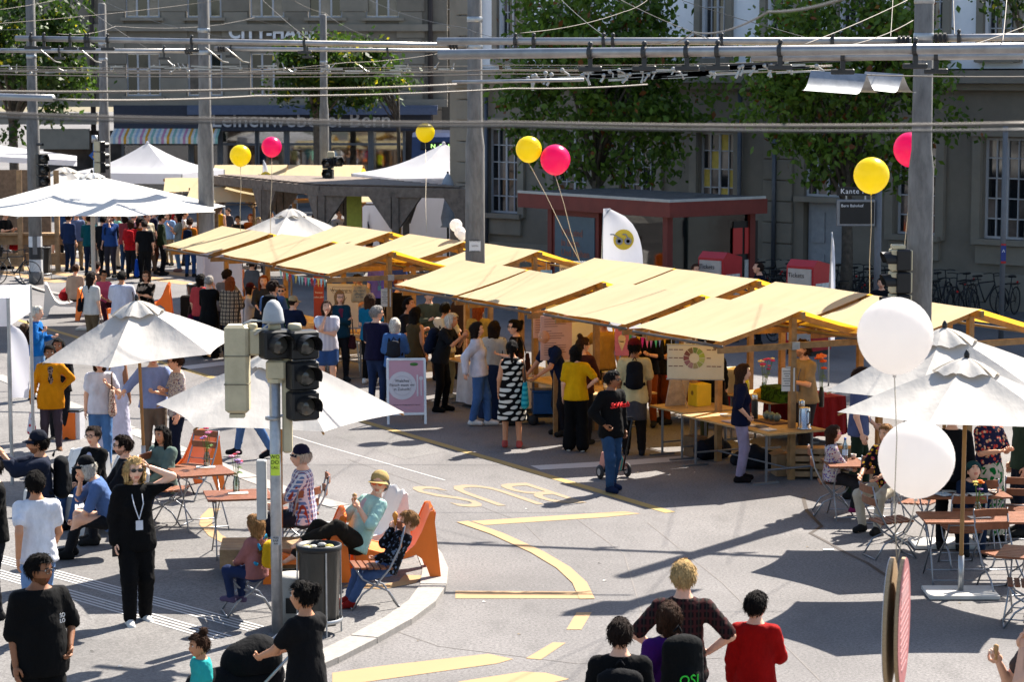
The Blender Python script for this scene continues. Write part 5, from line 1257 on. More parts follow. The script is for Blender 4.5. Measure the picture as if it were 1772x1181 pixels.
# ================================================================ MARKET STALLS
TH = -1.0736; SW, ZR, ZE = 1.36, 2.43, 2.04
M_AWN = canvas('awning_yellow', (.60, .522, .33), (.95, .50, .03), .42, .3, 2.0)
M_TIM = wood('stall_timber', (.27, .155, .065), .65)
M_ROD = mat('eave_rod', (.12, .095, .08), .6, var=.3)
def market_stall(x, y, L, label, th=TH, w=SW, zr=ZR, ze=ZE, seed=0, group='yellow market stalls in the two long rows'):
 r = empty('market_stall', (x, y, 0), th, label, 'market stall', group); rr = random.Random(seed)
 ph = [rr.uniform(0, 6) for _ in range(6)]
 for sgn, nm in ((-1, 'front_awning'), (1, 'rear_awning')):
  def f(u, v):
   s_ = .013 * math.sin(math.pi * v) * (1 + .25 * math.sin(ph[0] + u * 3)); rip = .004 * math.sin(u * 13 + ph[1] + v * 2) * v + .005 * math.sin((u * 2 + v) * 4 + ph[2])
   return (.01 + (L - .02) * u, sgn * w * v, zr + .035 - (zr - ze) * v - s_ + rip)
  b = MB(); b.grid((lambda u, v: f(1 - u, v)) if sgn < 0 else f, 20, 10); b.build(nm, M_AWN, r, True)
  b = MB(); b.tube([(-.02, sgn * (w - .005), ze - .03), (L + .02, sgn * (w - .005), ze - .03)], .022, 10); rod = b.build('eave_rod', M_ROD, r, True)
  for t in (.18, .82):
   b = MB(); b.tube([(L * t + .025 * math.cos(a), sgn * (w - .005), ze - .03 + .03 * math.sin(a) + .012) for a in [i * math.pi / 4 for i in range(8)]], .006, 5); b.build('hook', M_GALV, rod)
 b = MB(); b.beam((-.05, 0, zr - .04), (L + .05, 0, zr - .04), .05, .09); b.build('ridge_beam', M_TIM, r)
 for xx in (.22, L - .22):
  b = MB(); b.box((xx, 0, (zr - .09) / 2), (.075, .09, zr - .09)); b.build('post', M_TIM, r)
  b = MB(); b.beam((xx + .06, -w + .05, ze - .10), (xx + .06, w - .05, ze - .10), .04, .09); b.build('tie_beam', M_TIM, r)
  for sgn in (-1, 1):
   b = MB(); b.beam((xx, sgn * (w - .02), ze - .05), (xx, sgn * .04, zr - .07), .045, .08); b.build('rafter', M_TIM, r)
  b = MB(); b.box((xx + .06, 0, ze - .10), (.055, .13, .11)); b.build('bracket', M_GALV, r)
 return r
uS = Vector((math.cos(TH), math.sin(TH), 0)); cS = Vector((uS.y, -uS.x, 0))
STALLS = {'F1': (-6.41, 53.41, 2.79, 'yellow-roofed stall next to the white-panel pole, far end of the front row'), 'F2': (-4.86, 50.81, 2.69, 'yellow-roofed stall between the far end stall and the bunting stall'),
 'F3': (-3.45, 48.02, 2.54, 'yellow-roofed stall with pastel bunting under its eave'), 'A1': (-.92, 43.48, 2.48, 'yellow-roofed stall in front of the sticker pole, grey fold shadow on its awning'),
 'A2': (.29, 41.15, 2.49, 'yellow-roofed stall with the tall pink text panel at its end'), 'B': (1.70, 38.68, 2.48, 'yellow-roofed stall with coloured bunting above the red-cloth table'),
 'C': (2.99, 36.12, 2.34, 'nearest front-row yellow-roofed stall with the colour wheel board'), 'E1': (-3.86, 53.78, 2.68, 'rear-row yellow-roofed stall in front of the pergola'),
 'E2': (-2.17, 50.66, 2.60, 'rear-row yellow-roofed stall with small white balloons at its end'), 'E3': (-.53, 47.73, 2.23, 'rear-row yellow-roofed stall crossed by the sticker pole'),
 'D1': (1.50, 43.99, 2.74, 'rear-row yellow-roofed stall in front of the beach flag'), 'D2': (2.82, 41.46, 2.51, 'rear-row yellow-roofed stall below the shelter ticket machine'),
 'D3': (4.24, 38.86, 2.52, 'rear-row yellow-roofed stall below the free-standing ticket machine'), 'D4': (5.45, 36.45, 2.54, 'rear-row yellow-roofed stall at the right, half behind the white balloon')}
for i, (k, (x, y, L, lab)) in enumerate(STALLS.items()): market_stall(x, y, L, lab, seed=i)
far = 'yellow market stalls far back'
def far_stall(px0, px1, Y, label, th=0.0, seed=0):
 a = px_at(px0, Y); L = (px1 - px0) / CAM_F * Y / max(.4, math.cos(th)); market_stall(a.x, a.y, L, label, th, seed=seed, group=far)
far_stall(330, 452, 72.5, 'far yellow-roofed stall seen front-on behind the pergola post', 0, 21)
far_stall(484, 520, 75.0, 'far yellow-roofed stall turned sideways under the pergola', -1.0, 22)
far_stall(372, 498, 90.6, 'distant yellow-roofed stall beneath the yellow balloon', 0.05, 23)
far_stall(500, 630, 90.6, 'distant yellow-roofed stall behind the twin traffic light', -.05, 24)
far_stall(286, 360, 79.0, 'far yellow-roofed stall tucked under the pointed tent', .1, 25)
far_stall(612, 705, 72.5, 'far yellow-roofed stall with green banner beyond the pergola', .0, 26)
# ================================================================ PARASOLS
M_PAR = canvas('parasol_cloth', (.53, .505, .47), (.50, .46, .40), .22, .5, 4)
M_PARW = canvas('parasol_white', (.64, .63, .60), (.60, .58, .54), .2, .2, 3)
M_POLEW = wood('parasol_pole', (.33, .17, .055), .5, (1, 1, .2))
def parasol(foot, R, zrim, zpeak, sides, rot, label, tilt=(0, 0), cap=True, pole_m=None, m=None, base=True, group=None, strut=.35, pr=.024, lift=0.0, capk=.27):
 r = empty('parasol', (foot.x, foot.y, lift), 0, label, 'parasol', group); m = m or M_PAR
 TR = (Matrix.Translation((0, 0, zrim)) @ Euler((tilt[0], tilt[1], 0)).to_matrix().to_4x4() @ Matrix.Translation((0, 0, -zrim)))
 V = lambda i: Vector((R * math.cos(rot + 2 * math.pi * i / sides), R * math.sin(rot + 2 * math.pi * i / sides), zrim)); ap = Vector((0, 0, zpeak))
 for i in range(sides):
  a, b_ = V(i), V(i + 1); c = MB()
  def fn(u, v, a=a, b_=b_):
   e = a.lerp(b_, u); n = (a + b_) / 2; n.z = 0; n.normalize(); e = e - n * (.05 * R * math.sin(math.pi * u))
   p = e.lerp(ap, v); p.z += (-.05 * math.sin(math.pi * v) * math.sin(math.pi * u) + .02 * math.sin(math.pi * v)) * (R if R < 2 else .7); return TR @ p
  c.grid(fn, 8, 7); c.build('canopy_panel', m, r, True)
  c = MB(); c.beam(TR @ (a * .995 - Vector((0, 0, .02))), TR @ (ap - Vector((0, 0, .05))), .018, .018); c.build('rib', pole_m or M_POLEW, r)
  mid = a.lerp(ap, .5); c = MB(); c.beam(TR @ (mid - Vector((0, 0, .03))), TR @ Vector((0, 0, zrim - .05 * 0 - .1)), .014, .018); c.build('strut', pole_m or M_POLEW, r)
 if cap:
  for i in range(sides):
   a, b_ = V(i) * capk, V(i + 1) * capk; a.z = b_.z = zpeak - .8 * capk * (zpeak - zrim); c = MB()
   def fc(u, v, a=a, b_=b_):
    p = a.lerp(b_, u).lerp(ap + Vector((0, 0, .05)), v); p.z += .022 * math.sin(u * 9 + i) * (1 - v) + .025 * math.sin(math.pi * v); return TR @ p
   c.grid(fc, 8, 4); c.build('vent_cap', m, r, True)
 c = MB(); c.lathe([(.03, 0), (.032, .05), (.012, .09), (.001, .095)], TR @ (ap + Vector((0, 0, .04))), 10); c.build('finial', M_BLACK, r, True)
 top = TR @ Vector((0, 0, zpeak)); c = MB(); c.tube([(0, 0, .02), (0, 0, .5), top], pr, 12); c.build('pole', pole_m or M_POLEW, r, True)
 c = MB(); c.tube([(0, 0, .04), (0, 0, .45)], pr * 1.35, 12); c.build('sleeve', M_GALV, r, True)
 if base: c = MB(); c.box((0, 0, .03), (.78, .55, .05), None, .008); c.build('base_plate', mat('base_stone', (.48, .47, .44), .7), r)
 return r
gp = 'beige hexagonal parasols'
parasol(ground_at(1662, 1031), 1.42, 2.02, 2.62, 6, rad(4 + 180), 'beige parasol over the bistro tables at the lower right', (rad(-3), rad(2)), group=gp)
parasol(ground_at(1632, 945), 1.50, 2.02, 2.66, 6, rad(186), 'beige parasol partly behind the upper white balloon', (rad(1), rad(-3)), group=gp)
parasol(ground_at(249, 832), 1.42, 1.83, 2.50, 6, rad(200), 'beige parasol on the left sheltering the standing pair', (rad(3), rad(-4.5)), group=gp, lift=.055)
parasol(ground_at(487, 988), 1.46, 1.86, 2.52, 6, rad(175), 'beige parasol directly behind the near traffic light', (rad(3), rad(1)), group=gp, lift=.055)
parasol(px_at(503, 57.3), 1.45, 2.0, 2.6, 6, rad(20), 'beige parasol showing only its top behind the far stalls', group=gp)
parasol(px_at(112, 79), 1.6, 2.2, 2.78, 6, rad(10), 'small pale parasol between the bar hut and the pointed tent', group=gp)
M_LGREY = mat('mast_pale', (.42, .40, .38), .5)
parasol(px_at(160, 55), 3.15, depth_at(160, 362, 55).z, depth_at(160, 303, 55).z, 8, rad(24), 'huge white octagonal parasol on a pale mast, upper left', cap=True, pole_m=M_LGREY, m=M_PARW, base=True, pr=.05, capk=.10)
cp = empty('closed_parasol', px_at(775, 67.5), 0, 'folded grey parasol in front of the white tent wall', 'parasol')
b = MB(); zt = depth_at(775, 300, 67.5).z
b.lathe([(.03, zt), (.10, zt - .12), (.20, zt - .36), (.19, zt - .40), (.09, zt - .42), (.10, zt - .75), (.20, zt - 1.25), (.16, zt - 1.45), (.22, zt - 1.5), (.05, zt - 1.5)], (0, 0, 0), 14); b.build('folded_cloth', mat('folded_grey', (.36, .37, .40), .85, bump=.5, bs=8), cp, True)
b = MB(); b.tube([(0, 0, 0), (0, 0, zt + .05)], .03, 8); b.build('pole', M_BLACK, cp, True)
# ================================================================ BALLOONS
def balloon(px, py, Y, rpx, col, label, group, anchor=None, knot=True):
 c = depth_at(px, py, Y); R = rpx / CAM_F * Y
 o = empty('balloon', c, 0, label, 'balloon', group); b = MB(); n = 28
 prof = []
 for i in range(19):
  t = math.pi * i / 18; z = -math.cos(t); rr = math.sin(t) * (1 - .07 * max(0, -z) ** 2); prof.append((max(rr, .02) * R, z * R * (1.06 if z < 0 else 1.0)))
 b.lathe(prof, (0, 0, 0), n); k = b.build('skin', col, o, True)
 b = MB(); b.lathe([(.03 * R, -1.05 * R), (.06 * R, -1.12 * R), (.02 * R, -1.10 * R)], (0, 0, 0), 10); b.build('knot', col, o, True)
 if anchor is not None:
  a = anchor - c; p0 = Vector((0, 0, -1.08 * R)); b = MB(); b.tube([p0, p0.lerp(a, .33) + Vector((.01, 0, 0)), p0.lerp(a, .66) + Vector((-.01, 0, 0)), a], .0035 if Y < 25 else .006, 5); b.build('string', mat('string_beige', (.45, .38, .28), .8), o, True)
 return o
def latex(key, col, tr):
 return canvas(key, col, tr, .55, 0.0)
M_BW = latex('balloon_white', (.78, .76, .74), (.92, .88, .85)); M_BY = latex('balloon_yellow', (.80, .68, .02), (.85, .72, .015)); M_BP = latex('balloon_pink', (.76, .02, .21), (.85, .025, .25))
for m_ in (M_BW, M_BY, M_BP):
 P_ = m_.node_tree.nodes['Principled BSDF']; P_.inputs['Roughness'].default_value = .28; P_.inputs['Specular IOR Level'].default_value = .5
 for l_ in list(P_.inputs['Normal'].links): m_.node_tree.links.remove(l_)
wb = depth_at(1552, 975, 15.0)
balloon(1549, 580, 15.0, 66, M_BW, 'upper of the two big white balloons', 'big white balloons', wb)
balloon(1586, 794, 15.2, 67, M_BW, 'lower of the two big white balloons, in front of the tables', 'big white balloons', wb)
balloon(915, 258, 41.0, 22.5, M_BY, 'yellow balloon touching a pink one above the pink-panel stall', 'small balloons', depth_at(1003, 452, 41.8))
balloon(961, 276, 41.0, 26, M_BP, 'pink balloon beside a yellow one above the pink-panel stall', 'small balloons', depth_at(1003, 452, 41.8))
balloon(416, 269, 52.0, 18.5, M_BY, 'yellow balloon left of the linen shop lettering beside a pink one', 'small balloons', depth_at(416, 400, 52))
balloon(470, 254, 52.0, 17.5, M_BP, 'pink balloon over the far stalls, in front of the linen shop', 'small balloons', depth_at(468, 405, 52))
balloon(736, 229, 56.0, 16.5, M_BY, 'yellow balloon high over the white tent near the station corner', 'small balloons', depth_at(738, 402, 52))
balloon(1508, 303, 37.0, 31, M_BY, 'yellow balloon in front of the black departure display', 'small balloons', depth_at(1505, 508, 37.5))
balloon(1576, 258, 38.2, 30, M_BP, 'pink balloon half hidden by the right-hand pole', 'small balloons', depth_at(1560, 512, 38.2))
for q, (px, py) in enumerate(((789, 390), (796, 402), (800, 407))):
 balloon(px, py, 49.0 - q * .15, 11 - q, M_BW, ('uppermost', 'middle', 'lowest')[q] + ' of three small white balloons left of the sticker pole', 'small white balloons', depth_at(806, 420, 48.9))
# ================================================================ TRESTLE TABLES AND STALL GOODS
M_BOARD = wood('table_board', (.40, .255, .11), .55)
M_STEEL = mat('trestle_steel', (.16, .165, .175), .45, metal=.5)
def stall_pt(k, along, front, z=0.0):
 x, y, L, _ = STALLS[k]; p = Vector((x, y, 0)) + uS * along + cS * front; p.z = z; return p
def trestle(k, a0, a1, f0, f1, label, z=.75, m=None, cloth_m=None, drop=.0):
 c = stall_pt(k, (a0 + a1) / 2, (f0 + f1) / 2); L, W_ = a1 - a0, abs(f1 - f0)
 r = empty('trestle_table', c, TH, label, 'table', 'stall tables')
 n = 3
 for i in range(n):
  b = MB(); b.box((0, -W_ / 2 + W_ * (i + .5) / n, z - .0125), (L, W_ / n - .006, .025)); b.build('board', m or M_BOARD, r)
 for sx in (-1, 1):
  b = MB(); x = sx * (L / 2 - .22)
  for sy in (-1, 1): b.tube([(x, sy * (W_ / 2 - .12), 0), (x, sy * (W_ / 2 - .12), z - .03)], .019, 8)
  b.tube([(x, -W_ / 2 + .12, .2), (x, W_ / 2 - .12, .2)], .016, 8); b.tube([(x, -W_ / 2 + .06, z - .035), (x, W_ / 2 - .06, z - .035)], .016, 8); b.box((x, -W_ / 2 + .12, .015), (.05, .42, .03)); b.build('leg_frame', M_STEEL, r)
 b = MB(); b.tube([(-L / 2 + .22, 0, .2), (L / 2 - .22, 0, .2)], .014, 8); b.build('stretcher', M_STEEL, r)
 if cloth_m:
  b = MB(); x0, x1, y0, y1 = -L / 2 - .02, L / 2 + .02, -W_ / 2 - .02, W_ / 2 + .02
  b.grid(lambda u, v: (x0 + (x1 - x0) * u, y0 + (y1 - y0) * v, z + .006), 2, 2)
  per = [(x0, y0), (x1, y0), (x1, y1), (x0, y1), (x0, y0)]
  for (ax, ay), (bx, by) in zip(per, per[1:]):
   nx, ny = (by - ay), -(bx - ax); q = math.hypot(nx, ny); nx /= q; ny /= q
   b.grid(lambda u, v, ax=ax, ay=ay, bx=bx, by=by, nx=nx, ny=ny: (ax + (bx - ax) * u + nx * (.05 * v + .025 * v * math.sin(u * 24)), ay + (by - ay) * u + ny * (.05 * v + .025 * v * math.sin(u * 24)), z + .006 - drop * v), 24, 3)
  b.build('tablecloth', cloth_m, r, True)
 return r
M_REDC = cloth('#5e0f16'); M_WHITEC = cloth('#c9c4c4')
trestle('C', .22, 2.50, .66, -.36, 'long wooden stall table with thermos flasks and leaflets, nearest stall')
trestle('B', 1.95, 2.95, .62, -.40, 'wooden stall table with yellow box and leaning board')
trestle('A2', .95, 3.60, .68, -.35, 'long wooden stall table behind the woman in the geometric dress')
trestle('A1', 1.15, 2.55, .62, -.30, 'stall table draped in white cloth under the pink-panel stall', cloth_m=M_WHITEC, drop=.68)
trestle('A1', .1, 1.1, .55, -.35, 'wooden stall table with glass dome beside the white-cloth table')
trestle('F3', .3, 2.3, .62, -.35, 'wooden stall table under the pastel bunting')
trestle('F2', .2, 2.4, .60, -.35, 'wooden stall table with papers in the second far stall', cloth_m=cloth('#b7a183'), drop=.08)
trestle('D2', .6, 2.3, .8, -.0, 'stall table covered with dark red cloth in the rear row', cloth_m=M_REDC, drop=.5)
trestle('D3', .1, 1.6, 1.15, .45, 'rear stall table with the cream bucket and flowers', cloth_m=None)
trestle('D3', .3, 1.5, .35, -.3, 'dark red clothed table behind the cream bucket', cloth_m=M_REDC, drop=.6)
trestle('E2', .3, 2.2, .5, -.2, 'plain stall table in the rear row left of the sticker pole')
def on(k, along, front, z=.75): return stall_pt(k, along, front, z)
def put(name, mb, m, label, cat, loc, rz=TH, smooth=False, group=None):
 o = mb.build(name, m, None, smooth, loc, (0, 0, rz)); props(o, label, cat, group); return o
def thing(name, label, cat, loc, rz=TH, group=None): return empty(name, loc, rz, label, cat, group)
# nearest stall
def flask(loc, label):
 r = thing('thermos_flask', label, 'flask', loc); b = MB(); b.lathe([(.046, 0), (.05, .01), (.05, .26), (.042, .29)], (0, 0, 0), 16); b.build('body', M_BLACK, r, True)
 b = MB(); b.lathe([(.04, .29), (.044, .30), (.042, .36), (.03, .385), (.001, .387)], (0, 0, 0), 16); b.build('lid', mat('steel', (.5, .5, .5), .25, metal=.9, var=.1), r, True)
flask(on('C', 1.15, -.02), 'black thermos flask with steel lid beside the small teapots'); flask(on('C', 2.05, -.22), 'black thermos flask with steel lid close behind the stall post')
kt = thing('coffee_urn', 'polished steel coffee pot at the table end near the bearded vendor', 'pot', on('C', 2.32, -.08))
b = MB(); b.lathe([(.10, 0), (.102, .02), (.085, .03), (.08, .30), (.075, .315), (.001, .32)], (0, 0, 0), 20); b.build('body', mat('steel', '#aaaaaa', .25), kt, True)
b = MB(); b.tube([(.08, 0, .27), (.13, 0, .26), (.13, 0, .10), (.08, 0, .08)], .012, 8); b.build('handle', M_BLACK, kt, True)
for i in range(3):
 r = thing('tea_bowl', ('left', 'middle', 'right')[i] + ' of three small glazed teapots on the tray', 'teapot', on('C', 1.42 + i * .13, -.05, .79), group='glazed teapots')
 b = MB(); b.lathe([(.03, 0), (.055, .03), (.06, .06), (.045, .095), (.02, .105), (.015, .12), (.001, .122)], (0, 0, 0), 14); b.build('body', mat('glaze_green', (.10, .14, .12), .2, var=.3), r, True)
b = MB(); b.box((0, 0, .016), (.5, .3, .03), None, .004); put('tray', b, wood('tray_wood', (.10, .05, .03)), 'dark wooden tray under the glazed teapots', 'tray', on('C', 1.55, -.05))
for i, (a, f, col) in enumerate(((.62, .1, '#d8d4cc'), (.75, -.05, '#e2ded8'), (1.35, .38, '#b9b4c8'), (1.5, .40, '#8c8794'), (1.7, .36, '#c9c4c0'), (1.85, .35, '#6d6a70'), (2.15, .42, '#e6e2da'), (1.2, .45, '#a9a4b8'))):
 b = MB()
 for q in range(3): b.box((RNG.uniform(-.02, .02), RNG.uniform(-.02, .02), .004 + q * .006), (.21, .15, .005), Matrix.Rotation(RNG.uniform(-.4, .4), 3, 'Z'))
 put('leaflet_pile', b, cloth(col), 'small pile of printed leaflets on the nearest stall table', 'leaflets', on('C', a, f), group='leaflet piles on the nearest table')
# cream bucket, jar, pumpkins, flowers behind
bk = thing('bucket', 'large cream plastic bucket on the rear stall table', 'bucket', on('D3', .35, .95))
b = MB(); b.lathe([(.15, 0), (.19, .36), (.20, .365), (.20, .40), (.185, .40), (.18, .37), (.14, .02)], (0, 0, 0), 24); b.build('body', mat('bucket_cream', (.66, .55, .30), .45), bk, True)
jr = thing('juice_jar', 'tall glass jar of yellow-green juice beside the cream bucket', 'jar', on('D3', .75, 1.05)); b = MB(); b.lathe([(.055, 0), (.058, .02), (.058, .22), (.04, .27)], (0, 0, 0), 16); b.build('body', mat('juice', (.55, .55, .03), .1, var=.1), jr, True)
b = MB(); b.lathe([(.042, .27), (.042, .31), (.001, .312)], (0, 0, 0), 14); b.build('lid', mat('lid_pale', (.5, .5, .4), .4), jr, True)
for i, (a, f, s_) in enumerate(((1.15, 1.05, .11), (.55, 1.0, .08))):
 r = thing('pumpkin', ('large', 'small')[i] + ' orange-yellow squash among the flowers on the rear stall table', 'squash', on('D3', a, f)); b = MB()
 n = 20; vs = []
 for j in range(1, 9):
  for q in range(n):
   t = math.pi * j / 9; rr = s_ * math.sin(t) * (1 + .07 * math.cos(5 * 2 * math.pi * q / n)); vs.append((rr * math.cos(2 * math.pi * q / n), rr * math.sin(2 * math.pi * q / n), s_ * .8 * (1 - math.cos(t))))
 b.add(vs, [(j * n + q, j * n + (q + 1) % n, (j + 1) * n + (q + 1) % n, (j + 1) * n + q) for j in range(7) for q in range(n)] + [tuple(range(n - 1, -1, -1)), tuple(range(7 * n, 8 * n))]); b.build('flesh', mat('squash', (.62, .33, .02), .45), r, True)
 b = MB(); b.tube([(0, 0, s_ * 1.55), (.01, 0, s_ * 1.9)], .012, 6); b.build('stalk', mat('stalk', (.2, .18, .06), .8), r)
def bouquet(loc, label, cols, h=.45, n=9, vase=None, spread=.16, seed=0):
 rr = random.Random(seed); r = thing('flower_vase', label, 'flowers', loc)
 b = MB(); vh = h * .35; b.lathe([(.03, 0), (.04, .01), (.042, vh * .7), (.028, vh), (.032, vh + .01)], (0, 0, 0), 14); b.build('vase', vase or glass('vase_glass', '#cfe0dc', .08), r, True)
 for i in range(n):
  a = rr.uniform(0, 6.28); d = rr.uniform(.02, spread); z = h * rr.uniform(.7, 1.0); top = Vector((d * math.cos(a), d * math.sin(a), z))
  b = MB(); b.tube([(0, 0, .02), top * .5 + Vector((0, 0, .05)), top], .0035, 5); st_ = b.build('stem', mat('stem_green', (.10, .19, .03), .7), r)
  b = MB(); fr_ = rr.uniform(.018, .034) * h / .45
  for q in range(7):
   aa = q * 6.28 / 7; b.ball(top + Vector((fr_ * .8 * math.cos(aa), fr_ * .8 * math.sin(aa), 0)), (fr_ * .55, fr_ * .55, fr_ * .4), 6, 4)
  b.ball(top + Vector((0, 0, fr_ * .2)), fr_ * .5, 6, 4); b.build('bloom', mat('bloom_' + cols[i % len(cols)], cols[i % len(cols)], .7), st_, True)
  if i % 2: b = MB(); m_ = top * .6; b.add([m_, m_ + Vector((.05, .02, .03)), m_ + Vector((.09, .03, .01)), m_ + Vector((.05, -.02, .02))], [(0, 1, 2, 3)]); b.build('leaf', mat('stem_green', '#557722'), st_)
bouquet(on('D3', .95, .85), 'bunch of pink and white flowers behind the juice jar', ['#c0307a', '#e8e0d0', '#d05090'], .62, 9, seed=1)
bouquet(on('D3', 2.35, .75), 'vase with large orange dahlia beside the bearded vendor', ['#d9582a', '#e07a4a'], .85, 6, mat('vase_dark', (.03, .03, .03), .3), .1, seed=2)
bouquet(on('B', 1.25, -.25), 'small pot of red flowers under the bunting', ['#c01820', '#b01018'], .35, 8, mat('pot_white', (.5, .5, .48), .5), .08, seed=3)
# green squash leaf crate
b = MB(); b.box((0, 0, .12), (.5, .34, .24), None, .02); put('vegetable_crate', b, pattern('leafy', '#182c0a', '#34500f', scale=9), 'crate of green leaves beside the orange squash', 'crate', on('D3', 1.5, .95))
# yellow box and easel board
yb = thing('yellow_box', 'yellow plywood box on the stall table by the leaning board', 'box', on('B', 2.35, -.05)); b = MB(); b.box((0, 0, .17), (.26, .26, .34), None, .006); b.build('body', mat('box_yellow', (.62, .42, .015), .5), yb)
b = MB(); b.lathe([(.035, 0), (.035, .003)], (0, -.132, .2), 14, Matrix.Rotation(math.pi / 2, 3, 'X')); b.build('round_print', mat('print_dark', (.2, .12, .02), .5), yb)
eb = thing('easel_board', 'narrow board leaning on a small easel next to the yellow box', 'board', on('B', 2.30, .30)); b = MB(); b.box((0, 0, .30), (.02, .36, .62), Matrix.Rotation(.3, 3, 'Y'), .004); b.build('panel', wood('board_pale', (.42, .33, .25)), eb)
b = MB(); b.tube([(.06, 0, .5), (.26, .0, .01)], .008, 6); b.build('leg', M_FIR, eb)
# boxes, cans and cards on the long middle table
for i, (a, f, d, col, lab) in enumerate(((1.75, .15, (.30, .22, .13), '#b07a42', 'plain wooden box on the long middle stall table'), (1.95, .38, (.18, .12, .07), '#b9b09c', 'small pale tray of sweets on the long middle stall table'), (2.5, .3, (.16, .12, .10), '#8a5a34', 'brown card box at the near end of the middle table'))):
 b = MB(); b.box((0, 0, d[2] / 2), d, None, .006); put('wooden_box', b, cloth(col), lab, 'box', on('A2', a, f))
b = MB(); b.box((0, 0, .17), (.012, .13, .36), Matrix.Rotation(-.25, 3, 'Y')); put('card_stand', b, cloth('#b98a92'), 'narrow pink upright card on the middle stall table', 'card', on('A2', 1.55, .32))
b = MB(); b.box((0, 0, .2), (.012, .26, .40), Matrix.Rotation(-.4, 3, 'Y')); put('framed_print', b, pattern('stripeh', '#2a1d10', '#8a6a18', scale=4), 'dark framed print tilted on the middle stall table', 'print', on('A2', 1.95, -.05))
pt = thing('cooking_pot', 'steel cooking pot at the back of the middle stall table', 'pot', on('A2', 2.35, -.2)); b = MB(); b.lathe([(.12, 0), (.125, .01), (.125, .2), (.13, .205), (.12, .205), (.118, .02)], (0, 0, 0), 20); b.build('body', mat('steel', '#aaaaaa'), pt, True)
for a_ in (-1, 1): b = MB(); b.tube([(a_ * .125, -.04, .17), (a_ * .16, -.04, .17), (a_ * .16, .04, .17), (a_ * .125, .04, .17)], .008, 6); b.build('handle', mat('steel', '#aaaaaa'), pt)
def bottle(loc, label, col, h=.24, cap='#3a9a8a'):
 r = thing('water_bottle', label, 'bottle', loc); b = MB(); b.lathe([(.033, 0), (.036, .01), (.036, h * .66), (.015, h * .85), (.015, h * .95)], (0, 0, 0), 14); b.build('body', glass('bottle_' + col, col, .12), r, True)
 b = MB(); b.lathe([(.017, h * .94), (.017, h * 1.02), (.001, h * 1.025)], (0, 0, 0), 10); b.build('cap', mat('cap_' + cap, cap, .4), r, True)
 b = MB(); b.lathe([(.0365, h * .25), (.0365, h * .5)], (0, 0, 0), 14, close=False); b.build('label_band', mat('band_' + col, col, .5), r, True)
bottle(on('A2', 3.2, .1), 'turquoise-capped drinking bottle on the middle stall table', '#bcd8d4'); bottle(on('A2', 3.05, .28), 'clear bottle standing by the yellow-shirted woman', '#d8d8d0', .26, '#888888')
bottle(on('A2', 2.15, .05), 'green-capped clear bottle between print and cooking pot', '#dfe6e2', .22, '#2a8a3a')
# glass dome with buns
dm = thing('cake_dome', 'glass cake dome over bread on the stall table', 'cake dome', on('A1', .95, .2, .756)); b = MB(); b.lathe([(.17, .02), (.165, .10), (.12, .17), (.03, .20), (.012, .23), (.001, .235)], (0, 0, 0), 20); b.build('dome', glass('dome_glass', '#e8e8e4', .15), dm, True)
b = MB(); b.lathe([(.19, 0), (.19, .02)], (0, 0, 0), 20); b.build('plate', M_BOARD, dm)
for i in range(3): b = MB(); b.ball((.07 * math.cos(i * 2.1), .07 * math.sin(i * 2.1), .06), (.06, .06, .04), 10, 6); b.build('bun', mat('crust', (.36, .17, .05), .7), dm, True)
for i in range(7):
 a_, f_ = .4 + i * .27, .35 + .12 * (i % 2); b = MB(); b.box((0, 0, .03), (.18, .14, .06 + .02 * (i % 3)), None, .01); put('food_tray', b, cloth(['#b98a4a', '#8a5a30', '#c9b48c'][i % 3]), 'small tray of food samples on the bunting stall table', 'tray', on('F3', a_, f_), group='food trays on the bunting stall table')
for i in range(7):
 a_, f_ = .35 + i * .28, .3 + .15 * ((i * 2) % 3) - .1; b = MB(); b.box((0, 0, .008), (.22, .17, .012), Matrix.Rotation(i * .5, 3, 'Z')); put('paper_sheet', b, cloth(['#c8b79a', '#d4cdc0', '#9c7b54'][i % 3]), 'loose paper sheet on the table of the second far stall', 'paper', on('F2', a_, f_, .757), group='papers on the second far stall table')
# ---- boards and banners
def panel(k, along, front, w, h, zc, label, m, rz=0.0, name='text_panel', t=.02, cat='sign'):
 r = thing(name, label, cat, stall_pt(k, along, front, 0), TH + math.pi / 2 * 0 + rz)
 b = MB(); b.box((0, 0, zc), (w, t, h), None, .004); b.build('panel', m, r); return r
face_cam = -TH                                  # turn a thing in the row so that it faces the street straight
def write(r, lines, x0, z0, step, size, y=-.0125, m=None, align='LEFT'):
 for i, t in enumerate(lines):
  if t: letters('lettering', t, size if not isinstance(size, list) else size[i], m or mat('ink_black', '#111111', .6), r, (x0, y, z0 - i * step), (math.pi / 2, 0, 0), align, .0008)
M_PINK = mat('board_pink', (.52, .31, .25), .7, var=.05)
r = panel('A2', 2.62, .95, .52, .72, 1.60, 'tall salmon-pink text panel hung at the end of the stall', M_PINK, face_cam + .25)
for i in range(16):
 b = MB(); w_ = (.30, .34, .36, .22, 0, .12, .30, .33, .28, 0, .2, .36, .36, .34, .36, .2)[i]
 if w_: b.box((-.2 + w_ / 2, -.0125, 1.90 - i * .038), (w_, .002, .009)); b.build('text_line', mat('ink_brown', (.16, .08, .06), .7, var=0), r)
b = MB(); b.box((0, .03, .65), (.07, .05, 1.3)); b.build('post', M_TIM, r)
r = panel('A2', 1.75, .75, .24, .45, 1.73, 'narrow salmon-pink text panel half behind the stall rod', M_PINK, face_cam + .25)
for i in range(8): b = MB(); b.box((-.02, -.0125, 1.88 - i * .04), (.14, .002, .009)); b.build('text_line', mat('ink_brown', '#664433'), r)
b = MB(); b.tube([(0, 0, 1.95), (0, .1, 2.02)], .006, 5); b.build('hanger', M_GALV, r)
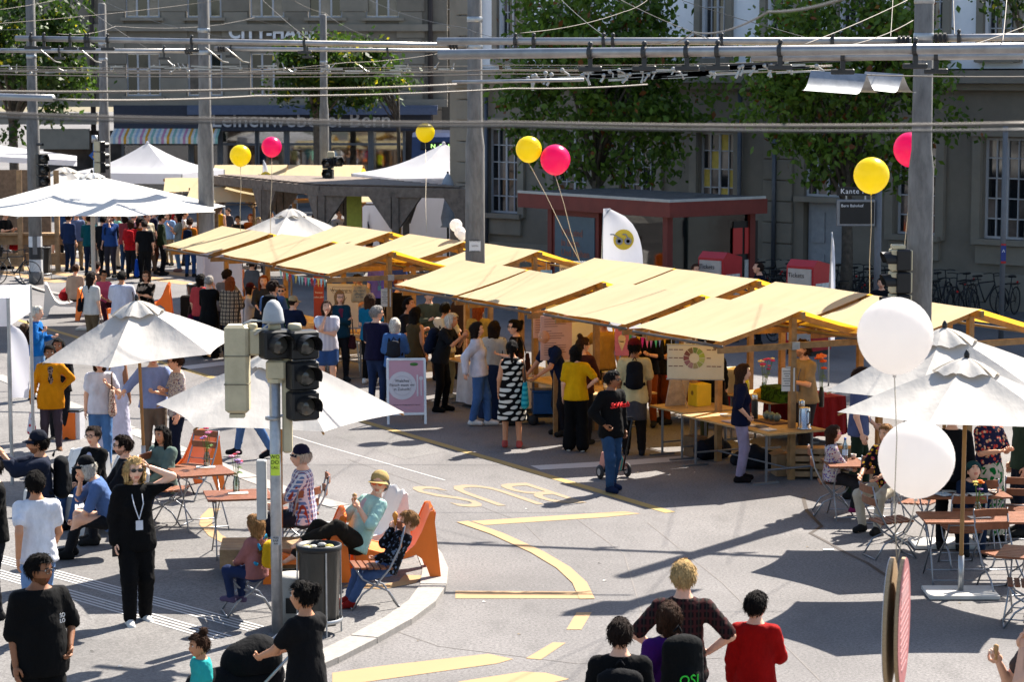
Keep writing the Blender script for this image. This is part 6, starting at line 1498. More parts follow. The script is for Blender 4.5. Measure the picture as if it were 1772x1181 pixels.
r = panel('A2', .55, -.55, .95, 1.6, 1.1, 'white partition board behind the red-haired woman', mat('board_white', (.62, .62, .63), .6, var=.04), face_cam + .2)
b = MB(); b.box((-.45, 0, .15), (.05, .4, .3)); b.box((.45, 0, .15), (.05, .4, .3)); b.build('foot', M_GALV, r)
r = panel('C', 1.05, .95, .82, .50, 1.64, 'cream board with a round colour wheel hung under the nearest roof', mat('board_cream', (.55, .46, .31), .6, var=.05), face_cam - .12)
wc = [(.30, .34, .04), (.20, .28, .05), (.14, .18, .05), (.17, .10, .04), (.16, .05, .03), (.20, .06, .05), (.24, .10, .10), (.30, .16, .14), (.28, .22, .10), (.26, .28, .07), (.34, .36, .10)]
for i in range(11):
 a0, a1 = 2 * math.pi * i / 11 + .06, 2 * math.pi * (i + 1) / 11 - .02; ri, ro = .075, .155; n = 4
 pts = [(-.02 + ri * math.cos(a0 + (a1 - a0) * q / n), -.011, 1.70 + ri * math.sin(a0 + (a1 - a0) * q / n)) for q in range(n + 1)] + [(-.02 + ro * math.cos(a1 - (a1 - a0) * q / n), -.011, 1.70 + ro * math.sin(a1 - (a1 - a0) * q / n)) for q in range(n + 1)]
 b = MB(); b.slab(pts, .004, (0, -1, 0)); b.build('wheel_segment', mat('wheel_%d' % i, wc[i], .6, var=.05), r)
for ix in range(3):
 for iz in range(3):
  for sx in (-.36, .19):
   if sx > 0 and iz == 1 and ix: continue
   b = MB(); b.box((sx + ix * .075, -.0115, 1.82 - iz * .12), (.06, .002, .014)); b.build('text_line', mat('ink_brown', '#664433'), r)
b = MB(); b.tube([(-.42, -.005, 1.39), (.42, -.005, 1.39)], .012, 6); b.tube([(-.42, -.005, 1.89), (.42, -.005, 1.89)], .012, 6); b.build('rail', M_GALV, r)
b = MB()
for sx in (-.35, .35): b.tube([(sx, 0, 1.89), (sx, 0, 2.0)], .005, 5)
b.build('hanger', M_GALV, r)
def a4(k, along, front, z, label, rz=face_cam):
 r = panel(k, along, front, .19, .34, z, label, mat('paper_white', (.58, .55, .5), .7, var=.03), rz, 'notice_sheet', .006)
 for i in range(7): b = MB(); b.box((-.02, -.005, z + .12 - i * .035), (.12 - .03 * (i % 3), .002, .008)); b.build('text_line', mat('ink_black', '#111111'), r)
 b = MB(); b.box((0, -.002, z + .175), (.06, .02, .03)); b.build('clip', M_GALV, r); return r
a4('C', 2.12, .07, 1.45, 'white notice sheet clipped to the post by the bearded vendor'); a4('B', 2.26, .07, 1.62, 'white notice sheet clipped to the post left of the colour wheel board'); a4('F3', 2.32, .07, 1.55, 'white notice sheet clipped to the post of the bunting stall')
r = panel('F3', .95, .35, .62, .85, 1.30, 'paper flipchart with framed heading under the bunting stall roof', mat('flip_paper', (.56, .50, .42), .7, var=.04), face_cam - .15, 'flipchart')
write(r, ['Wochengraph'], 0, 1.60, .1, .085, align='CENTER')
b = MB()
for z in (1.55, 1.66): b.box((0, -.012, z), (.40, .003, .006))
for x in (-.2, .2): b.box((x, -.012, 1.605), (.006, .003, .11))
b.build('heading_frame', mat('ink_brown', '#664433'), r)
for q in range(2): b = MB(); b.tube([(-.22 + q * .14, -.014, 1.22), (-.06 + q * .14, -.014, 1.47)], .005, 4); b.build('pen_line', mat('ink_black', '#111111'), r)
b = MB()
for sx in (-1, 1): b.tube([(sx * .25, .02, .88), (sx * .32, .05, 0)], .015, 6)
b.tube([(0, .02, 1.6), (0, .5, 0)], .015, 6); b.build('leg_frame', M_GALV, r)
tb = thing('canvas_bag', 'beige cloth bag with blue lettering hung from the tie beam', 'bag', stall_pt('F3', 2.15, .55, 0), 0.1)
S = Soft(.02)
for x in (-.10, 0, .10): S.limb((x, 0, 1.78), (x * 1.08, 0, 1.52), .04, .055, .05)
V, F = S.mesh((.006, 30)); link('bag_body', mesh_np('bag_body', V, F, cloth('#b09a78')), tb)
b = MB(); b.tube([(-.07, 0, 1.8), (-.03, 0, 1.92), (.0, 0, 1.95), (.03, 0, 1.92), (.07, 0, 1.8)], .012, 6); b.build('strap', cloth('#a08a68'), tb, True)
write(tb, ['Wir', 'die Vielfalt', 'pflegen', 'auf die'], 0, 1.76, .06, [.055, .055, .065, .055], -.062, mat('ink_blue', (.02, .07, .10), .7, var=0), 'CENTER')
rb = thing('pull_up_banner', 'narrow red pull-up banner with white lettering beside the flipchart', 'banner', stall_pt('F3', .25, .55, 0), .1)
b = MB(); b.box((0, 0, 1.15), (.20, .008, 1.55)); b.build('banner_cloth', mat('banner_red', (.33, .055, .035), .7), rb); b = MB(); b.box((0, 0, .05), (.25, .2, .08), None, .01); b.build('base', M_GALV, rb)
write(rb, ['In der', 'Schweiz', '', 'Tonnen', 'jedes Jahr'], 0, 1.78, .09, .05, -.006, mat('sign_white', '#dddddd'), 'CENTER')
def bunting(k, a0, a1, front, z, n, cols, label, sag=.12):
 A, B = stall_pt(k, a0, front, z), stall_pt(k, a1, front, z); r = empty('bunting', A, 0, label, 'bunting'); d = B - A
 P = [d * (i / n) - Vector((0, 0, 4 * sag * (i / n) * (1 - i / n))) for i in range(n + 1)]
 b = MB(); b.tube(P, .004, 5); b.build('cord', cloth('#b0a898'), r)
 for i in range(n):
  m_ = (P[i] + P[i + 1]) / 2; e = (P[i + 1] - P[i]) * .42; b = MB(); b.slab([m_ - e, m_ + e, m_ + Vector((0, 0, -.17)) + e * .2 * (-1) ** i], .003, Vector((e.y, -e.x, 0)).normalized()); b.build('pennant', cloth(cols[i % len(cols)]), r)
past = ['#8fb8b0', '#d77a92', '#68b8b0', '#b02838', '#4a6a98', '#d8b458', '#9ac0cc']
bunting('F3', .05, 2.3, 1.30, 1.97, 15, past, 'pastel bunting along the eave of the far stall', .05)
bunting('B', .55, 2.2, .45, 1.86, 13, ['#d8a020', '#c02878', '#d86890', '#b870a8', '#58b888', '#8890c8'], 'bright bunting sagging between stall posts above the red cloth', .12)
r = panel('B', 1.16, .62, .22, .46, 1.66, 'pink poster with an ice-cream cone hung at the eave', mat('poster_pink', (.50, .14, .19), .7), face_cam, 'poster')
b = MB(); b.slab([(-.06, -.012, 1.66), (.06, -.012, 1.66), (0, -.012, 1.50)], .003, (0, -1, 0)); b.lathe([(.06, 0), (.06, .003)], (0, -.012, 1.70), 14, Matrix.Rotation(math.pi / 2, 3, 'X')); b.build('cone_print', mat('print_cream', (.6, .45, .25), .7), r)
r = panel('E3', 1.9, -.9, .50, .62, 1.35 + .55, 'white board asking Wusstest du behind the sticker pole stall', mat('board_white', '#cccccc'), face_cam, 'notice_board'); write(r, ['Wusstest du ...?'], 0, 2.06, .1, .072, -.013, None, 'CENTER'); b = MB(); b.box((0, .03, .8), (.05, .03, 1.6)); b.build('post', M_FIR, r)
r = panel('E3', 2.2, -.15, .22, .38, 1.9, 'light blue cloth hung at the end of the rear stall', cloth('#8fb4c2'), face_cam, 'hanging_cloth', cat='cloth'); b = MB(); b.tube([(0, 0, 2.09), (0, 0, 2.25)], .006, 5); b.build('hook', M_GALV, r)
# white panels by the far end pole, sandwich sign
for px, Y, w_, lab in ((383, 54.9, .95, 'large white display panel right of the far end pole'), (346, 54.7, .20, 'narrow pale pink display panel left of the far end pole')):
 r = empty('display_panel', px_at(px, Y), rad(-12), lab, 'display panel'); b = MB(); b.box((0, 0, 1.15), (w_, .06, 2.0), None, .03); b.build('panel', mat('panel_pale', (.52, .52, .62), .6, var=.05), r); b = MB(); b.box((0, 0, .06), (w_, .4, .06)); b.build('foot', M_GALV, r)
ss = empty('sandwich_board', ground_at(703, 732), rad(6), 'pink A-frame sign with plate and cutlery, standing in the lane', 'sign')
tilt = Matrix.Rotation(-.16, 3, 'X'); tb_ = Matrix.Rotation(.26, 3, 'X')
def ss_box(c, d, R=tilt, bev=0): return MB().box(Vector((0, -.16, .12)) + R @ Vector(c), d, R, bev)
ss_box((0, 0, .50), (.58, .012, .88)).build('poster', mat('poster_rose', (.52, .30, .36), .6, var=.03), ss)
f_ = MB()
for x in (-.31, .31): f_.box(Vector((0, -.16, .12)) + tilt @ Vector((x, 0, .41)), (.04, .03, 1.12), tilt)
for z in (.05, .96): f_.box(Vector((0, -.16, .12)) + tilt @ Vector((0, 0, z)), (.58, .03, .04), tilt)
f_.build('front_frame', mat('alu', (.46, .46, .48), .35, metal=.7), ss)
f_ = MB(); top_ = Vector((0, -.16, .12)) + tilt @ Vector((0, 0, .97))
for x in (-.30, .30): f_.beam(top_ + Vector((x, .03, 0)), Vector((x, .38, .0)), .03, .03)
f_.beam(Vector((-.3, .27, .35)), Vector((.3, .27, .35)), .02, .02); f_.build('rear_frame', mat('alu', '#bbbbbb'), ss)
sb = lambda x, z, y=-.009: Vector((0, -.16, .12)) + tilt @ Vector((x, y, z))
RX = tilt @ Matrix.Rotation(math.pi / 2, 3, 'X')
b = MB(); b.lathe([(.235, 0), (.235, .003)], sb(-.07, .52), 28, RX); b.build('plate_print', mat('print_lilac', (.56, .55, .58), .6, var=.02), ss)
b = MB(); b.lathe([(.165, 0), (.165, .003), (.16, .003), (.16, 0)], sb(-.07, .52, -.0125), 28, RX, False); b.build('plate_rim', mat('print_line', (.42, .38, .42), .6), ss)
b = MB(); b.box(sb(.185, .52, -.01), (.028, .003, .36), tilt, .01); b.box(sb(.245, .48, -.01), (.018, .003, .26), tilt); b.build('knife_print', mat('print_lilac', '#ccccdd'), ss)
b = MB(); b.lathe([(.035, 0), (.035, .003)], sb(.245, .64, -.01), 14, RX); b.build('spoon_print', mat('print_lilac', '#ccccdd'), ss)
b = MB(); b.ball(sb(.13, .875, -.01), (.07, .006, .028), 12, 6, tilt); b.build('leaf_badge', mat('badge_green', (.05, .16, .03), .6), ss)
for t, z, sz in (('Welches', .60, .068), ('Fleisch essen wir', .53, .062), ('in Zukunft?', .46, .062), ('Diskutieren und degustieren Sie mit uns!', .20, .027)): letters('lettering', t, sz, mat('ink_black', '#111111'), ss, sb(-.07 if sz > .03 else 0, z, -.015), (math.pi / 2 + .16 * -1, 0, 0), 'CENTER', .0006)
# ================================================================ ON THE GROUND BY THE STALLS
tr_ = thing('folding_trolley', 'blue fold-up crate on a small black trolley under the table', 'trolley', stall_pt('A2', 1.25, .35, 0), .1)
b = MB(); b.box((0, 0, .36), (.48, .34, .36), None, .01); b.build('crate', mat('crate_blue', (.012, .07, .20), .45, var=.15), tr_); b = MB(); b.box((0, 0, .56), (.52, .38, .04), None, .01); b.build('crate_lid', mat('crate_blue', '#114477'), tr_)
b = MB(); b.box((0, 0, .14), (.6, .36, .03)); b.build('deck', M_BLACK, tr_)
for sx in (-1, 1):
 for sy in (-1, 1): b = MB(); b.lathe([(.085, -.02), (.09, 0), (.085, .02)], (sx * .25, sy * .2, .09), 14, Matrix.Rotation(math.pi / 2, 3, 'X')); b.build('wheel', M_RUBBER, tr_, True)
gc = thing('storage_crate', 'grey plastic crate standing under the middle table', 'crate', stall_pt('A2', 2.0, .3, 0), .2); b = MB(); b.box((0, 0, .26), (.36, .42, .52), None, .015); b.build('body', mat('crate_grey', (.13, .145, .165), .5), gc); b = MB(); b.box((0, -.215, .42), (.14, .01, .05)); b.build('grip', M_BLACK, gc)
cb = thing('cardboard_box', 'brown cardboard box on the ground in front of the nearest post', 'box', ground_at(1362, 822), rad(8)); b = MB(); b.box((0, 0, .16), (.40, .32, .32), None, .004); b.build('carton', mat('cardboard', (.30, .19, .10), .8), cb)
for sx in (-1, 1): b = MB(); b.box((sx * .16, 0, .33), (.18, .31, .006), Matrix.Rotation(sx * .35, 3, 'Y')); b.build('flap', mat('cardboard', '#aa8855'), cb)
b = MB(); b.box((0, 0, .16), (.30, .24, .32), None, .01); put('paper_bag', b, mat('kraft', (.17, .10, .05), .85, bump=.5, bs=12), 'brown paper bag on the ground below the yellow box table', 'bag', stall_pt('B', 2.55, .15, 0))
def slumped_bag(loc, label, col, s_=1.0, seed=0):
 rr = random.Random(seed); r = thing('rucksack', label, 'bag', loc, rr.uniform(0, 3)); S = Soft(.022)
 S.limb((-.15 * s_, 0, .13 * s_), (.15 * s_, .03, .12 * s_), .13 * s_, .12 * s_, .06); S.limb((0, .02, .18 * s_), (.06, 0, .26 * s_), .11 * s_, .08 * s_, .06); S.cut((0, 0, -1), -.004)
 V, F = S.mesh((.012, 26)); link('bag_body', mesh_np('bag_body', V, F, cloth(col)), r)
 b = MB(); b.tube([(-.1, -.12, .2 * s_), (0, -.18, .24 * s_), (.1, -.13, .16 * s_), (.14, -.15, .04)], .012, 6); b.build('strap', cloth('#101114'), r, True)
slumped_bag(stall_pt('B', 2.9, .05, 0), 'dark blue rucksack slumped beside the brown paper bag', '#12161f', 1.15, 1); slumped_bag(ground_at(1312, 812), 'dark grey rucksack slumped under the nearest table', '#1d2026', 1.1, 2)
slumped_bag(ground_at(1388, 815), 'black bag behind the cardboard box', '#0e0e10', 1.0, 3); slumped_bag(ground_at(1282, 805), 'charcoal jacket bundle on the ground beside the lavender trousers', '#24272d', .7, 4)
pc_ = thing('pallet_crate', 'yellow-brown wooden pallet crate behind the cardboard box', 'crate', stall_pt('C', 2.2, -.45, 0), 0)
for i in range(4):
 b = MB(); b.box((0, 0, .08 + i * .11), (.95, .30, .075)); b.build('slat', M_FIR, pc_)
for sx in (-.42, 0, .42): b = MB(); b.box((sx, .06, .21), (.06, .32, .42)); b.build('upright', M_FIR, pc_)
# ================================================================ BISTRO FURNITURE
M_SLAT = wood('slat_wood', (.20, .072, .032), .45, (1, 1, 1), .25)
M_SLATD = wood('slat_wood_dark', (.12, .05, .03), .5)
M_TUBE = mat('chair_steel', (.27, .28, .30), .35, metal=.7, var=.12)
def build_chair():
 r = empty('folding_chair', (0, 0, 0), 0)
 for i in range(6):
  b = MB(); b.box((0, -.19 + i * .072, .455 - .004 * i), (.40, .058, .022), None, .004); b.build('seat_slat', M_SLAT, r)
 for z, y in ((.70, .275), (.845, .31)):
  b = MB(); b.grid(lambda u, v: ((u - .5) * .42, y - .03 * (1 - (2 * u - 1) ** 2) * -1 - .012, z + (v - .5) * .085), 6, 1); b.grid(lambda u, v: ((.5 - u) * .42, y - .03 * (1 - (2 * u - 1) ** 2) * -1 + .012, z + (v - .5) * .085), 6, 1)
  b.grid(lambda u, v: ((u - .5) * .42, y + .03 * (1 - (2 * u - 1) ** 2) + (v - .5) * .024, z + .0425), 6, 1); b.grid(lambda u, v: ((.5 - u) * .42, y + .03 * (1 - (2 * u - 1) ** 2) + (v - .5) * .024, z - .0425), 6, 1); b.build('back_slat', M_SLAT, r)
 for sx in (-1, 1):
  b = MB(); b.tube([(sx * .205, .325, .90), (sx * .205, .27, .66), (sx * .205, .16, .44), (sx * .205, .02, .28), (sx * .205, -.14, .17), (sx * .205, -.25, 0)], .011, 8); b.build('back_tube', M_TUBE, r, True)
  b = MB(); b.tube([(sx * .185, -.20, .44), (sx * .185, -.13, .33), (sx * .185, .02, .25), (sx * .185, .15, .19), (sx * .185, .27, 0)], .011, 8); b.build('front_tube', M_TUBE, r, True)
 for p, q in (((-.205, -.25, .012), (.205, -.25, .012)), ((-.185, .27, .012), (.185, .27, .012)), ((-.205, .03, .27), (.205, .03, .27)), ((-.2, -.18, .435), (.2, -.18, .435)), ((-.205, .2, .52), (.205, .2, .52))):
  b = MB(); b.tube([p, q], .008, 6); b.build('cross_rod', M_TUBE, r, True)
 return r
CH0 = build_chair(); _first = [True]
def chair(px, py, face, label, base=0.0, z=.45):
 g = ground_at(px, py, z + base); o = CH0 if _first[0] else copy_tree(CH0); _first[0] = False
 o.location = (g.x, g.y, base); o.rotation_euler = (0, 0, rad(face)); return props(o, label, 'chair', 'wooden slat folding chairs')
def bistro_table(px, py, rz, label, L=.72, W_=.70, base=0.0, group='slatted bistro tables', tz=.73):
 g = ground_at(px, py, tz + base); r = empty('bistro_table', (g.x, g.y, base), rad(rz), label, 'table', group)
 n = max(7, int(W_ / .085))
 for i in range(n):
  b = MB(); b.box((0, -W_ / 2 + W_ * (i + .5) / n, tz - .012), (L, W_ / n - .008, .024), None, .004); b.build('top_slat', M_SLAT, r)
 for sx in (-1, 1):
  b = MB(); b.box((sx * (L / 2 - .09), 0, tz - .035), (.03, W_ - .06, .022)); b.build('batten', M_TUBE, r)
  for sy in (-1, 1):
   b = MB(); b.tube([(sx * (L / 2 - .10), sy * (W_ / 2 - .07), tz - .04), (sx * (L / 2 - .12), 0, .38), (sx * (L / 2 - .10), -sy * (W_ / 2 - .02), 0)], .010, 8); b.build('leg', M_TUBE, r, True)
 for sy in (-1, 1): b = MB(); b.tube([(-L / 2 + .1, sy * (W_ / 2 - .05), .05), (L / 2 - .1, sy * (W_ / 2 - .05), .05)], .008, 6); b.build('cross_rod', M_TUBE, r, True)
 return r
IS = .055
def flowers_on(px, py, z, label, cols, seed, h=.36):
 g = ground_at(px, py, z); bouquet(g, label, cols, h, 6, None, .07, seed)
def napkin(px, py, z, label):
 g = ground_at(px, py, z); b = MB(); b.box((0, 0, .003), (.24, .15, .004)); put('napkin', b, mat('paper_white', '#cccccc'), label, 'napkin', g, .15, group='paper napkins')
bistro_table(349, 815, 22, 'square slatted table beside the fleece-jacket woman', base=IS); bistro_table(412, 856, 12, 'square slatted table in front of the flat-cap man', .78, base=IS)
bistro_table(1500, 800, 3, 'slatted table with water bottle where the girl sits', 1.1, .7); bistro_table(1662, 853, 4, 'slatted table with papers where the child in the beanie draws', 1.1, .7)
bistro_table(1695, 895, 0, 'long slatted table with flower vase behind the front parasol pole', 1.35, .7); bistro_table(1812, 958, -20, 'slatted table cut by the right picture edge', 1.0, .7)
flowers_on(358, 808, .73 + IS, 'slim glass vase of meadow flowers on the rear square table', ['#b02050', '#c07090', '#8a70b0'], 11, .5); flowers_on(409, 852, .73 + IS, 'slim glass vase of meadow flowers on the front square table', ['#c02040', '#9a80b0', '#c890a8'], 12, .5)
flowers_on(1691, 893, .73, 'slim vase with an orange marigold on the long table', ['#e07010', '#7a5080', '#d8c060'], 13, .42); flowers_on(1682, 845, .73, 'small pink bloom in a glass on the drawing table', ['#c070a0'], 14, .2)
napkin(356, 809, .735 + IS, 'white paper under the vase on the rear square table'); napkin(412, 854, .735 + IS, 'white paper under the vase on the front square table'); napkin(1695, 896, .735, 'white paper under the marigold vase'); napkin(1502, 795, .735, 'white paper on the girl\'s table')
bottle(ground_at(1462, 798, .735), 'clear water bottle with blue label and cap on the girl\'s table', '#a8c8e0', .30, '#1c5ab8')
cu = thing('tea_cup', 'small glass of dark tea on the girl\'s table', 'cup', ground_at(1477, 794, .735)); b = MB(); b.lathe([(.028, 0), (.038, .06), (.034, .06), (.026, .01)], (0, 0, 0), 14); b.build('cup', mat('cup_cream', (.6, .5, .4), .4), cu, True); b = MB(); b.lathe([(.034, .05), (.001, .05)], (0, 0, 0), 14, close=False); b.build('tea', mat('tea', (.25, .06, .01), .2), cu)
b = MB(); b.lathe([(.05, 0), (.075, .05), (.07, .05), (.045, .01)], (0, 0, 0), 16); put('paper_bowl', b, mat('bowl_tan', (.5, .36, .22), .6), 'tan paper bowl on the girl\'s table beside the balloon', 'bowl', ground_at(1512, 792, .735), smooth=True)
for i in range(6):
 b = MB(); b.box((0, 0, .003), (.26, .19, .004), Matrix.Rotation(i * 1.1, 3, 'Z')); put('drawing_sheet', b, pattern('leafy', ['#7a9ab0', '#c8c0b0', '#8a6a58'][i % 3], '#d8d4cc', scale=9), 'coloured drawing sheet on the child\'s table', 'paper', ground_at(1632 + i * 16, 856 - (i % 2) * 6, .735 + .004 * (i + 1)), group='drawing sheets on the child\'s table')
chair(291, 846, 75, 'folding chair pulled up left of the rear square table', IS); chair(333, 806, -30, 'folding chair behind the rear square table, only its back showing', IS)
chair(522, 884, -82, 'folding chair carrying the flat-cap man', IS); chair(500, 905, -125, 'empty folding chair between the flat-cap man and the signal post', IS)
chair(428, 990, -75, 'folding chair carrying the girl in the pink jumper', IS); chair(644, 978, -78, 'empty folding chair in front of the orange lounger', IS)
chair(1443, 832, 88, 'folding chair carrying the girl with pink glasses'); chair(1518, 842, 172, 'folding chair with its back to us at the girl\'s table'); chair(1541, 900, 105, 'empty folding chair below the lower white balloon, turned right')
chair(1690, 885, 178, 'folding chair behind the marigold vase, back to us'); chair(1766, 880, 172, 'folding chair near the green patterned skirt, back to us'); chair(1735, 957, 15, 'empty folding chair facing us right of the front parasol pole')
chair(1664, 915, 185, 'folding chair tucked under the long table by the parasol pole'); chair(1780, 1010, -100, 'folding chair cut by the right edge below the other chairs'); chair(1590, 868, 60, 'folding chair almost hidden behind the lower white balloon')
# loungers
def lounger_mesh():
 prof = [(-.45, .30), (-.42, .355), (-.34, .36), (-.18, .315), (.0, .275), (.12, .29), (.22, .375), (.30, .52), (.365, .68), (.40, .76), (.43, .775)]
 b = MB(); n = len(prof) - 1
 def P(u, v, off):
  i = min(int(v * n), n - 1); f = v * n - i; y = prof[i][0] * (1 - f) + prof[i + 1][0] * f; z = prof[i][1] * (1 - f) + prof[i + 1][1] * f
  x = (u - .5) * .70; lobe = .06 * max(0, v - .75) / .25 * (abs(math.sin(u * 2 * math.pi)) - .55); dish = .03 * (1 - (2 * u - 1) ** 2)
  return (x * (1 - .10 * max(0, v - .5)), y + dish * (.3 if v < .5 else .9) + off[0], z - dish * (1 if v < .6 else .1) + lobe + off[1])
 b.grid(lambda u, v: P(u, v, (0, 0)), 14, 20); b.grid(lambda u, v: P(1 - u, v, (.015, -.035)), 14, 20)
 shell = b
 s = MB()
 for sx in (-1, 1):
  out = [(-.45, .30), (-.43, .355), (-.34, .36), (-.18, .315), (.0, .285), (.12, .30), (.22, .385), (.30, .53), (.365, .69), (.40, .765), (.44, .775)]
  inn = [(.52, .0), (.40, .0), (.33, .20), (.24, .27), (.1, .23), (-.1, .22), (-.24, .22), (-.33, .14), (-.36, .0), (-.48, .0)]
  pts = out + inn; x = sx * .345; tri = [Vector((x * (1 + .05 * (.4 - z)) * (1 - .05 * max(0, z - .4)), y, z)) for y, z in pts]
  s.slab(tri, .035 * -sx, (1, 0, 0))
 s.box((0, -.445, .27), (.66, .03, .12)); s.box((0, .44, .60), (.60, .025, .30), Matrix.Rotation(-.12, 3, 'X'))
 return shell, s
_LM = {}
def lounger(px, py, face, col, label, base=0.0):
 if col not in _LM:
  m_ = mat('lounger_' + col, {'orange': (.80, .17, .012), 'white': (.62, .61, .59)}[col], .38, spec=.4, var=.05); a, s = lounger_mesh(); _LM[col] = (a.mesh('seat_shell', m_, True), s.mesh('side_frame', m_))
 g = ground_at(px, py); r = empty('garden_lounger', (g.x, g.y, base), rad(face), label, 'lounge chair', 'moulded plastic garden loungers')
 link('seat_shell', _LM[col][0], r); link('side_frame', _LM[col][1], r); return r
lounger(680, 1000, -82, 'orange', 'orange plastic lounger at the island nose with the boy in it', IS); lounger(528, 1008, -84, 'orange', 'orange plastic lounger partly behind the black bin', IS)
lounger(312, 855, -55, 'orange', 'orange plastic lounger with the woman in the grey fleece', IS)
lounger(262, 545, -85, 'orange', 'orange plastic lounger of the woman in black with glasses', 0); lounger(176, 555, 60, 'orange', 'orange plastic lounger of the woman in the pink shirt', 0)
lounger(118, 895, -35, 'white', 'white plastic lounger with its two-lobed back, left of the seated woman', IS); lounger(112, 545, 100, 'white', 'white plastic lounger with a red rucksack on it', 0)
lounger(630, 968, -70, 'white', 'white plastic lounger under the reclining man', IS); lounger(160, 905, -70, 'white', 'white plastic lounger under the woman in the black cardigan', IS); lounger(195, 925, -80, 'white', 'white plastic lounger under the old man in the blue shirt', IS)
lounger(398, 520, 0, 'orange', 'orange plastic lounger seen between the far stalls', 0)
# wheeled pallet table
pw = empty('pallet_table', (*ground_at(455, 1000).xy, IS), rad(4), 'low wooden pallet table on castors behind the girl', 'pallet table')
for i in range(5): b = MB(); b.box((0, -.3 + i * .15, .33), (.95, .14, .03)); b.build('plank', M_FIR, pw)
for sy in (-1, 1): b = MB(); b.box((0, sy * .35, .22), (.95, .03, .20)); b.build('side_board', M_FIR, pw)
for sx in (-1, 1):
 b = MB(); b.box((sx * .46, 0, .22), (.03, .67, .20)); b.build('side_board', M_FIR, pw)
 for sy in (-1, 1): b = MB(); b.lathe([(.045, -.015), (.05, 0), (.045, .015)], (sx * .40, sy * .3, .05), 12, Matrix.Rotation(math.pi / 2, 3, 'Y')); b.box((sx * .40, sy * .3, .09), (.05, .06, .07)); b.build('castor', M_RUBBER, pw, True)
# bins
def bin_(px, py, label, r_=.24, h=.98, base=0.0, bag=True):
 g = ground_at(px, py); r = empty('litter_bin', (g.x, g.y, base), 0, label, 'bin'); k = r_ / .24
 m_ = mat('bin_bag', (.018, .018, .016), .35, spec=.5, var=.5, vs=3, bump=.5, bs=7, stretch=(2, 2, .5))
 b = MB(); n = 26
 b.grid(lambda u, v: ((r_ * (.84 + .14 * v) + .012 * math.sin(u * 6.2832 * 9) * (1 - v)) * math.cos(u * 6.2832), (r_ * (.84 + .14 * v) + .012 * math.sin(u * 6.2832 * 9) * (1 - v)) * math.sin(u * 6.2832), .10 + (h - .12) * v), 52, 8); b.build('bag', m_, r, True)
 b = MB(); b.lathe([(r_, h - .06), (r_ + .012, h - .05), (r_ + .012, h), (r_ - .01, h + .005), (r_ - .03, h - .08)], (0, 0, 0), 28, close=False); b.build('rim', M_BLACK, r, True)
 b = MB(); b.lathe([(r_ + .01, .13), (r_ + .02, .14), (r_ + .02, .16), (r_ + .01, .17)], (0, 0, 0), 28, close=False); b.build('lower_ring', M_GALV, r, True)
 for q in range(4): a = q * 1.571 + .4; b = MB(); b.tube([(math.cos(a) * (r_ + .012), math.sin(a) * (r_ + .012), 0), (math.cos(a) * (r_ + .008), math.sin(a) * (r_ + .008), h - .05)], .009, 6); b.build('upright', M_GALV, r)
 for q in range(9):
  a = q * .7; b = MB(); b.ball((math.cos(a) * r_ * .6, math.sin(a) * r_ * .6, h - .05 + .01 * (q % 3)), (.05, .04, .025), 7, 5); b.build('rubbish', mat('rubbish_%d' % (q % 3), ['#b8b4a8', '#c8b458', '#8a8a8a'][q % 3], .7), r)
bin_(553, 1106, 'tall black bag-lined litter bin on the island beside the woman with pram', .225, .93, IS); bin_(72, 483, 'black bag-lined litter bin at the striped pole foot', .27, .92); bin_(343, 562, 'dark litter bin at the far stall end next to the woman in black dress', .25, .95)
cbk = empty('concrete_block', (*ground_at(508, 1092).xy, IS), 0, 'round pale concrete foot block beside the signal post', 'concrete block'); b = MB(); b.lathe([(.20, 0), (.20, .30), (.19, .32), (.19, .52), (.17, .545), (.001, .55)], (0, 0, 0), 22); b.build('block', mat('concrete', (.36, .35, .32), .85, bump=.2), cbk, True); b = MB(); b.box((0, -.195, .25), (.12, .02, .16)); b.build('plate', M_BLACK, cbk)
# cart with wheels, orange speaker case, pram, paddle signs
ct_ = empty('shopping_trolley', (*ground_at(1062, 828).xy, 0), rad(25), 'two-wheeled shopping trolley behind the man in the printed jumper', 'trolley')
for sx in (-1, 1):
 b = MB(); b.lathe([(.095, -.018), (.105, 0), (.095, .018)], (sx * .22, 0, .105), 18, Matrix.Rotation(math.pi / 2, 3, 'Y')); b.build('tyre', M_RUBBER, ct_, True); b = MB(); b.lathe([(.05, -.022), (.05, .022)], (sx * .22, 0, .105), 12, Matrix.Rotation(math.pi / 2, 3, 'Y')); b.build('rim', M_GALV, ct_)
 b = MB(); b.tube([(sx * .15, 0, .11), (sx * .14, -.18, .55), (sx * .12, -.34, .92)], .012, 8); b.build('frame_tube', M_BLACK, ct_, True)
b = MB(); b.tube([(-.22, 0, .105), (.22, 0, .105)], .012, 8); b.tube([(-.12, -.34, .92), (.12, -.34, .92)], .016, 8); b.build('axle', M_BLACK, ct_)
b = MB(); b.box((0, .06, .24), (.28, .26, .24), Matrix.Rotation(.35, 3, 'X'), .03); b.build('load', pattern('stripe', '#c08878', '#5a9a8a', scale=5), ct_)
pb_ = empty('orange_case', (*ground_at(128, 765).xy, 0), rad(-14), 'orange and white wheeled case beside the jeans woman', 'case'); b = MB(); b.box((-.03, -.12, .26), (.22, .02, .44)); b.build('orange_side', mat('case_orange', (.66, .14, .012), .5), pb_)
b = MB(); b.box((0, 0, .26), (.30, .22, .46), None, .012); b.build('case_body', mat('case_white', (.5, .5, .52), .5), pb_); b = MB(); b.box((0, 0, .505), (.31, .23, .03), None, .008); b.build('lid', M_BLACK, pb_)
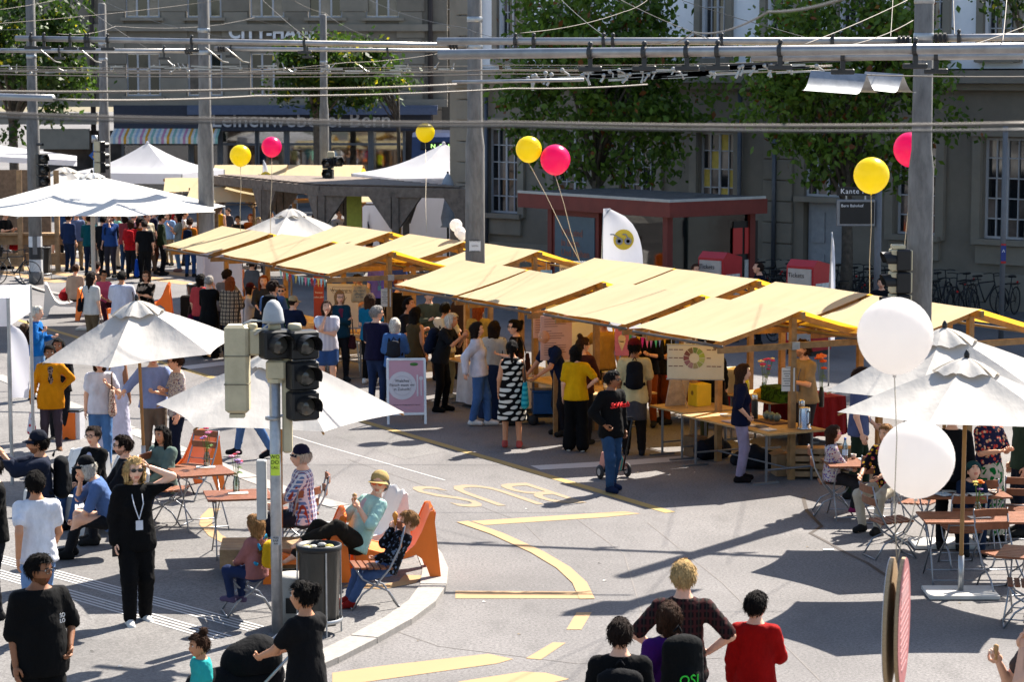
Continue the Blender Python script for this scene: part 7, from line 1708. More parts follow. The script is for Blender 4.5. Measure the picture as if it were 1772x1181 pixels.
for sx in (-1, 1): b = MB(); b.lathe([(.035, -.012), (.035, .012)], (sx * .12, -.08, .035), 12, Matrix.Rotation(math.pi / 2, 3, 'Y')); b.build('wheel', M_RUBBER, pb_)
pm = empty('pram', (*ground_at(424, 1098, .98).xy, .055), rad(-62), 'black pram with rounded hood pushed along the bottom edge', 'pram')
S = Soft(.022); S.limb((0, -.02, .66), (0, .12, .70), .20, .21, .06, None, 1.0, 1.0); S.cut((0, 0, -1), -.60); V, F = S.mesh(); link('hood', mesh_np('hood', V, F, cloth('#0c0c0e')), pm)
S = Soft(.022); S.limb((0, -.42, .52), (0, .20, .55), .12, .15, .06, None, 1.0, .8); V, F = S.mesh(); link('carrycot', mesh_np('carrycot', V, F, cloth('#0d0d10')), pm)
for sx in (-1, 1):
 b = MB(); b.tube([(sx * .24, .30, .12), (sx * .24, -.05, .42), (sx * .24, -.55, .12)], .014, 8); b.tube([(sx * .24, -.05, .42), (sx * .24, .35, .78), (sx * .24, .62, 1.0)], .014, 8); b.build('frame', M_GALV, pm, True)
 for y in (.30, -.55): b = MB(); b.lathe([(.10, -.02), (.12, 0), (.10, .02)], (sx * .27, y, .12), 18, Matrix.Rotation(math.pi / 2, 3, 'Y')); b.build('wheel', M_RUBBER, pm, True)
b = MB(); b.tube([(-.24, .62, 1.0), (.24, .62, 1.0)], .02, 8); b.build('handle', M_BLACK, pm, True)
M_CARD = mat('corrugated_card', (.36, .25, .14), .85, var=.2, vs=30, stretch=(1, 1, 4))
zc_ = depth_at(1550, 1078, 15.0).z; hh2 = depth_at(1550, 967, 15.0).z - zc_
for k, (dx, lab, face_m) in enumerate(((-.036, 'left of two round cardboard placards, its plain back and white rim showing', mat('placard_white', (.6, .6, .62), .6)), (.036, 'right of two round cardboard placards, printed red on its face', mat('placard_red', (.36, .12, .12), .6)))):
 c0 = depth_at(1551, 1078, 15.0); r = empty('placard', (c0.x + dx, c0.y, 0), rad(75.5), lab, 'placard', 'round cardboard placards'); R2 = hh2
 b = MB(); b.lathe([(R2 - .004, -.012), (R2, -.01), (R2, .01), (R2 - .004, .012)], (0, 0, zc_), 40, Matrix.Rotation(math.pi / 2, 3, 'X')); b.build('disc', M_CARD, r)
 b = MB(); b.lathe([(R2 - .002, 0), (R2 - .002, .003)], (0, -.0125 if k else .0155, zc_), 40, Matrix.Rotation(math.pi / 2, 3, 'X')); b.build('print_face', face_m, r)
 b = MB(); b.box((0, 0, zc_ - R2 - .9), (.05, .015, 2.0)); b.build('handle', M_FIR, r)
 if k:
  for q in range(14): b = MB(); w_ = R2 * 1.3 * math.sqrt(max(.1, 1 - ((q - 6.5) / 8) ** 2)); b.box((0, -.0165, zc_ + R2 * .75 - q * R2 * .11), (w_, .002, R2 * .045 * (2.2 if q in (2, 3) else 1))); b.build('text_line', mat('print_rose', (.42, .22, .22), .6, var=0), r)
# reception table clutter at the pergola: plant pots and long trough
for i, (px, py, Y) in enumerate(((718, 0, 66), (665, 0, 66), (560, 0, 66.5), (604, 0, 66.2), (640, 0, 66.4), (689, 0, 65.8))):
 g = px_at(px, Y); r = empty('plant_pot', (g.x, g.y - .4, .95 + .12 * (i % 3)), 0, 'small plant in a terracotta pot on the pergola shelf', 'potted plant', 'potted plants at the pergola'); b = MB(); b.lathe([(.08, 0), (.12, .2), (.13, .2), (.13, .24), (.10, .24)], (0, 0, 0), 14); b.build('pot', mat('terracotta', (.20, .075, .04), .8), r, True)
 rr = random.Random(i)
 for q in range(10):
  a = rr.uniform(0, 6.28); d_ = Vector((math.cos(a) * rr.uniform(.06, .2), math.sin(a) * rr.uniform(.06, .2), rr.uniform(.32, .55))); s_ = Vector((-d_.y, d_.x, 0)) * .25; b = MB(); b.add([(0, 0, .2), d_ * .6 + s_, d_, d_ * .6 - s_], [(0, 1, 2, 3)]); b.build('leaf', mat('leaf_mid', (.06, .13, .025), .6), r)
sh2 = empty('garden_shelf', (px_at(640, 65.6).x, 65.4, 0), 0, 'long timber shelf with green trough under the pergola', 'shelf'); b = MB(); b.box((0, 0, .92), (3.2, .5, .05)); b.build('shelf_board', M_OLDW, sh2)
for x in (-1.4, 0, 1.4): b = MB(); b.box((x, 0, .45), (.1, .4, .9)); b.build('leg', M_OLDW, sh2)
b = MB(); b.box((.6, -.1, 1.05), (1.3, .3, .24)); b.build('trough', mat('trough_green', (.16, .30, .03), .6), sh2)
gb = empty('green_banner', px_at(613, 68.0), 0, 'lime green pull-up banner beside the pergola post', 'banner'); b = MB(); b.box((0, 0, 1.5), (.42, .02, 2.1)); b.build('banner_cloth', mat('lime', (.55, .58, .10), .6), gb); b = MB(); b.box((0, 0, .2), (.5, .25, .1)); b.build('base', M_GALV, gb)
wt = empty('wheeled_case', (*ground_at(327, 566).xy, 0), 0, 'dark brown wheeled case beside the far litter bin', 'case'); b = MB(); b.box((0, 0, .42), (.36, .24, .62), None, .03); b.build('shell', cloth('#1b1512'), wt)
for sx in (-1, 1): b = MB(); b.lathe([(.05, -.015), (.05, .015)], (sx * .14, 0, .05), 12, Matrix.Rotation(math.pi / 2, 3, 'Y')); b.build('wheel', M_RUBBER, wt)
slumped_bag((*ground_at(116, 545).xy, .34), 'bright red rucksack resting on the white lounger', '#7c1018', 1.05, 9)
# ================================================================ BICYCLES
def build_bike():
 r = empty('bicycle', (0, 0, 0), 0)
 for y in (-.52, .52):
  b = MB(); b.tube([(.0, y + .33 * math.cos(a), .34 + .33 * math.sin(a)) for a in [i * math.pi / 12 for i in range(25)]], .016, 6, False); w_ = b.build('wheel', M_RUBBER, r, True)
  b = MB()
  for i in range(8): a = i * math.pi / 8; b.tube([(0, y + .32 * math.cos(a), .34 + .32 * math.sin(a)), (0, y - .32 * math.cos(a), .34 - .32 * math.sin(a))], .0025, 4)
  b.build('spokes', mat('spoke_dark', (.05, .05, .052), .5, metal=.5), w_)
 b = MB(); bb = (0, -.02, .30); st_ = (0, .17, .78); hd = (0, -.36, .80); b.tube([bb, st_], .016, 6); b.tube([st_, hd], .017, 6); b.tube([bb, (0, -.37, .72)], .019, 6); b.tube([(0, .52, .34), st_], .010, 6); b.tube([(0, .52, .34), bb], .010, 6); b.tube([hd, (0, -.40, .62), (0, -.52, .34)], .014, 6); b.build('frame', mat('bike_frame', (.02, .022, .025), .4, spec=.3), r, True)
 b = MB(); b.tube([st_, (0, .19, .92)], .012, 6); b.box((0, .20, .95), (.14, .26, .05), None, .02); b.build('saddle', M_BLACK, r)
 b = MB(); b.tube([(.28, -.28, .98), (.12, -.36, 1.0), (0, -.34, .98), (-.12, -.36, 1.0), (-.28, -.28, .98)], .012, 6); b.tube([(0, -.34, .98), hd], .013, 6); b.build('handlebar', M_BLACK, r, True)
 b = MB(); b.ball((0, .62, .78), (.03, .02, .03), 8, 6); b.build('rear_lamp', mat('lamp_red', (.5, .01, .01), .3), r, True)
 b = MB(); b.box((0, .45, .75), (.14, .36, .02)); b.tube([(.06, .5, .74), (.0, .52, .34)], .006, 5); b.build('rack', M_BLACK, r)
 return r
BK0 = build_bike(); bi = 0
rb_ = random.Random(5)
for row, off in enumerate((1.3, 3.2, 5.2, 7.2, 9.2)):
 t = (walong(1180), walong(1180), walong(1480), walong(1610), walong(1660))[row] - (0, 0, .5, 1.2, 2.0)[row]
 while t < walong(1790) + .6:
  o = BK0 if bi == 0 else copy_tree(BK0); p = W0 + WD * t + WN * (off + rb_.uniform(-.12, .12)); o.location = p; o.rotation_euler = (0, rb_.uniform(-.1, .1), math.atan2(WN.y, WN.x) - math.pi / 2 + rb_.uniform(-.25, .25) + (math.pi if rb_.random() < .4 else 0))
  props(o, 'dark bicycle packed in the crowded rows along the station wall', 'bicycle', 'bicycles along the station wall'); bi += 1; t += rb_.uniform(.55, .75)
for px, Y, rz, lab in ((1000, 51.0, .9, 'dark city bicycle with rear basket at the left end of the shelter'), (20, 66.8, 1.3, 'bicycle leaning by the wooden bar at the far left')):
 o = copy_tree(BK0); g = px_at(px, Y); o.location = g; o.rotation_euler = (0, .06, rz); props(o, lab, 'bicycle', 'single parked bicycles');
 b = MB(); b.lathe([(.14, 0), (.19, .26), (.18, .26), (.13, .01)], (0, .5, .78), 12); b.build('basket', M_BLACK, o)
# ================================================================ TREES
def tree(base, trunk_h, trunk_r, crown_c, crown_r, n, label, cols, seed, leaf=.16, group=None, lights=.25):
 rr = random.Random(seed); r = empty('street_tree', base, 0, label, 'tree', group); cc = Vector(crown_c)
 b = MB(); b.tube([(0, 0, 0), (.03, 0, trunk_h * .5), (0, .02, trunk_h), (0, 0, cc.z)], [trunk_r * 1.25, trunk_r, trunk_r * .85, trunk_r * .4], 10)
 b.build('trunk', mat('bark', (.085, .07, .055), .9, var=.4, vs=8, bump=.6, bs=25), r, True)
 clus = []
 for i in range(16):
  a = rr.uniform(0, 6.28); el = rr.uniform(-.35, .9); d = Vector((math.cos(a) * crown_r[0] * .75 * math.cos(el), math.sin(a) * crown_r[1] * .75 * math.cos(el), crown_r[2] * .8 * math.sin(el)))
  st_ = Vector((0, 0, trunk_h * rr.uniform(.85, 1.1))); e = cc + d; mid = st_.lerp(e, .5) + Vector((0, 0, .3))
  b = MB(); b.tube([st_, mid, e], [trunk_r * .4, trunk_r * .25, .015], 6); b.build('limb', mat('bark', '#554433'), r, True)
  for t in (.6, .8, 1.0): clus.append(mid.lerp(e, t))
 for i in range(max(45, n // 120)):
  while True:
   p = Vector((rr.uniform(-1, 1), rr.uniform(-1, 1), rr.uniform(-1, 1)))
   if .45 < p.length < 1.0: break
  clus.append(cc + Vector((p.x * crown_r[0], p.y * crown_r[1], p.z * crown_r[2])) * rr.uniform(.8, 1.14))
 npr = np.random.RandomState(seed); K = len(clus); C3 = np.array([tuple(c) for c in clus]); idx = npr.randint(0, K, n); sz = npr.uniform(.2, .42, K)
 P = C3[idx] + npr.normal(0, 1, (n, 3)) * sz[idx][:, None] * np.array([1, 1, .62])
 ax = npr.normal(0, 1, (n, 3)); ax[:, 2] -= .7; ax /= np.linalg.norm(ax, axis=1)[:, None]; sd_ = np.cross(ax, npr.normal(0, 1, (n, 3))); sd_ /= np.linalg.norm(sd_, axis=1)[:, None]
 L = (leaf * npr.uniform(.5, 1.4, n))[:, None]; W_ = L * .30
 V = np.stack([P, P + ax * L * .45 + sd_ * W_, P + ax * L, P + ax * L * .45 - sd_ * W_], 1).reshape(-1, 3); F = np.arange(n * 4).reshape(n, 4)
 me = mesh_np('crown', V, F, leafmat(cols), False)
 at = me.color_attributes.new('tone', 'FLOAT_COLOR', 'CORNER'); q = npr.uniform(0, 1, n) * .7 + .3 * (npr.uniform(0, 1, K)[idx]); arr = np.repeat(np.stack([q, npr.uniform(0, 1, n), q, np.ones(n)], 1), 4, 0).astype(np.float32); at.data.foreach_set('color', arr.ravel())
 link('crown', me, r); return r
def leafmat(cols):
 key = 'leaf_' + '_'.join(cols)
 if key in _MC: return _MC[key]
 m, N, L, P = _new(key); nt = m.node_tree; at = N.new('ShaderNodeAttribute'); at.attribute_name = 'tone'; sp = N.new('ShaderNodeSeparateColor'); L.new(at.outputs[0], sp.inputs[0])
 o = _mix(nt, sp.outputs[0], lin(cols[0]), lin(cols[1])); o = _mix(nt, _ramp(nt, sp.outputs[1], .955, .965), o, lin(cols[2])); L.new(o, P.inputs['Base Color']); P.inputs['Roughness'].default_value = .5; P.inputs['Specular IOR Level'].default_value = .35
 tr2 = N.new('ShaderNodeBsdfTranslucent'); L.new(o, tr2.inputs[0]); mx = N.new('ShaderNodeMixShader'); mx.inputs[0].default_value = .45; L.new(P.outputs[0], mx.inputs[1]); L.new(tr2.outputs[0], mx.inputs[2]); L.new(mx.outputs[0], N['Material Output'].inputs[0]); _MC[key] = m
 return m
g4 = ['#2e4713', '#6c8a30', '#7a4a24']; g5 = ['#1c300e', '#486320', '#a8a020']
def tree_px(px, Y, tz, crown_px, ccpy, rx, rz_, n, label, cols, seed, leaf=.16, tr=.14, gap=0):
 b = px_at(px, Y); c = depth_at(crown_px, ccpy, Y) - b; tree(b, tz, tr, (c.x, 0, c.z), (rx, rx * .75, rz_), n, label, cols, seed, leaf, 'street trees')
tree_px(1032, 62.5, 3.3, 1040, 142, 2.85, 2.9, 13500, 'reddish-green street tree behind the tram shelter', g4, 1, .19, .15)
tree_px(1465, 56.5, 3.2, 1462, 142, 2.55, 2.65, 13500, 'dense street tree behind the departure display', g4, 2, .18, .14)
tree_px(549, 97, 4.2, 578, 118, 2.5, 1.75, 8000, 'street tree with sunlit yellow-green tips before the office block', g5, 3, .24, .16)
tree_px(25, 84, 4.4, 48, 88, 2.35, 2.75, 9000, 'dark street tree at the upper left corner', g5, 4, .22, .17)
tree_px(1800, 49, 5.2, 1790, -60, 1.1, 1.2, 2500, 'street tree whose twigs reach into the upper right corner', g5, 5, .15, .1)
tree_px(690, 99, 4.0, 655, 135, 1.2, .9, 1600, 'small sunlit branch tree right of the distant catenary pole', g5, 6, .22, .08)
# ================================================================ PEOPLE
def stand(label, x, ytop, H, face, **kw): return person(label, (x, ytop), z=H + kw.get('base', 0), H=H, face=face, **kw)
def sit(label, x, ytop, H, face, seat=.46, pose='sit', **kw):
 k = H / 1.75; z = seat + .91 * k + kw.get('base', 0) - (.05 if pose == 'recline' else 0)
 return person(label, (x, ytop), z=z, H=H, face=face, pose=pose, seat=seat, **kw)
DEN, DEN2, NAVY, BLK, WHT, GRY, BEI = '#2f4a72', '#1d2a45', '#10131f', '#0b0b0c', '#c9c8cc', '#55565a', '#8a7a62'
# ---- foreground
stand('man in black T-shirt and glasses, hand in pocket, at the lower left corner', 66, 966, 1.80, 38, look=(25, 0), top=BLK, sleeve=.95, hem=.80, loose=1.6, low=BLK, build=1.2, skin='brown', hair='short', hc='black', shades='clear', beard='black', arms=('pocket', 'down'), base=.0, shoes='#0c0c0c')
p = PEOPLE[-1]
pr_m = mat('print_white', (.6, .6, .6), .7, var=0)
yy = -(.115 * 1.2 + .07) * p['k']
for t, sz, x, z in (('SO', .05, .10, .72), ('LO', .05, .10, .63)): letters('shirt_print', t, sz, pr_m, p['root'], tuple(p['T'](x, yy, p['TL'] * z)), (math.pi / 2, 0, .35), 'CENTER', .002)
stand('man in white T-shirt walking away past the seated group', 62, 822, 1.76, 205, pose='walk', top='#d2d2d8', sleeve=.55, low='#6b86ad', skin='tan', hair='short', hc='black', arms=('back', 'fwd'), look=(-20, 0), shoes='#ffffff', legs=((.02, -.18), (.02, .2)))
ph = stand('man in navy jacket and cap photographing with a phone', 68, 752, 1.74, -72, top='#1a2030', under='#7a1a14', sleeve=1.95, hem=.74, loose=1.7, low='#15171d', cap=('cap', '#141824'), beard='dark', shades='clear', arms=('phone', 'phone'), hc='black', skin='tan', base=IS)
b = MB(); b.box((0, 0, .02), (.15, .012, .075), None, .006); in_hand(ph, 'smartphone', 'black smartphone held up by the man in the navy jacket', 'phone', b, M_BLACK, 1)
backpack(ph, 'black rucksack on the back of the photographing man', '#0e1014', size=(.32, .18, .48))
stand('dark-jacketed person cut by the left picture edge', -12, 795, 1.70, -60, top=BLK, sleeve=1.9, low='#15171d', arms=('front', 'down'), base=IS, hc='black')
stand('blonde woman in black with white lanyard, hand raised to her hair', 232, 797, 1.76, 22, pose='walk', top=BLK, sleeve=1.95, hem=.80, loose=2.0, low=BLK, legwear='trousers', hair='curlybob', hc='blond', fem=1, shades='dark', lanyard='#c8ccd4', arms=('head', 'down'), shoes='#ffffff', legs=((.01, -.04), (.02, .16)), skin='pale')
b = MB(); b.box((0, 0, 0), (.07, .01, .14), None, .004); in_hand(PEOPLE[-1], 'smartphone', 'dark smartphone in the lowered hand of the blonde woman', 'phone', b, M_BLACK, -1)
sit('seated woman in black cardigan and jeans with hair pinned up', 163, 738, 1.70, -38, .36, 'low', top=BLK, under='#a9a6b8', sleeve=1.95, low=DEN, hair='bun', hc='dark', fem=1, shades='clear', arms=('lap', 'lap'), base=IS, shoes='#0c0c0c', look=(15, 0))
sit('old man in blue shirt and black cap, white hair, bent forward', 194, 783, 1.72, -80, .36, 'low', lean=24, top='#4a628e', sleeve=.9, low='#17181c', hair='bob', hc='white', cap=('cap', '#101114'), arms=('lap', 'chin'), base=IS, shoes='#151515')
sit('seated bearded man with glasses behind the old man', 216, 757, 1.74, -75, .40, top='#111318', sleeve=1.5, low='#1a1c22', hair='short', hc='dark', beard='dark', shades='clear', arms=('lap', 'lap'), base=IS)
sit('woman in grey-green fleece with long black hair in an orange lounger', 282, 737, 1.66, -35, .36, 'low', top='#5a6a62', sleeve=1.95, low='#24344e', hair='longfront', hc='black', fem=1, skin='tan', arms=('lap', 'lap'), base=IS, shoes='#ffffff', loose=1.5)
b = MB(); b.ball((0, 0, 0), (.05, .04, .05), 10, 8); in_hand(PEOPLE[-1], 'snack_packet', 'colourful snack packet held by the fleece-jacket woman', 'packet', b, pattern('spots', '#1a8a7a', '#d8b020', scale=30), -1, smooth=True)
sit('man in checked shirt and navy flat cap seated in profile', 523, 775, 1.74, -86, .46, top=pattern('plaid', '#5a78a8', '#c8ccd8', '#8a3a2a', 6), sleeve=.95, low='#22242e', hair='short', hc='white', cap=('flat', '#151833'), arms=('lap', 'lap'), base=IS, build=1.15, shoes='#151515', skin='pale')
rc = sit('reclining man in beige cap and orange sunglasses with bare feet', 614, 822, 1.78, -58, .34, 'recline', look=(48, 0), top='#9cc0b6', under='#b8a4a8', sleeve=.9, low='#1b1814', hair='short', hc='grey', cap=('cap', '#a08a5a'), shades='orange', beard='white', arms=('cone', 'rest'), legs=((.05, .72, .55), (.10, .66, .32)), bare=True, base=IS, loose=1.5)
b = MB(); b.lathe([(.008, -.07), (.026, .02), (.028, .03), (.001, .05)], (0, 0, .04), 12); in_hand(rc, 'ice_cream_cone', 'ice-cream cone held by the reclining man', 'ice cream', b, mat('wafer', (.45, .25, .10), .8), 1, smooth=True)
bo = sit('boy in dark patterned jumper eating ice cream in the orange lounger', 672, 893, 1.30, -70, .34, 'recline', child=.5, top=pattern('spots', '#0d0f14', '#5a6a80', scale=22), sleeve=1.95, low='#3a5078', hair='short', hc='light', arms=('lap', 'chin'), base=IS, shoes='#7a1a16', look=(-15, -10))
b = MB(); b.lathe([(.008, -.07), (.026, .02), (.032, .03), (.03, .06), (.001, .09)], (0, 0, .04), 12); in_hand(bo, 'ice_cream_cone', 'orange ice-cream cone held by the boy', 'ice cream', b, mat('wafer_orange', (.60, .24, .04), .7), -1, smooth=True)
gi = sit('girl in pink jumper seated on a folding chair, seen from behind', 443, 898, 1.22, -120, .46, child=.55, top='#8a5a58', sleeve=1.9, low='#1c2848', hair='long', hc='light', fem=1, arms=('lap', 'lap'), base=IS, shoes='#4a4058', legs=((.02, .40, .24), (.02, .36, .22)))
backpack(gi, 'yellow and black school rucksack on the girl\'s back', '#b89018', '#2a86b0', (.24, .14, .30))
pu = stand('woman in black T-shirt with hair bun pushing the pram', 528, 1014, 1.66, -128, top='#0f0f11', sleeve=.6, low='#5a7498', hair='bun', hc='black', fem=1, skin='tan', arms=('push', 'push'), look=(20, 0), base=IS)
stand('small child in turquoise top with curly bun beside the pram', 347, 1108, 1.05, -60, child=.8, top='#2a9a98', sleeve=.6, low='#2a9a98', hair='topbun', hc='brown', fem=1, skin='tan', base=IS)
stand('fair-haired man in dark checked shirt seen from behind', 1183, 979, 1.83, 175, top=pattern('plaid', '#150f10', '#3a1c1c', '#2a2420', 5), sleeve=.9, low='#202430', hair='short', hc='blond', arms=('hip', 'hip'), loose=.9, build=.93)
py_ = stand('teenager in purple top with a big black and green rucksack', 1160, 1050, 1.66, 200, top='#3a1258', sleeve=.6, low='#181c28', hair='bob', hc='brown', look=(-25, 0), arms=('down', 'down'))
backpack(py_, 'big black rucksack with green letters on the teenager\'s back', '#0d0f10', None, (.36, .20, .60), ('OSI', .11, '#30c838'))
pk = stand('short-haired young man in black with dark rucksack at the bottom edge', 1073, 1080, 1.68, 178, top=BLK, sleeve=.6, low='#181c28', hair='short', hc='dark', arms=('down', 'down')); backpack(pk, 'shiny dark rucksack of the young man in black', '#0b0c0f', None, (.38, .18, .42), drop=.02)
stand('boy in bright red sweatshirt seen from behind', 1308, 1034, 1.50, 165, child=.2, top='#8c0a08', sleeve=1.9, low='#151820', hair='short', hc='black', look=(-20, 0), arms=('down', 'front'), loose=1.0)
ea = stand('man at the right picture edge lifting a snack to his mouth', 1803, 1062, 1.78, -75, top='#3a3a3c', sleeve=.5, low='#202430', beard='dark', arms=('chin', 'cone'), hc='dark')
b = MB(); b.lathe([(.012, -.06), (.02, .03), (.02, .05), (.001, .06)], (0, 0, .03), 10); in_hand(ea, 'wrapped_snack', 'small wrapped snack in the hand at the right edge', 'snack', b, mat('wafer', '#aa7744'), -1, smooth=True)
# ---- in the lane before the stalls
tm = stand('man in black printed jumper and sunglasses pulling a shopping trolley', 1058, 646, 1.66, 40, top=BLK, sleeve=1.75, hem=.80, loose=1.5, low='#27405e', hair='short', hc='black', skin='brown', shades='dark', arms=('carry', 'pocket'), look=(35, 0), shoes='#14203a', legs=((.02, -.10), (.02, .10)))
letters('shirt_print', 'StWash', .11, mat('print_red', (.55, .02, .02), .6, var=0), tm['root'], tuple(tm['T'](0, -.175, tm['TL'] * .70)), (math.pi / 2 - .05, 0, 0), 'CENTER', .012, .3)
stand('woman in lavender trousers and navy cardigan facing right', 1283, 634, 1.66, 88, top='#0e1228', sleeve=.95, low='#8f8296', hair='long', hc='brown', fem=1, arms=('pocket', 'pocket'), shoes='#171212')
mb_ = stand('man in cream shirt, maroon cap and grey apron seen from behind', 1098, 591, 1.75, 178, top='#b3a67e', sleeve=.7, hem=.80, loose=1.7, low='#17120f', cap=('cap', '#4a0c14'), hair='short', hc='black', skin='brown', apron='#3a3a40', arms=('down', 'down'), shoes='#17191e')
backpack(mb_, 'black daypack on the man in the cream shirt', '#101218', None, (.27, .16, .44))
stand('woman in yellow T-shirt and wide black trousers, hand on hip', 997, 601, 1.62, 172, top='#c79408', sleeve=.75, low=BLK, legwear='wide', hair='bob', hc='black', fem=1, arms=('down', 'hip'), look=(-30, 0), shoes='#ffffff')
dw = stand('woman in black and white geometric dress seen from behind', 886, 593, 1.65, 178, top=pattern('geo', '#0c0c0c', '#c8c4b8', scale=3.6), sleeve=0, low=pattern('geo', '#0c0c0c', '#c8c4b8', scale=3.6), legwear=None, skirt='dress', hair='tail', hc='black', fem=1, arms=('down', 'front'), shoes='#a84a44', skin='tan')
tote(dw, 'turquoise patterned cloth bag of the woman in the geometric dress', pattern('stripeh', '#107a88', '#3aa0a4', scale=4), -1, .50, (.34, .12, .40), .42, .06, -.12)
stand('woman in white sweatshirt and blue jeans with crossed legs', 829, 561, 1.70, 82, top='#bdbac2', sleeve=1.95, low='#3f5e8c', hair='bob', hc='dark', fem=1, arms=('pocket', 'back'), legs=((.0, .14), (-.10, -.12)), lean=-5, shoes='#ffffff', loose=1.6)
lh = stand('woman with very long dark hair and long denim skirt, back turned', 855, 559, 1.66, 165, top='#a8a6a2', sleeve=1.9, low='#1b2740', legwear=None, skirt='maxi', hair='long', hc='dark', fem=1, arms=('down', 'down'), shoes='#ffffff'); tote(lh, 'flowered shoulder bag of the long-haired woman', pattern('floral', '#c8c4a0', '#3a6a3a', '#b04a3a', 30), -1, .45, (.3, .1, .32), .35, .02)
wb_ = stand('smiling woman in black with glasses and dark hair bun', 893, 557, 1.72, -75, top=BLK, sleeve=1.2, low=BLK, hair='bun', hc='black', fem=1, shades='clear', arms=('front', 'down')); tote(wb_, 'brown leather bag on the shoulder of the woman with the bun', '#33180e', 1, .36, (.36, .12, .36), .30, .10)
ow = stand('white-haired man in black T-shirt leaning to the food', 762, 541, 1.72, 66, lean=16, top='#15171b', sleeve=.75, low=BLK, hair='bob', hc='white', arms=('cone', 'high'), shoes='#0c0c0c', skin='tan'); backpack(ow, 'dark blue rucksack with orange tabs on the white-haired man', '#101a2e', None, (.32, .18, .48), drop=.06)
cw = stand('woman with long dark curly hair and olive waistcoat', 718, 535, 1.68, 140, top='#4a3d26', sleeve=0, low='#101012', hair='long', hc='black', fem=1, skin='tan', arms=('front', 'down'), shoes='#7a1a1a')
db = stand('silver-haired woman in denim jacket with small grey rucksack', 683, 554, 1.60, 176, top='#3c5e8e', sleeve=1.95, low='#252a38', hair='bob', hc='white', fem=1, arms=('front', 'front')); backpack(db, 'small grey city rucksack on the denim jacket', '#22252b', None, (.24, .11, .30), drop=.03)
stand('grey-haired man in dark purple T-shirt and sunglasses', 651, 533, 1.78, 158, top='#16142c', sleeve=.8, low='#22304e', hair='short', hc='grey', shades='dark', look=(-45, 0), arms=('front', 'down'), build=1.08, shoes='#ffffff')
stand('dark-haired man looking down at his plate behind the curly-haired woman', 706, 519, 1.76, 60, top='#12131a', sleeve=.8, low='#1a1a20', hair='short', hc='black', skin='tan', arms=('front', 'front'), look=(0, 20))
stand('woman in turquoise T-shirt with long brown hair holding a phone', 640, 511, 1.68, 165, top='#0a5a78', sleeve=.6, low=BLK, hair='long', hc='brown', fem=1, arms=('front', 'front'), shoes='#ffffff')
gw = stand('woman with glasses in dark teal jacket, arms crossed', 587, 506, 1.70, 22, top='#0f3040', under='#5a2238', sleeve=1.9, low='#16161a', hair='bob', hc='light', fem=1, shades='clear', arms=('cross', 'cross')); tote(gw, 'dark red messenger bag of the woman in the teal jacket', '#2e0f14', 1, .62, (.36, .14, .26), .5, .04, .14)
stand('girl in white striped top and denim shorts touching her chin', 565, 524, 1.70, 8, top=pattern('stripe', '#c9c6cc', '#b9b6c0', scale=4), sleeve=.5, low='#2f4a78', legwear='shorts', hair='bob', hc='brown', fem=1, arms=('cross', 'chin'), look=(0, 18), loose=1.9, skin='fair', shoes='#ffffff')
stand('boy in beige cap and navy printed T-shirt', 507, 516, 1.55, 150, top='#10182e', sleeve=.8, low='#22304e', cap=('cap', '#a08a66'), hair='short', hc='dark', look=(-30, 0), arms=('front', 'front'))
dg = stand('dark-haired man with a black roll-top rucksack', 472, 489, 1.80, 172, top='#46608a', sleeve=.7, low='#1a1f2c', hair='curly', hc='dark', look=(-40, 0), arms=('front', 'front')); backpack(dg, 'black roll-top dry rucksack with yellow ring', '#0c0d0f', None, (.34, .22, .60), ('N', .16, '#c8b018'))
stand('red-haired woman looking at us from the second far stall', 456, 479, 1.68, 5, top='#2a2a2c', sleeve=1.5, low='#1a1a20', hair='longfront', hc='red', fem=1, arms=('table', 'table'))
stand('teenager with sunglasses in green top by the pull-up banner', 487, 496, 1.62, 0, top='#12463a', sleeve=.6, low='#1a1a20', hair='short', hc='brown', shades='dark', arms=('front', 'front'))
sit('person in dark red cap sitting at the far stall table', 432, 492, 1.60, 90, .5, top='#b0aeb4', sleeve=.7, low='#1a1a20', cap=('cap', '#38101e'), hair='bob', hc='dark', arms=('table', 'table'))
hd_ = stand('child in grey hooded jumper behind the far stalls', 436, 453, 1.35, 160, child=.3, top='#4a5058', sleeve=1.9, low='#1c2a40', hair='short', hc='dark')
stand('woman in black dress with short grey hair and necklace', 361, 480, 1.66, 160, top=BLK, sleeve=1.2, low=BLK, legwear=None, skirt='long', hair='short', hc='grey', fem=1, arms=('front', 'chin'), shoes='#0c0c0c')
stand('red-haired woman in beige checked shirt at the far stall', 398, 482, 1.66, 165, top=pattern('plaid', '#a4917a', '#3a3430', '#6a5a4c', 4), sleeve=1.9, hem=.74, low='#141a2c', hair='long', hc='red', fem=1, arms=('front', 'front'), loose=1.7)
stand('curly-haired person in grey T-shirt leaning over the far table', 386, 469, 1.70, 150, lean=10, top='#6a645e', sleeve=.8, low='#22222a', hair='curly', hc='dark', arms=('table', 'table'))
cr = stand('woman in coral top with dark hair behind the black dress', 346, 477, 1.66, 150, top='#a83a3c', sleeve=.8, low='#10162c', hair='bob', hc='black', fem=1); tote(cr, 'magenta pouch on the hip of the woman in coral', '#6a0c3c', 1, .60, (.2, .12, .16), .3, .10)
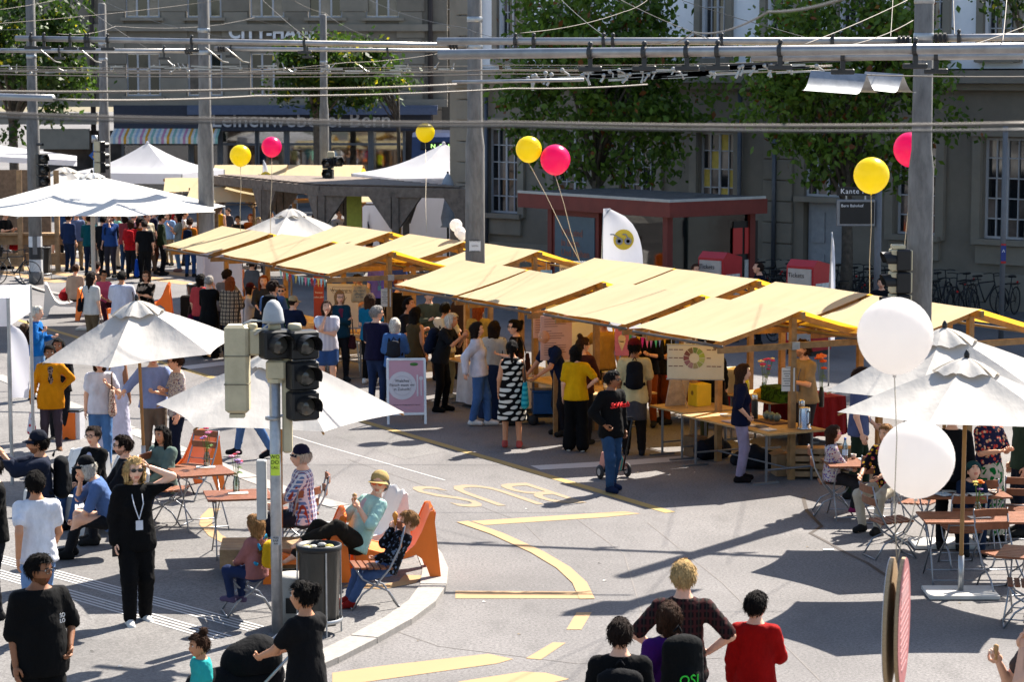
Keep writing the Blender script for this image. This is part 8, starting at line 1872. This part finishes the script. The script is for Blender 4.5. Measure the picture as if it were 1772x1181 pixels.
# ---- inside the stalls
stand('stallholder in lavender T-shirt behind the flipchart', 655, 448, 1.72, 10, top='#5a52a8', sleeve=.6, low='#15171d', hair='short', hc='dark', lanyard='#3a78a8', arms=('down', 'down'), beard=None)
stand('stallholder bending over the bunting stall table', 638, 473, 1.70, -50, lean=22, top='#8c8a8c', sleeve=.6, low='#15171d', hair='short', hc='dark', skin='tan', arms=('table', 'table'))
stand('tall person in black at the back of the sticker-pole stall', 690, 483, 1.82, 30, top=BLK, sleeve=1.9, low='#10100f', hair='short', hc='red', arms=('front', 'down'))
stand('grey-haired stallholder with sunglasses in the rear row', 685, 443, 1.74, 0, top='#2a3a6a', sleeve=.6, low='#1a1a20', hair='curly', hc='grey', shades='dark', arms=('front', 'front'))
stand('person in olive jacket serving under the sticker-pole stall', 742, 503, 1.72, 20, top='#4c4c38', sleeve=1.9, low='#4a2c1c', hair='short', hc='dark', arms=('front', 'front'))
stand('person in brown trousers next to the white partition', 800, 500, 1.74, 160, top='#4a2e1a', sleeve=1.9, low='#3a2416', hair='bob', hc='brown', fem=1)
stand('dark-haired man in white shirt eating behind the white-haired man', 770, 527, 1.70, 150, top='#bdb8a8', sleeve=.6, low='#8a7850', hair='short', hc='black', arms=('high', 'front'), skin='tan', shoes='#a8a294')
stand('red-haired woman with sunglasses on her head before the white partition', 829, 528, 1.68, 175, look=(-40, 0), top='#8a7a4a', sleeve=.9, low='#1a1a20', hair='long', hc='red', fem=1)
stand('bald stallholder in navy bending behind the pink text panel', 972, 566, 1.76, -60, lean=24, top='#0d1830', sleeve=.6, low='#1a1a20', hair='bald', hc='grey', skin='tan', arms=('table', 'table'))
stand('stallholder in beige T-shirt standing behind the bunting', 1045, 548, 1.76, 5, top='#a07c3c', sleeve=.6, low='#1f2a22', hair='short', hc='dark', arms=('down', 'hip'), skin='tan')
stand('woman in brown top with hair bun beside the yellow T-shirt', 1008, 588, 1.66, 150, top='#3a1c18', sleeve=1.2, low='#1a1a20', hair='topbun', hc='brown', fem=1, arms=('front', 'front'), look=(-40, 0))
stand('stallholder in black reading a pink booklet', 1120, 553, 1.78, -15, top='#0d0d0f', sleeve=1.2, low='#7a3a14', hair='short', hc='black', arms=('front', 'front'), look=(0, 20))
stand('person in dark grey T-shirt next to the booklet reader', 1152, 556, 1.72, -60, top='#26241f', sleeve=.6, low='#6a3414', hair='bob', hc='brown', fem=1, arms=('front', 'front'))
stand('woman in olive trousers and black top seen from behind at the rear table', 1232, 590, 1.70, 172, top='#0d0c0c', sleeve=1.5, low='#3f3f26', hair='long', hc='brown', fem=1, arms=('front', 'down'), shoes='#a08a5a')
tote(PEOPLE[-1], 'dark grey shoulder bag beside the olive trousers', '#1a1a1c', -1, .62, (.3, .12, .28), .5, .06)
sv = stand('bearded stallholder in beige T-shirt looking down', 1398, 592, 1.80, -62, lean=6, top='#8c7c62', sleeve=.7, low='#26262c', hair='curly', hc='brown', beard='dark', look=(0, 25), arms=('front', 'down'), lanyard='#4a5a80')
stand('bearded man in slate-blue T-shirt walking right behind the parasol', 1487, 640, 1.78, 82, pose='walk', top='#4a5270', sleeve=.7, low='#1d2a1e', hair='short', hc='brown', beard='brown', arms=('fwd', 'down'), legs=((.0, .10), (.0, -.12)), lanyard='#7a86a8', shoes='#222222')
sit('girl with pink glasses in a flower-print dress at the table', 1440, 741, 1.36, 88, .46, child=.35, top=pattern('floral', '#b8b0ac', '#8a3040', '#5a5a9a', 34), sleeve=1.8, low='#2a2a2e', hair='long', hc='brown', fem=1, shades='pink', arms=('lap', 'lap'), shoes='#8a2a5a', legs=((.02, .42, .14), (.02, .36, .12)))
sit('woman in dark floral dress half hidden by the lower white balloon', 1535, 737, 1.68, -40, .46, top=pattern('floral', '#120f14', '#c89a18', '#a03a50', 16), sleeve=1.2, low='#a8a090', hair='bob', hc='light', fem=1, arms=('table', 'table'))
gs = stand('woman in green leaf-print skirt carrying a child', 1712, 702, 1.70, 30, top=pattern('floral', '#1a1c38', '#b03a30', '#c0a080', 20), sleeve=.8, low=pattern('leafy', '#086028', '#b8b0a0', scale=7), legwear=None, skirt='long', hair='long', hc='dark', fem=1, arms=('front', 'front'))
sit('child in teal beanie drawing at the table', 1676, 795, 1.30, 5, .46, lean=24, child=.5, top='#101e34', sleeve=1.9, low='#101e34', cap=('beanie', '#1c3a3a'), hair='short', hc='dark', look=(0, 35), arms=('table', 'table'))
stand('person in dark jacket behind the front parasol pole', 1648, 708, 1.74, 170, top='#0e0e12', sleeve=1.9, low='#0e0e12', hair='short', hc='dark')
stand('person in dark green cut by the right edge behind the tables', 1772, 690, 1.74, -80, top='#2a3a30', sleeve=1.2, low='#151a28', hair='short', hc='dark')
# ---- by the shelter and the bikes
stand('dark-haired man in navy T-shirt waiting beside the timetable board', 1314, 456, 1.76, -80, top='#0b1020', sleeve=.8, low='#15171d', hair='short', hc='dark', look=(0, 15))
stand('dark-haired woman among the parked bikes under the yellow balloon', 1526, 483, 1.60, -20, top='#0d1018', sleeve=.8, low='#15171d', hair='bun', hc='black', fem=1)
stand('woman with long black hair and white T-shirt by the station wall', 875, 367, 1.66, -30, top='#b0b0b4', sleeve=.6, low='#6a0f12', hair='long', hc='black', fem=1, arms=('front', 'front'), legwear='wide')
stand('person with brown hair seen through the shelter glass', 1203, 459, 1.70, 20, top='#2a1c16', sleeve=1.5, low='#15171d', hair='short', hc='brown')
# ---- left lane
bl = stand('grey-haired woman in blue jumper and jeans facing right', 62, 533, 1.68, 84, top='#0f5a9a', sleeve=1.7, low='#5a789c', hair='bun', hc='white', fem=1, arms=('front', 'strap'), shoes='#161616', legs=((.02, .08), (.02, -.08))); backpack(bl, 'brown rucksack on the woman in the blue jumper', '#3a2a20', None, (.28, .16, .40))
yj = stand('woman in mustard-yellow jacket carrying a white plastic bag', 86, 601, 1.64, 12, top='#b87408', under=pattern('leafy', '#1c1410', '#8a7060', scale=18), sleeve=1.9, hem=.74, low='#3a3038', hair='short', hc='black', fem=1, skin='brown', arms=('hip', ((.16, .04, -.50), (.3, -1, 0), 1)), build=1.0, shoes='#5a3c28', loose=.8); handbag(yj, 'white plastic carrier bag with fruit print', pattern('spots', '#b8b8c0', '#a02838', scale=14), -1)
stand('dark-haired woman behind the mustard-yellow jacket', 101, 589, 1.62, 0, top='#141416', sleeve=1.0, low='#15171d', hair='longfront', hc='black', fem=1, skin='brown', arms=('front', 'down'))
jw = stand('woman in white T-shirt and jeans with a flowered bag', 172, 616, 1.68, 8, top='#c4c4d0', sleeve=.6, low='#4a6f9e', hair='bob', hc='brown', fem=1, arms=('strap', 'down'), shoes='#2a2a30', legs=((.02, .1), (.02, -.1))); tote(jw, 'flowered red and white shoulder bag of the jeans woman', pattern('floral', '#c8b0a0', '#8a1c28', '#5a4a30', 42), 1, .36, (.36, .12, .40), .26, .03, .12)
stand('person in white dress behind the jeans woman, arm hanging', 197, 596, 1.70, 170, top='#c4c4d0', sleeve=0, low='#b8b4c4', legwear=None, skirt='long', hair='bob', hc='black', fem=1, skin='brown')
stand('man in light blue shirt and beige trousers gesturing', 264, 605, 1.80, 15, top='#7c8cba', sleeve=1.4, hem=.92, low='#6a5c50', hair='short', hc='brown', arms=('front', 'wide'), shoes='#2a2420', build=1.05)
stand('man in flower-print shirt talking to the light blue shirt', 306, 615, 1.74, -70, top=pattern('floral', '#b0a8a0', '#7a3a2a', '#3a4878', 40), sleeve=.9, low='#0f1628', hair='short', hc='brown', shades='clear', arms=('down', 'front'), shoes='#16181c')
person('walker in blue cropped jeans passing behind the middle parasol', (436, 792), H=1.68, face=-85, pose='walk', top='#a8aab4', sleeve=.6, low='#46648e', hair='long', hc='brown', fem=1, shoes='#16181c', legwear='trousers', legs=((.0, -.30), (.0, .24)))
# ---- far lounge group
ww_ = stand('woman in white blouse with black shoulder bag, back turned', 157, 474, 1.68, 150, top='#b9b6b0', sleeve=.7, low='#5a4c3a', hair='long', hc='dark', fem=1, look=(-25, 0), arms=('front', 'carry')); tote(ww_, 'black leather shoulder bag of the woman in the white blouse', '#0e0f14', 1, .34, (.36, .12, .28), .26, .05); handbag(ww_, 'pale cloth bag in the hand of the woman in the white blouse', '#a8a6ac', -1, (.24, .1, .36))
mw = stand('broad man in white T-shirt with cloth bag, seen from behind', 210, 472, 1.74, 178, top='#bcbcc8', sleeve=.7, low='#15171d', hair='short', hc='black', arms=('front', 'front'), build=1.12, skin='tan', loose=1.8); tote(mw, 'white cloth bag hanging at the broad man\'s side', '#b4b2b4', -1, .55, (.3, .1, .34), .4, .08)
sit('woman with glasses in black printed T-shirt, arms folded', 253, 469, 1.70, -8, .40, 'low', top=pattern('leafy', '#0b0b0c', '#8a8078', scale=3.5), sleeve=.8, low=BLK, hair='bob', hc='brown', fem=1, shades='clear', arms=('cross', 'lap'))
sit('short-haired woman in pink shirt seated in the far lounge group', 178, 468, 1.64, 30, .40, 'low', top='#b04a6a', sleeve=.8, low='#3a1420', hair='short', hc='black', fem=1, shades='clear', arms=('lap', 'lap'), skin='tan')
sit('woman in beige jumper with hair bun, back turned in the far lounge group', 130, 458, 1.62, 170, .40, 'low', top='#a08c7c', sleeve=1.8, low='#3a3430', hair='bun', hc='brown', fem=1)
sit('dark-haired person in taupe top seated under the huge parasol', 166, 453, 1.70, 150, .40, 'low', top='#5a4c46', sleeve=1.5, low='#22242c', hair='short', hc='dark')
# ---- far crowd
fc = 'people in the far crowd'
def crowd(label, x, ytop, H, face, **kw): kw.setdefault('fine', .032); return stand(label, x, ytop, H, face, group=fc, **kw)
crowd('old man in grey-blue shirt and beige trousers under the huge parasol', 132, 366, 1.76, 20, top='#5a6886', sleeve=1.9, low='#8a7458', hair='short', hc='white', shades='clear', arms=('down', 'down'), shoes='#1a1a1a')
crowd('man in teal jumper with his back turned under the huge parasol', 154, 374, 1.74, 170, top='#08464e', sleeve=1.9, low='#15233c', hair='short', hc='dark', arms=('front', 'down'))
bd = crowd('red-bearded man in denim shirt, hand on his chin', 191, 371, 1.82, -20, top='#1f3c70', sleeve=1.4, low='#2e2c34', hair='curly', hc='red', beard='red', arms=('chin', 'down')); backpack(bd, 'dark rucksack of the red-bearded man', '#151620', None, (.28, .15, .44))
cb_ = crowd('woman in coral T-shirt with a big black bag', 216, 372, 1.70, 170, top='#8a3a40', sleeve=.6, low='#2a4468', hair='bob', hc='dark', fem=1); tote(cb_, 'big black bag of the woman in the coral T-shirt', '#0d0d10', -1, .55, (.5, .2, .4), .4, .05)
crowd('woman in black dress in the far crowd', 240, 378, 1.70, 150, top=BLK, sleeve=1.2, low=BLK, legwear='wide', hair='bob', hc='dark', fem=1)
nm = crowd('tall man in navy T-shirt and brown trousers', 266, 362, 1.84, 110, top='#0d1228', sleeve=.8, low='#4a2818', hair='short', hc='brown', beard='brown', look=(0, 15), shoes='#1a1c22');
crowd('man in dark green jacket and cap behind the brown trousers', 279, 373, 1.74, 100, top='#1c2a18', sleeve=1.9, low='#16181c', cap=('cap', '#141810'), hair='short', hc='dark')
crowd('woman in grey-green T-shirt and pale jeans, arms crossed', 309, 371, 1.70, -75, top='#7a8480', sleeve=.7, low='#5e84a8', hair='bob', hc='dark', fem=1, shades='dark', arms=('cross', 'cross'), shoes='#8a6a64')
rs = crowd('man in rust-red shirt with red and yellow bag near the far table', 244, 380, 1.68, 60, top='#9a4a14', sleeve=.8, low='#15171d', hair='short', hc='black')
crowd('man in black with blue cloth bag in the far crowd', 250, 384, 1.70, 190, top='#101012', sleeve=.8, low='#101012', hair='short', hc='dark'); handbag(PEOPLE[-1], 'bright blue cloth bag in the far crowd', '#0f3a8a', 1, (.4, .12, .5))
crowd('man in black T-shirt and white trousers at the far left edge', 8, 366, 1.74, 60, top=BLK, sleeve=.6, low='#a8a6a8', hair='short', hc='dark', arms=('front', 'front'), shoes='#101010'); handbag(PEOPLE[-1], 'red carrier at the hip of the man in white trousers', '#8a1018', 1, (.4, .1, .4))
sit('old woman in red patterned dress seated by the striped pole', 74, 368, 1.66, 40, .55, group=fc, top=pattern('floral', '#7a2a34', '#c8b0a8', '#5a1018', 16), sleeve=1.2, low=pattern('floral', '#7a2a34', '#c8b0a8', '#5a1018', 16), hair='short', hc='white', fem=1, skirt='knee', legwear=None)
crowd('woman in orange and yellow top behind the pale jeans', 328, 380, 1.66, 170, top='#b86410', sleeve=.8, low='#24406a', hair='curly', hc='brown', fem=1); backpack(PEOPLE[-1], 'navy rucksack behind the white panel', '#10182c', None, (.28, .16, .4))
crowd('woman in red cardigan at the far table under the tent', 300, 352, 1.66, 0, top='#8a1018', sleeve=1.5, low='#24406a', hair='bob', hc='dark', fem=1)
crowd('person in yellow waistcoat in front of the far stall', 379, 357, 1.70, 160, top='#c08a18', under=None, sleeve=0, low='#8a8480', hair='short', hc='brown', cap=('cap', '#2a3a6a'))
crowd('dark-dressed person beside the teal jumper', 178, 376, 1.72, 160, top='#101216', sleeve=1.5, low='#15171d', hair='short', hc='black')
crowd('person with red rucksack in the thick of the far crowd', 226, 382, 1.66, 175, top='#a01820', sleeve=.8, low='#15171d', hair='bob', hc='brown', fem=1); backpack(PEOPLE[-1], 'red rucksack with a yellow tag in the far crowd', '#a0141a', None, (.3, .18, .44))
for i, (x, y, lab, c) in enumerate(((395, 362, 'brown-haired child seated by the far stall', '#3a3a40'), (412, 376, 'person in dark jumper bending by the far parasol', '#22262e'), (434, 372, 'red-haired person talking near the far parasol', '#8a4a1c'), (447, 378, 'fair-haired child near the far parasol', '#6a5a48'), (468, 370, 'woman with light hair standing right of the far parasol', '#a8b01c'), (544, 372, 'child in blue by the far stall corner', '#1c4a7a'))):
 crowd(lab, x, y, 1.45 + .05 * (i % 4), 20 * i - 40, top=c, sleeve=.8, low='#22262e', hair=('short', 'curly', 'bob', 'bob', 'long', 'short')[i], hc=('brown', 'dark', 'red', 'blond', 'light', 'dark')[i], fem=i % 2)
bp = crowd('man with glasses in white shirt and rucksack under the pergola', 587, 364, 1.78, 25, top='#a6a8b4', sleeve=1.5, low='#22262e', hair='short', hc='black', shades='clear'); backpack(bp, 'dark rucksack of the man in the white shirt', '#12141a', None, (.28, .15, .42))
crowd('dark-haired woman crouching among the potted plants', 645, 369, 1.50, -40, top='#141418', sleeve=.6, low='#15171d', hair='tail', hc='black', fem=1)
crowd('man in black T-shirt and pale jeans at the pergola shelf', 672, 336, 1.80, -80, top='#0d0d10', sleeve=.6, low='#7a8ca8', hair='short', hc='dark', arms=('front', 'front'))
crowd('person with dark skin in brown top beside the pergola shelf', 655, 343, 1.74, 30, top='#33231a', sleeve=.5, low='#15171d', hair='short', hc='black', skin='dark')
crowd('person in orange trousers next to the pergola post', 692, 352, 1.70, 120, top='#3a1c14', sleeve=.5, low='#b84008', hair='short', hc='dark', skin='brown')
crowd('person in the shop-front crowd beneath the linen shop', 600, 292, 1.70, 10, top='#2a2a30', sleeve=1.5, low='#15171d', hair='short', hc='dark', fine=.045)
crowd('dark-dressed passer-by before the red shop front', 650, 287, 1.72, 40, top='#151518', sleeve=1.9, low='#15171d', hair='short', hc='black', fine=.045)
crowd('man in blue shirt behind the wooden bar', 112, 352, 1.72, 0, top='#24406a', sleeve=1.5, low='#15171d', hair='short', hc='dark')
crowd('person in dark blue jeans at the bar counter', 118, 372, 1.70, 150, top='#1a2a4a', sleeve=1.5, low='#15233c', hair='short', hc='brown')
for i, (x, y, lab, c, l) in enumerate(((120, 371, 'woman in pale blouse behind the old man in grey-blue', '#b0a8a0', '#24406a'), (146, 369, 'man in olive shirt deep in the far crowd', '#5a5a3a', '#3a3430'), (203, 368, 'woman in mint top beside the denim shirt', '#7ab09a', '#b0a898'), (231, 369, 'man in light pink shirt behind the red rucksack', '#b88a90', '#3a3a48'), (254, 371, 'woman in cream cardigan left of the brown trousers', '#c0b498', '#5a4a3a'), (292, 368, 'man in sky-blue shirt beside the grey-green T-shirt', '#7a9ac0', '#8a7a60'), (318, 366, 'woman in white shirt under the tent edge', '#c4c4c8', '#2a2c38'))):
 crowd(lab, x, y, 1.62 + .04 * (i % 5), (170, 20, -60, 150, 40, -30, 90, 10, 160, 140)[i], top=c, sleeve=(.6, 1.5, .8)[i % 3], low=l, hair=('bob', 'short', 'long', 'short', 'bun')[i % 5], hc=('brown', 'dark', 'light', 'grey', 'red')[i % 5], fem=(i + 1) % 2, pose='walk' if i % 3 == 1 else 'stand', arms=(('front', 'down'), ('down', 'fwd'), ('strap', 'down'))[i % 3])
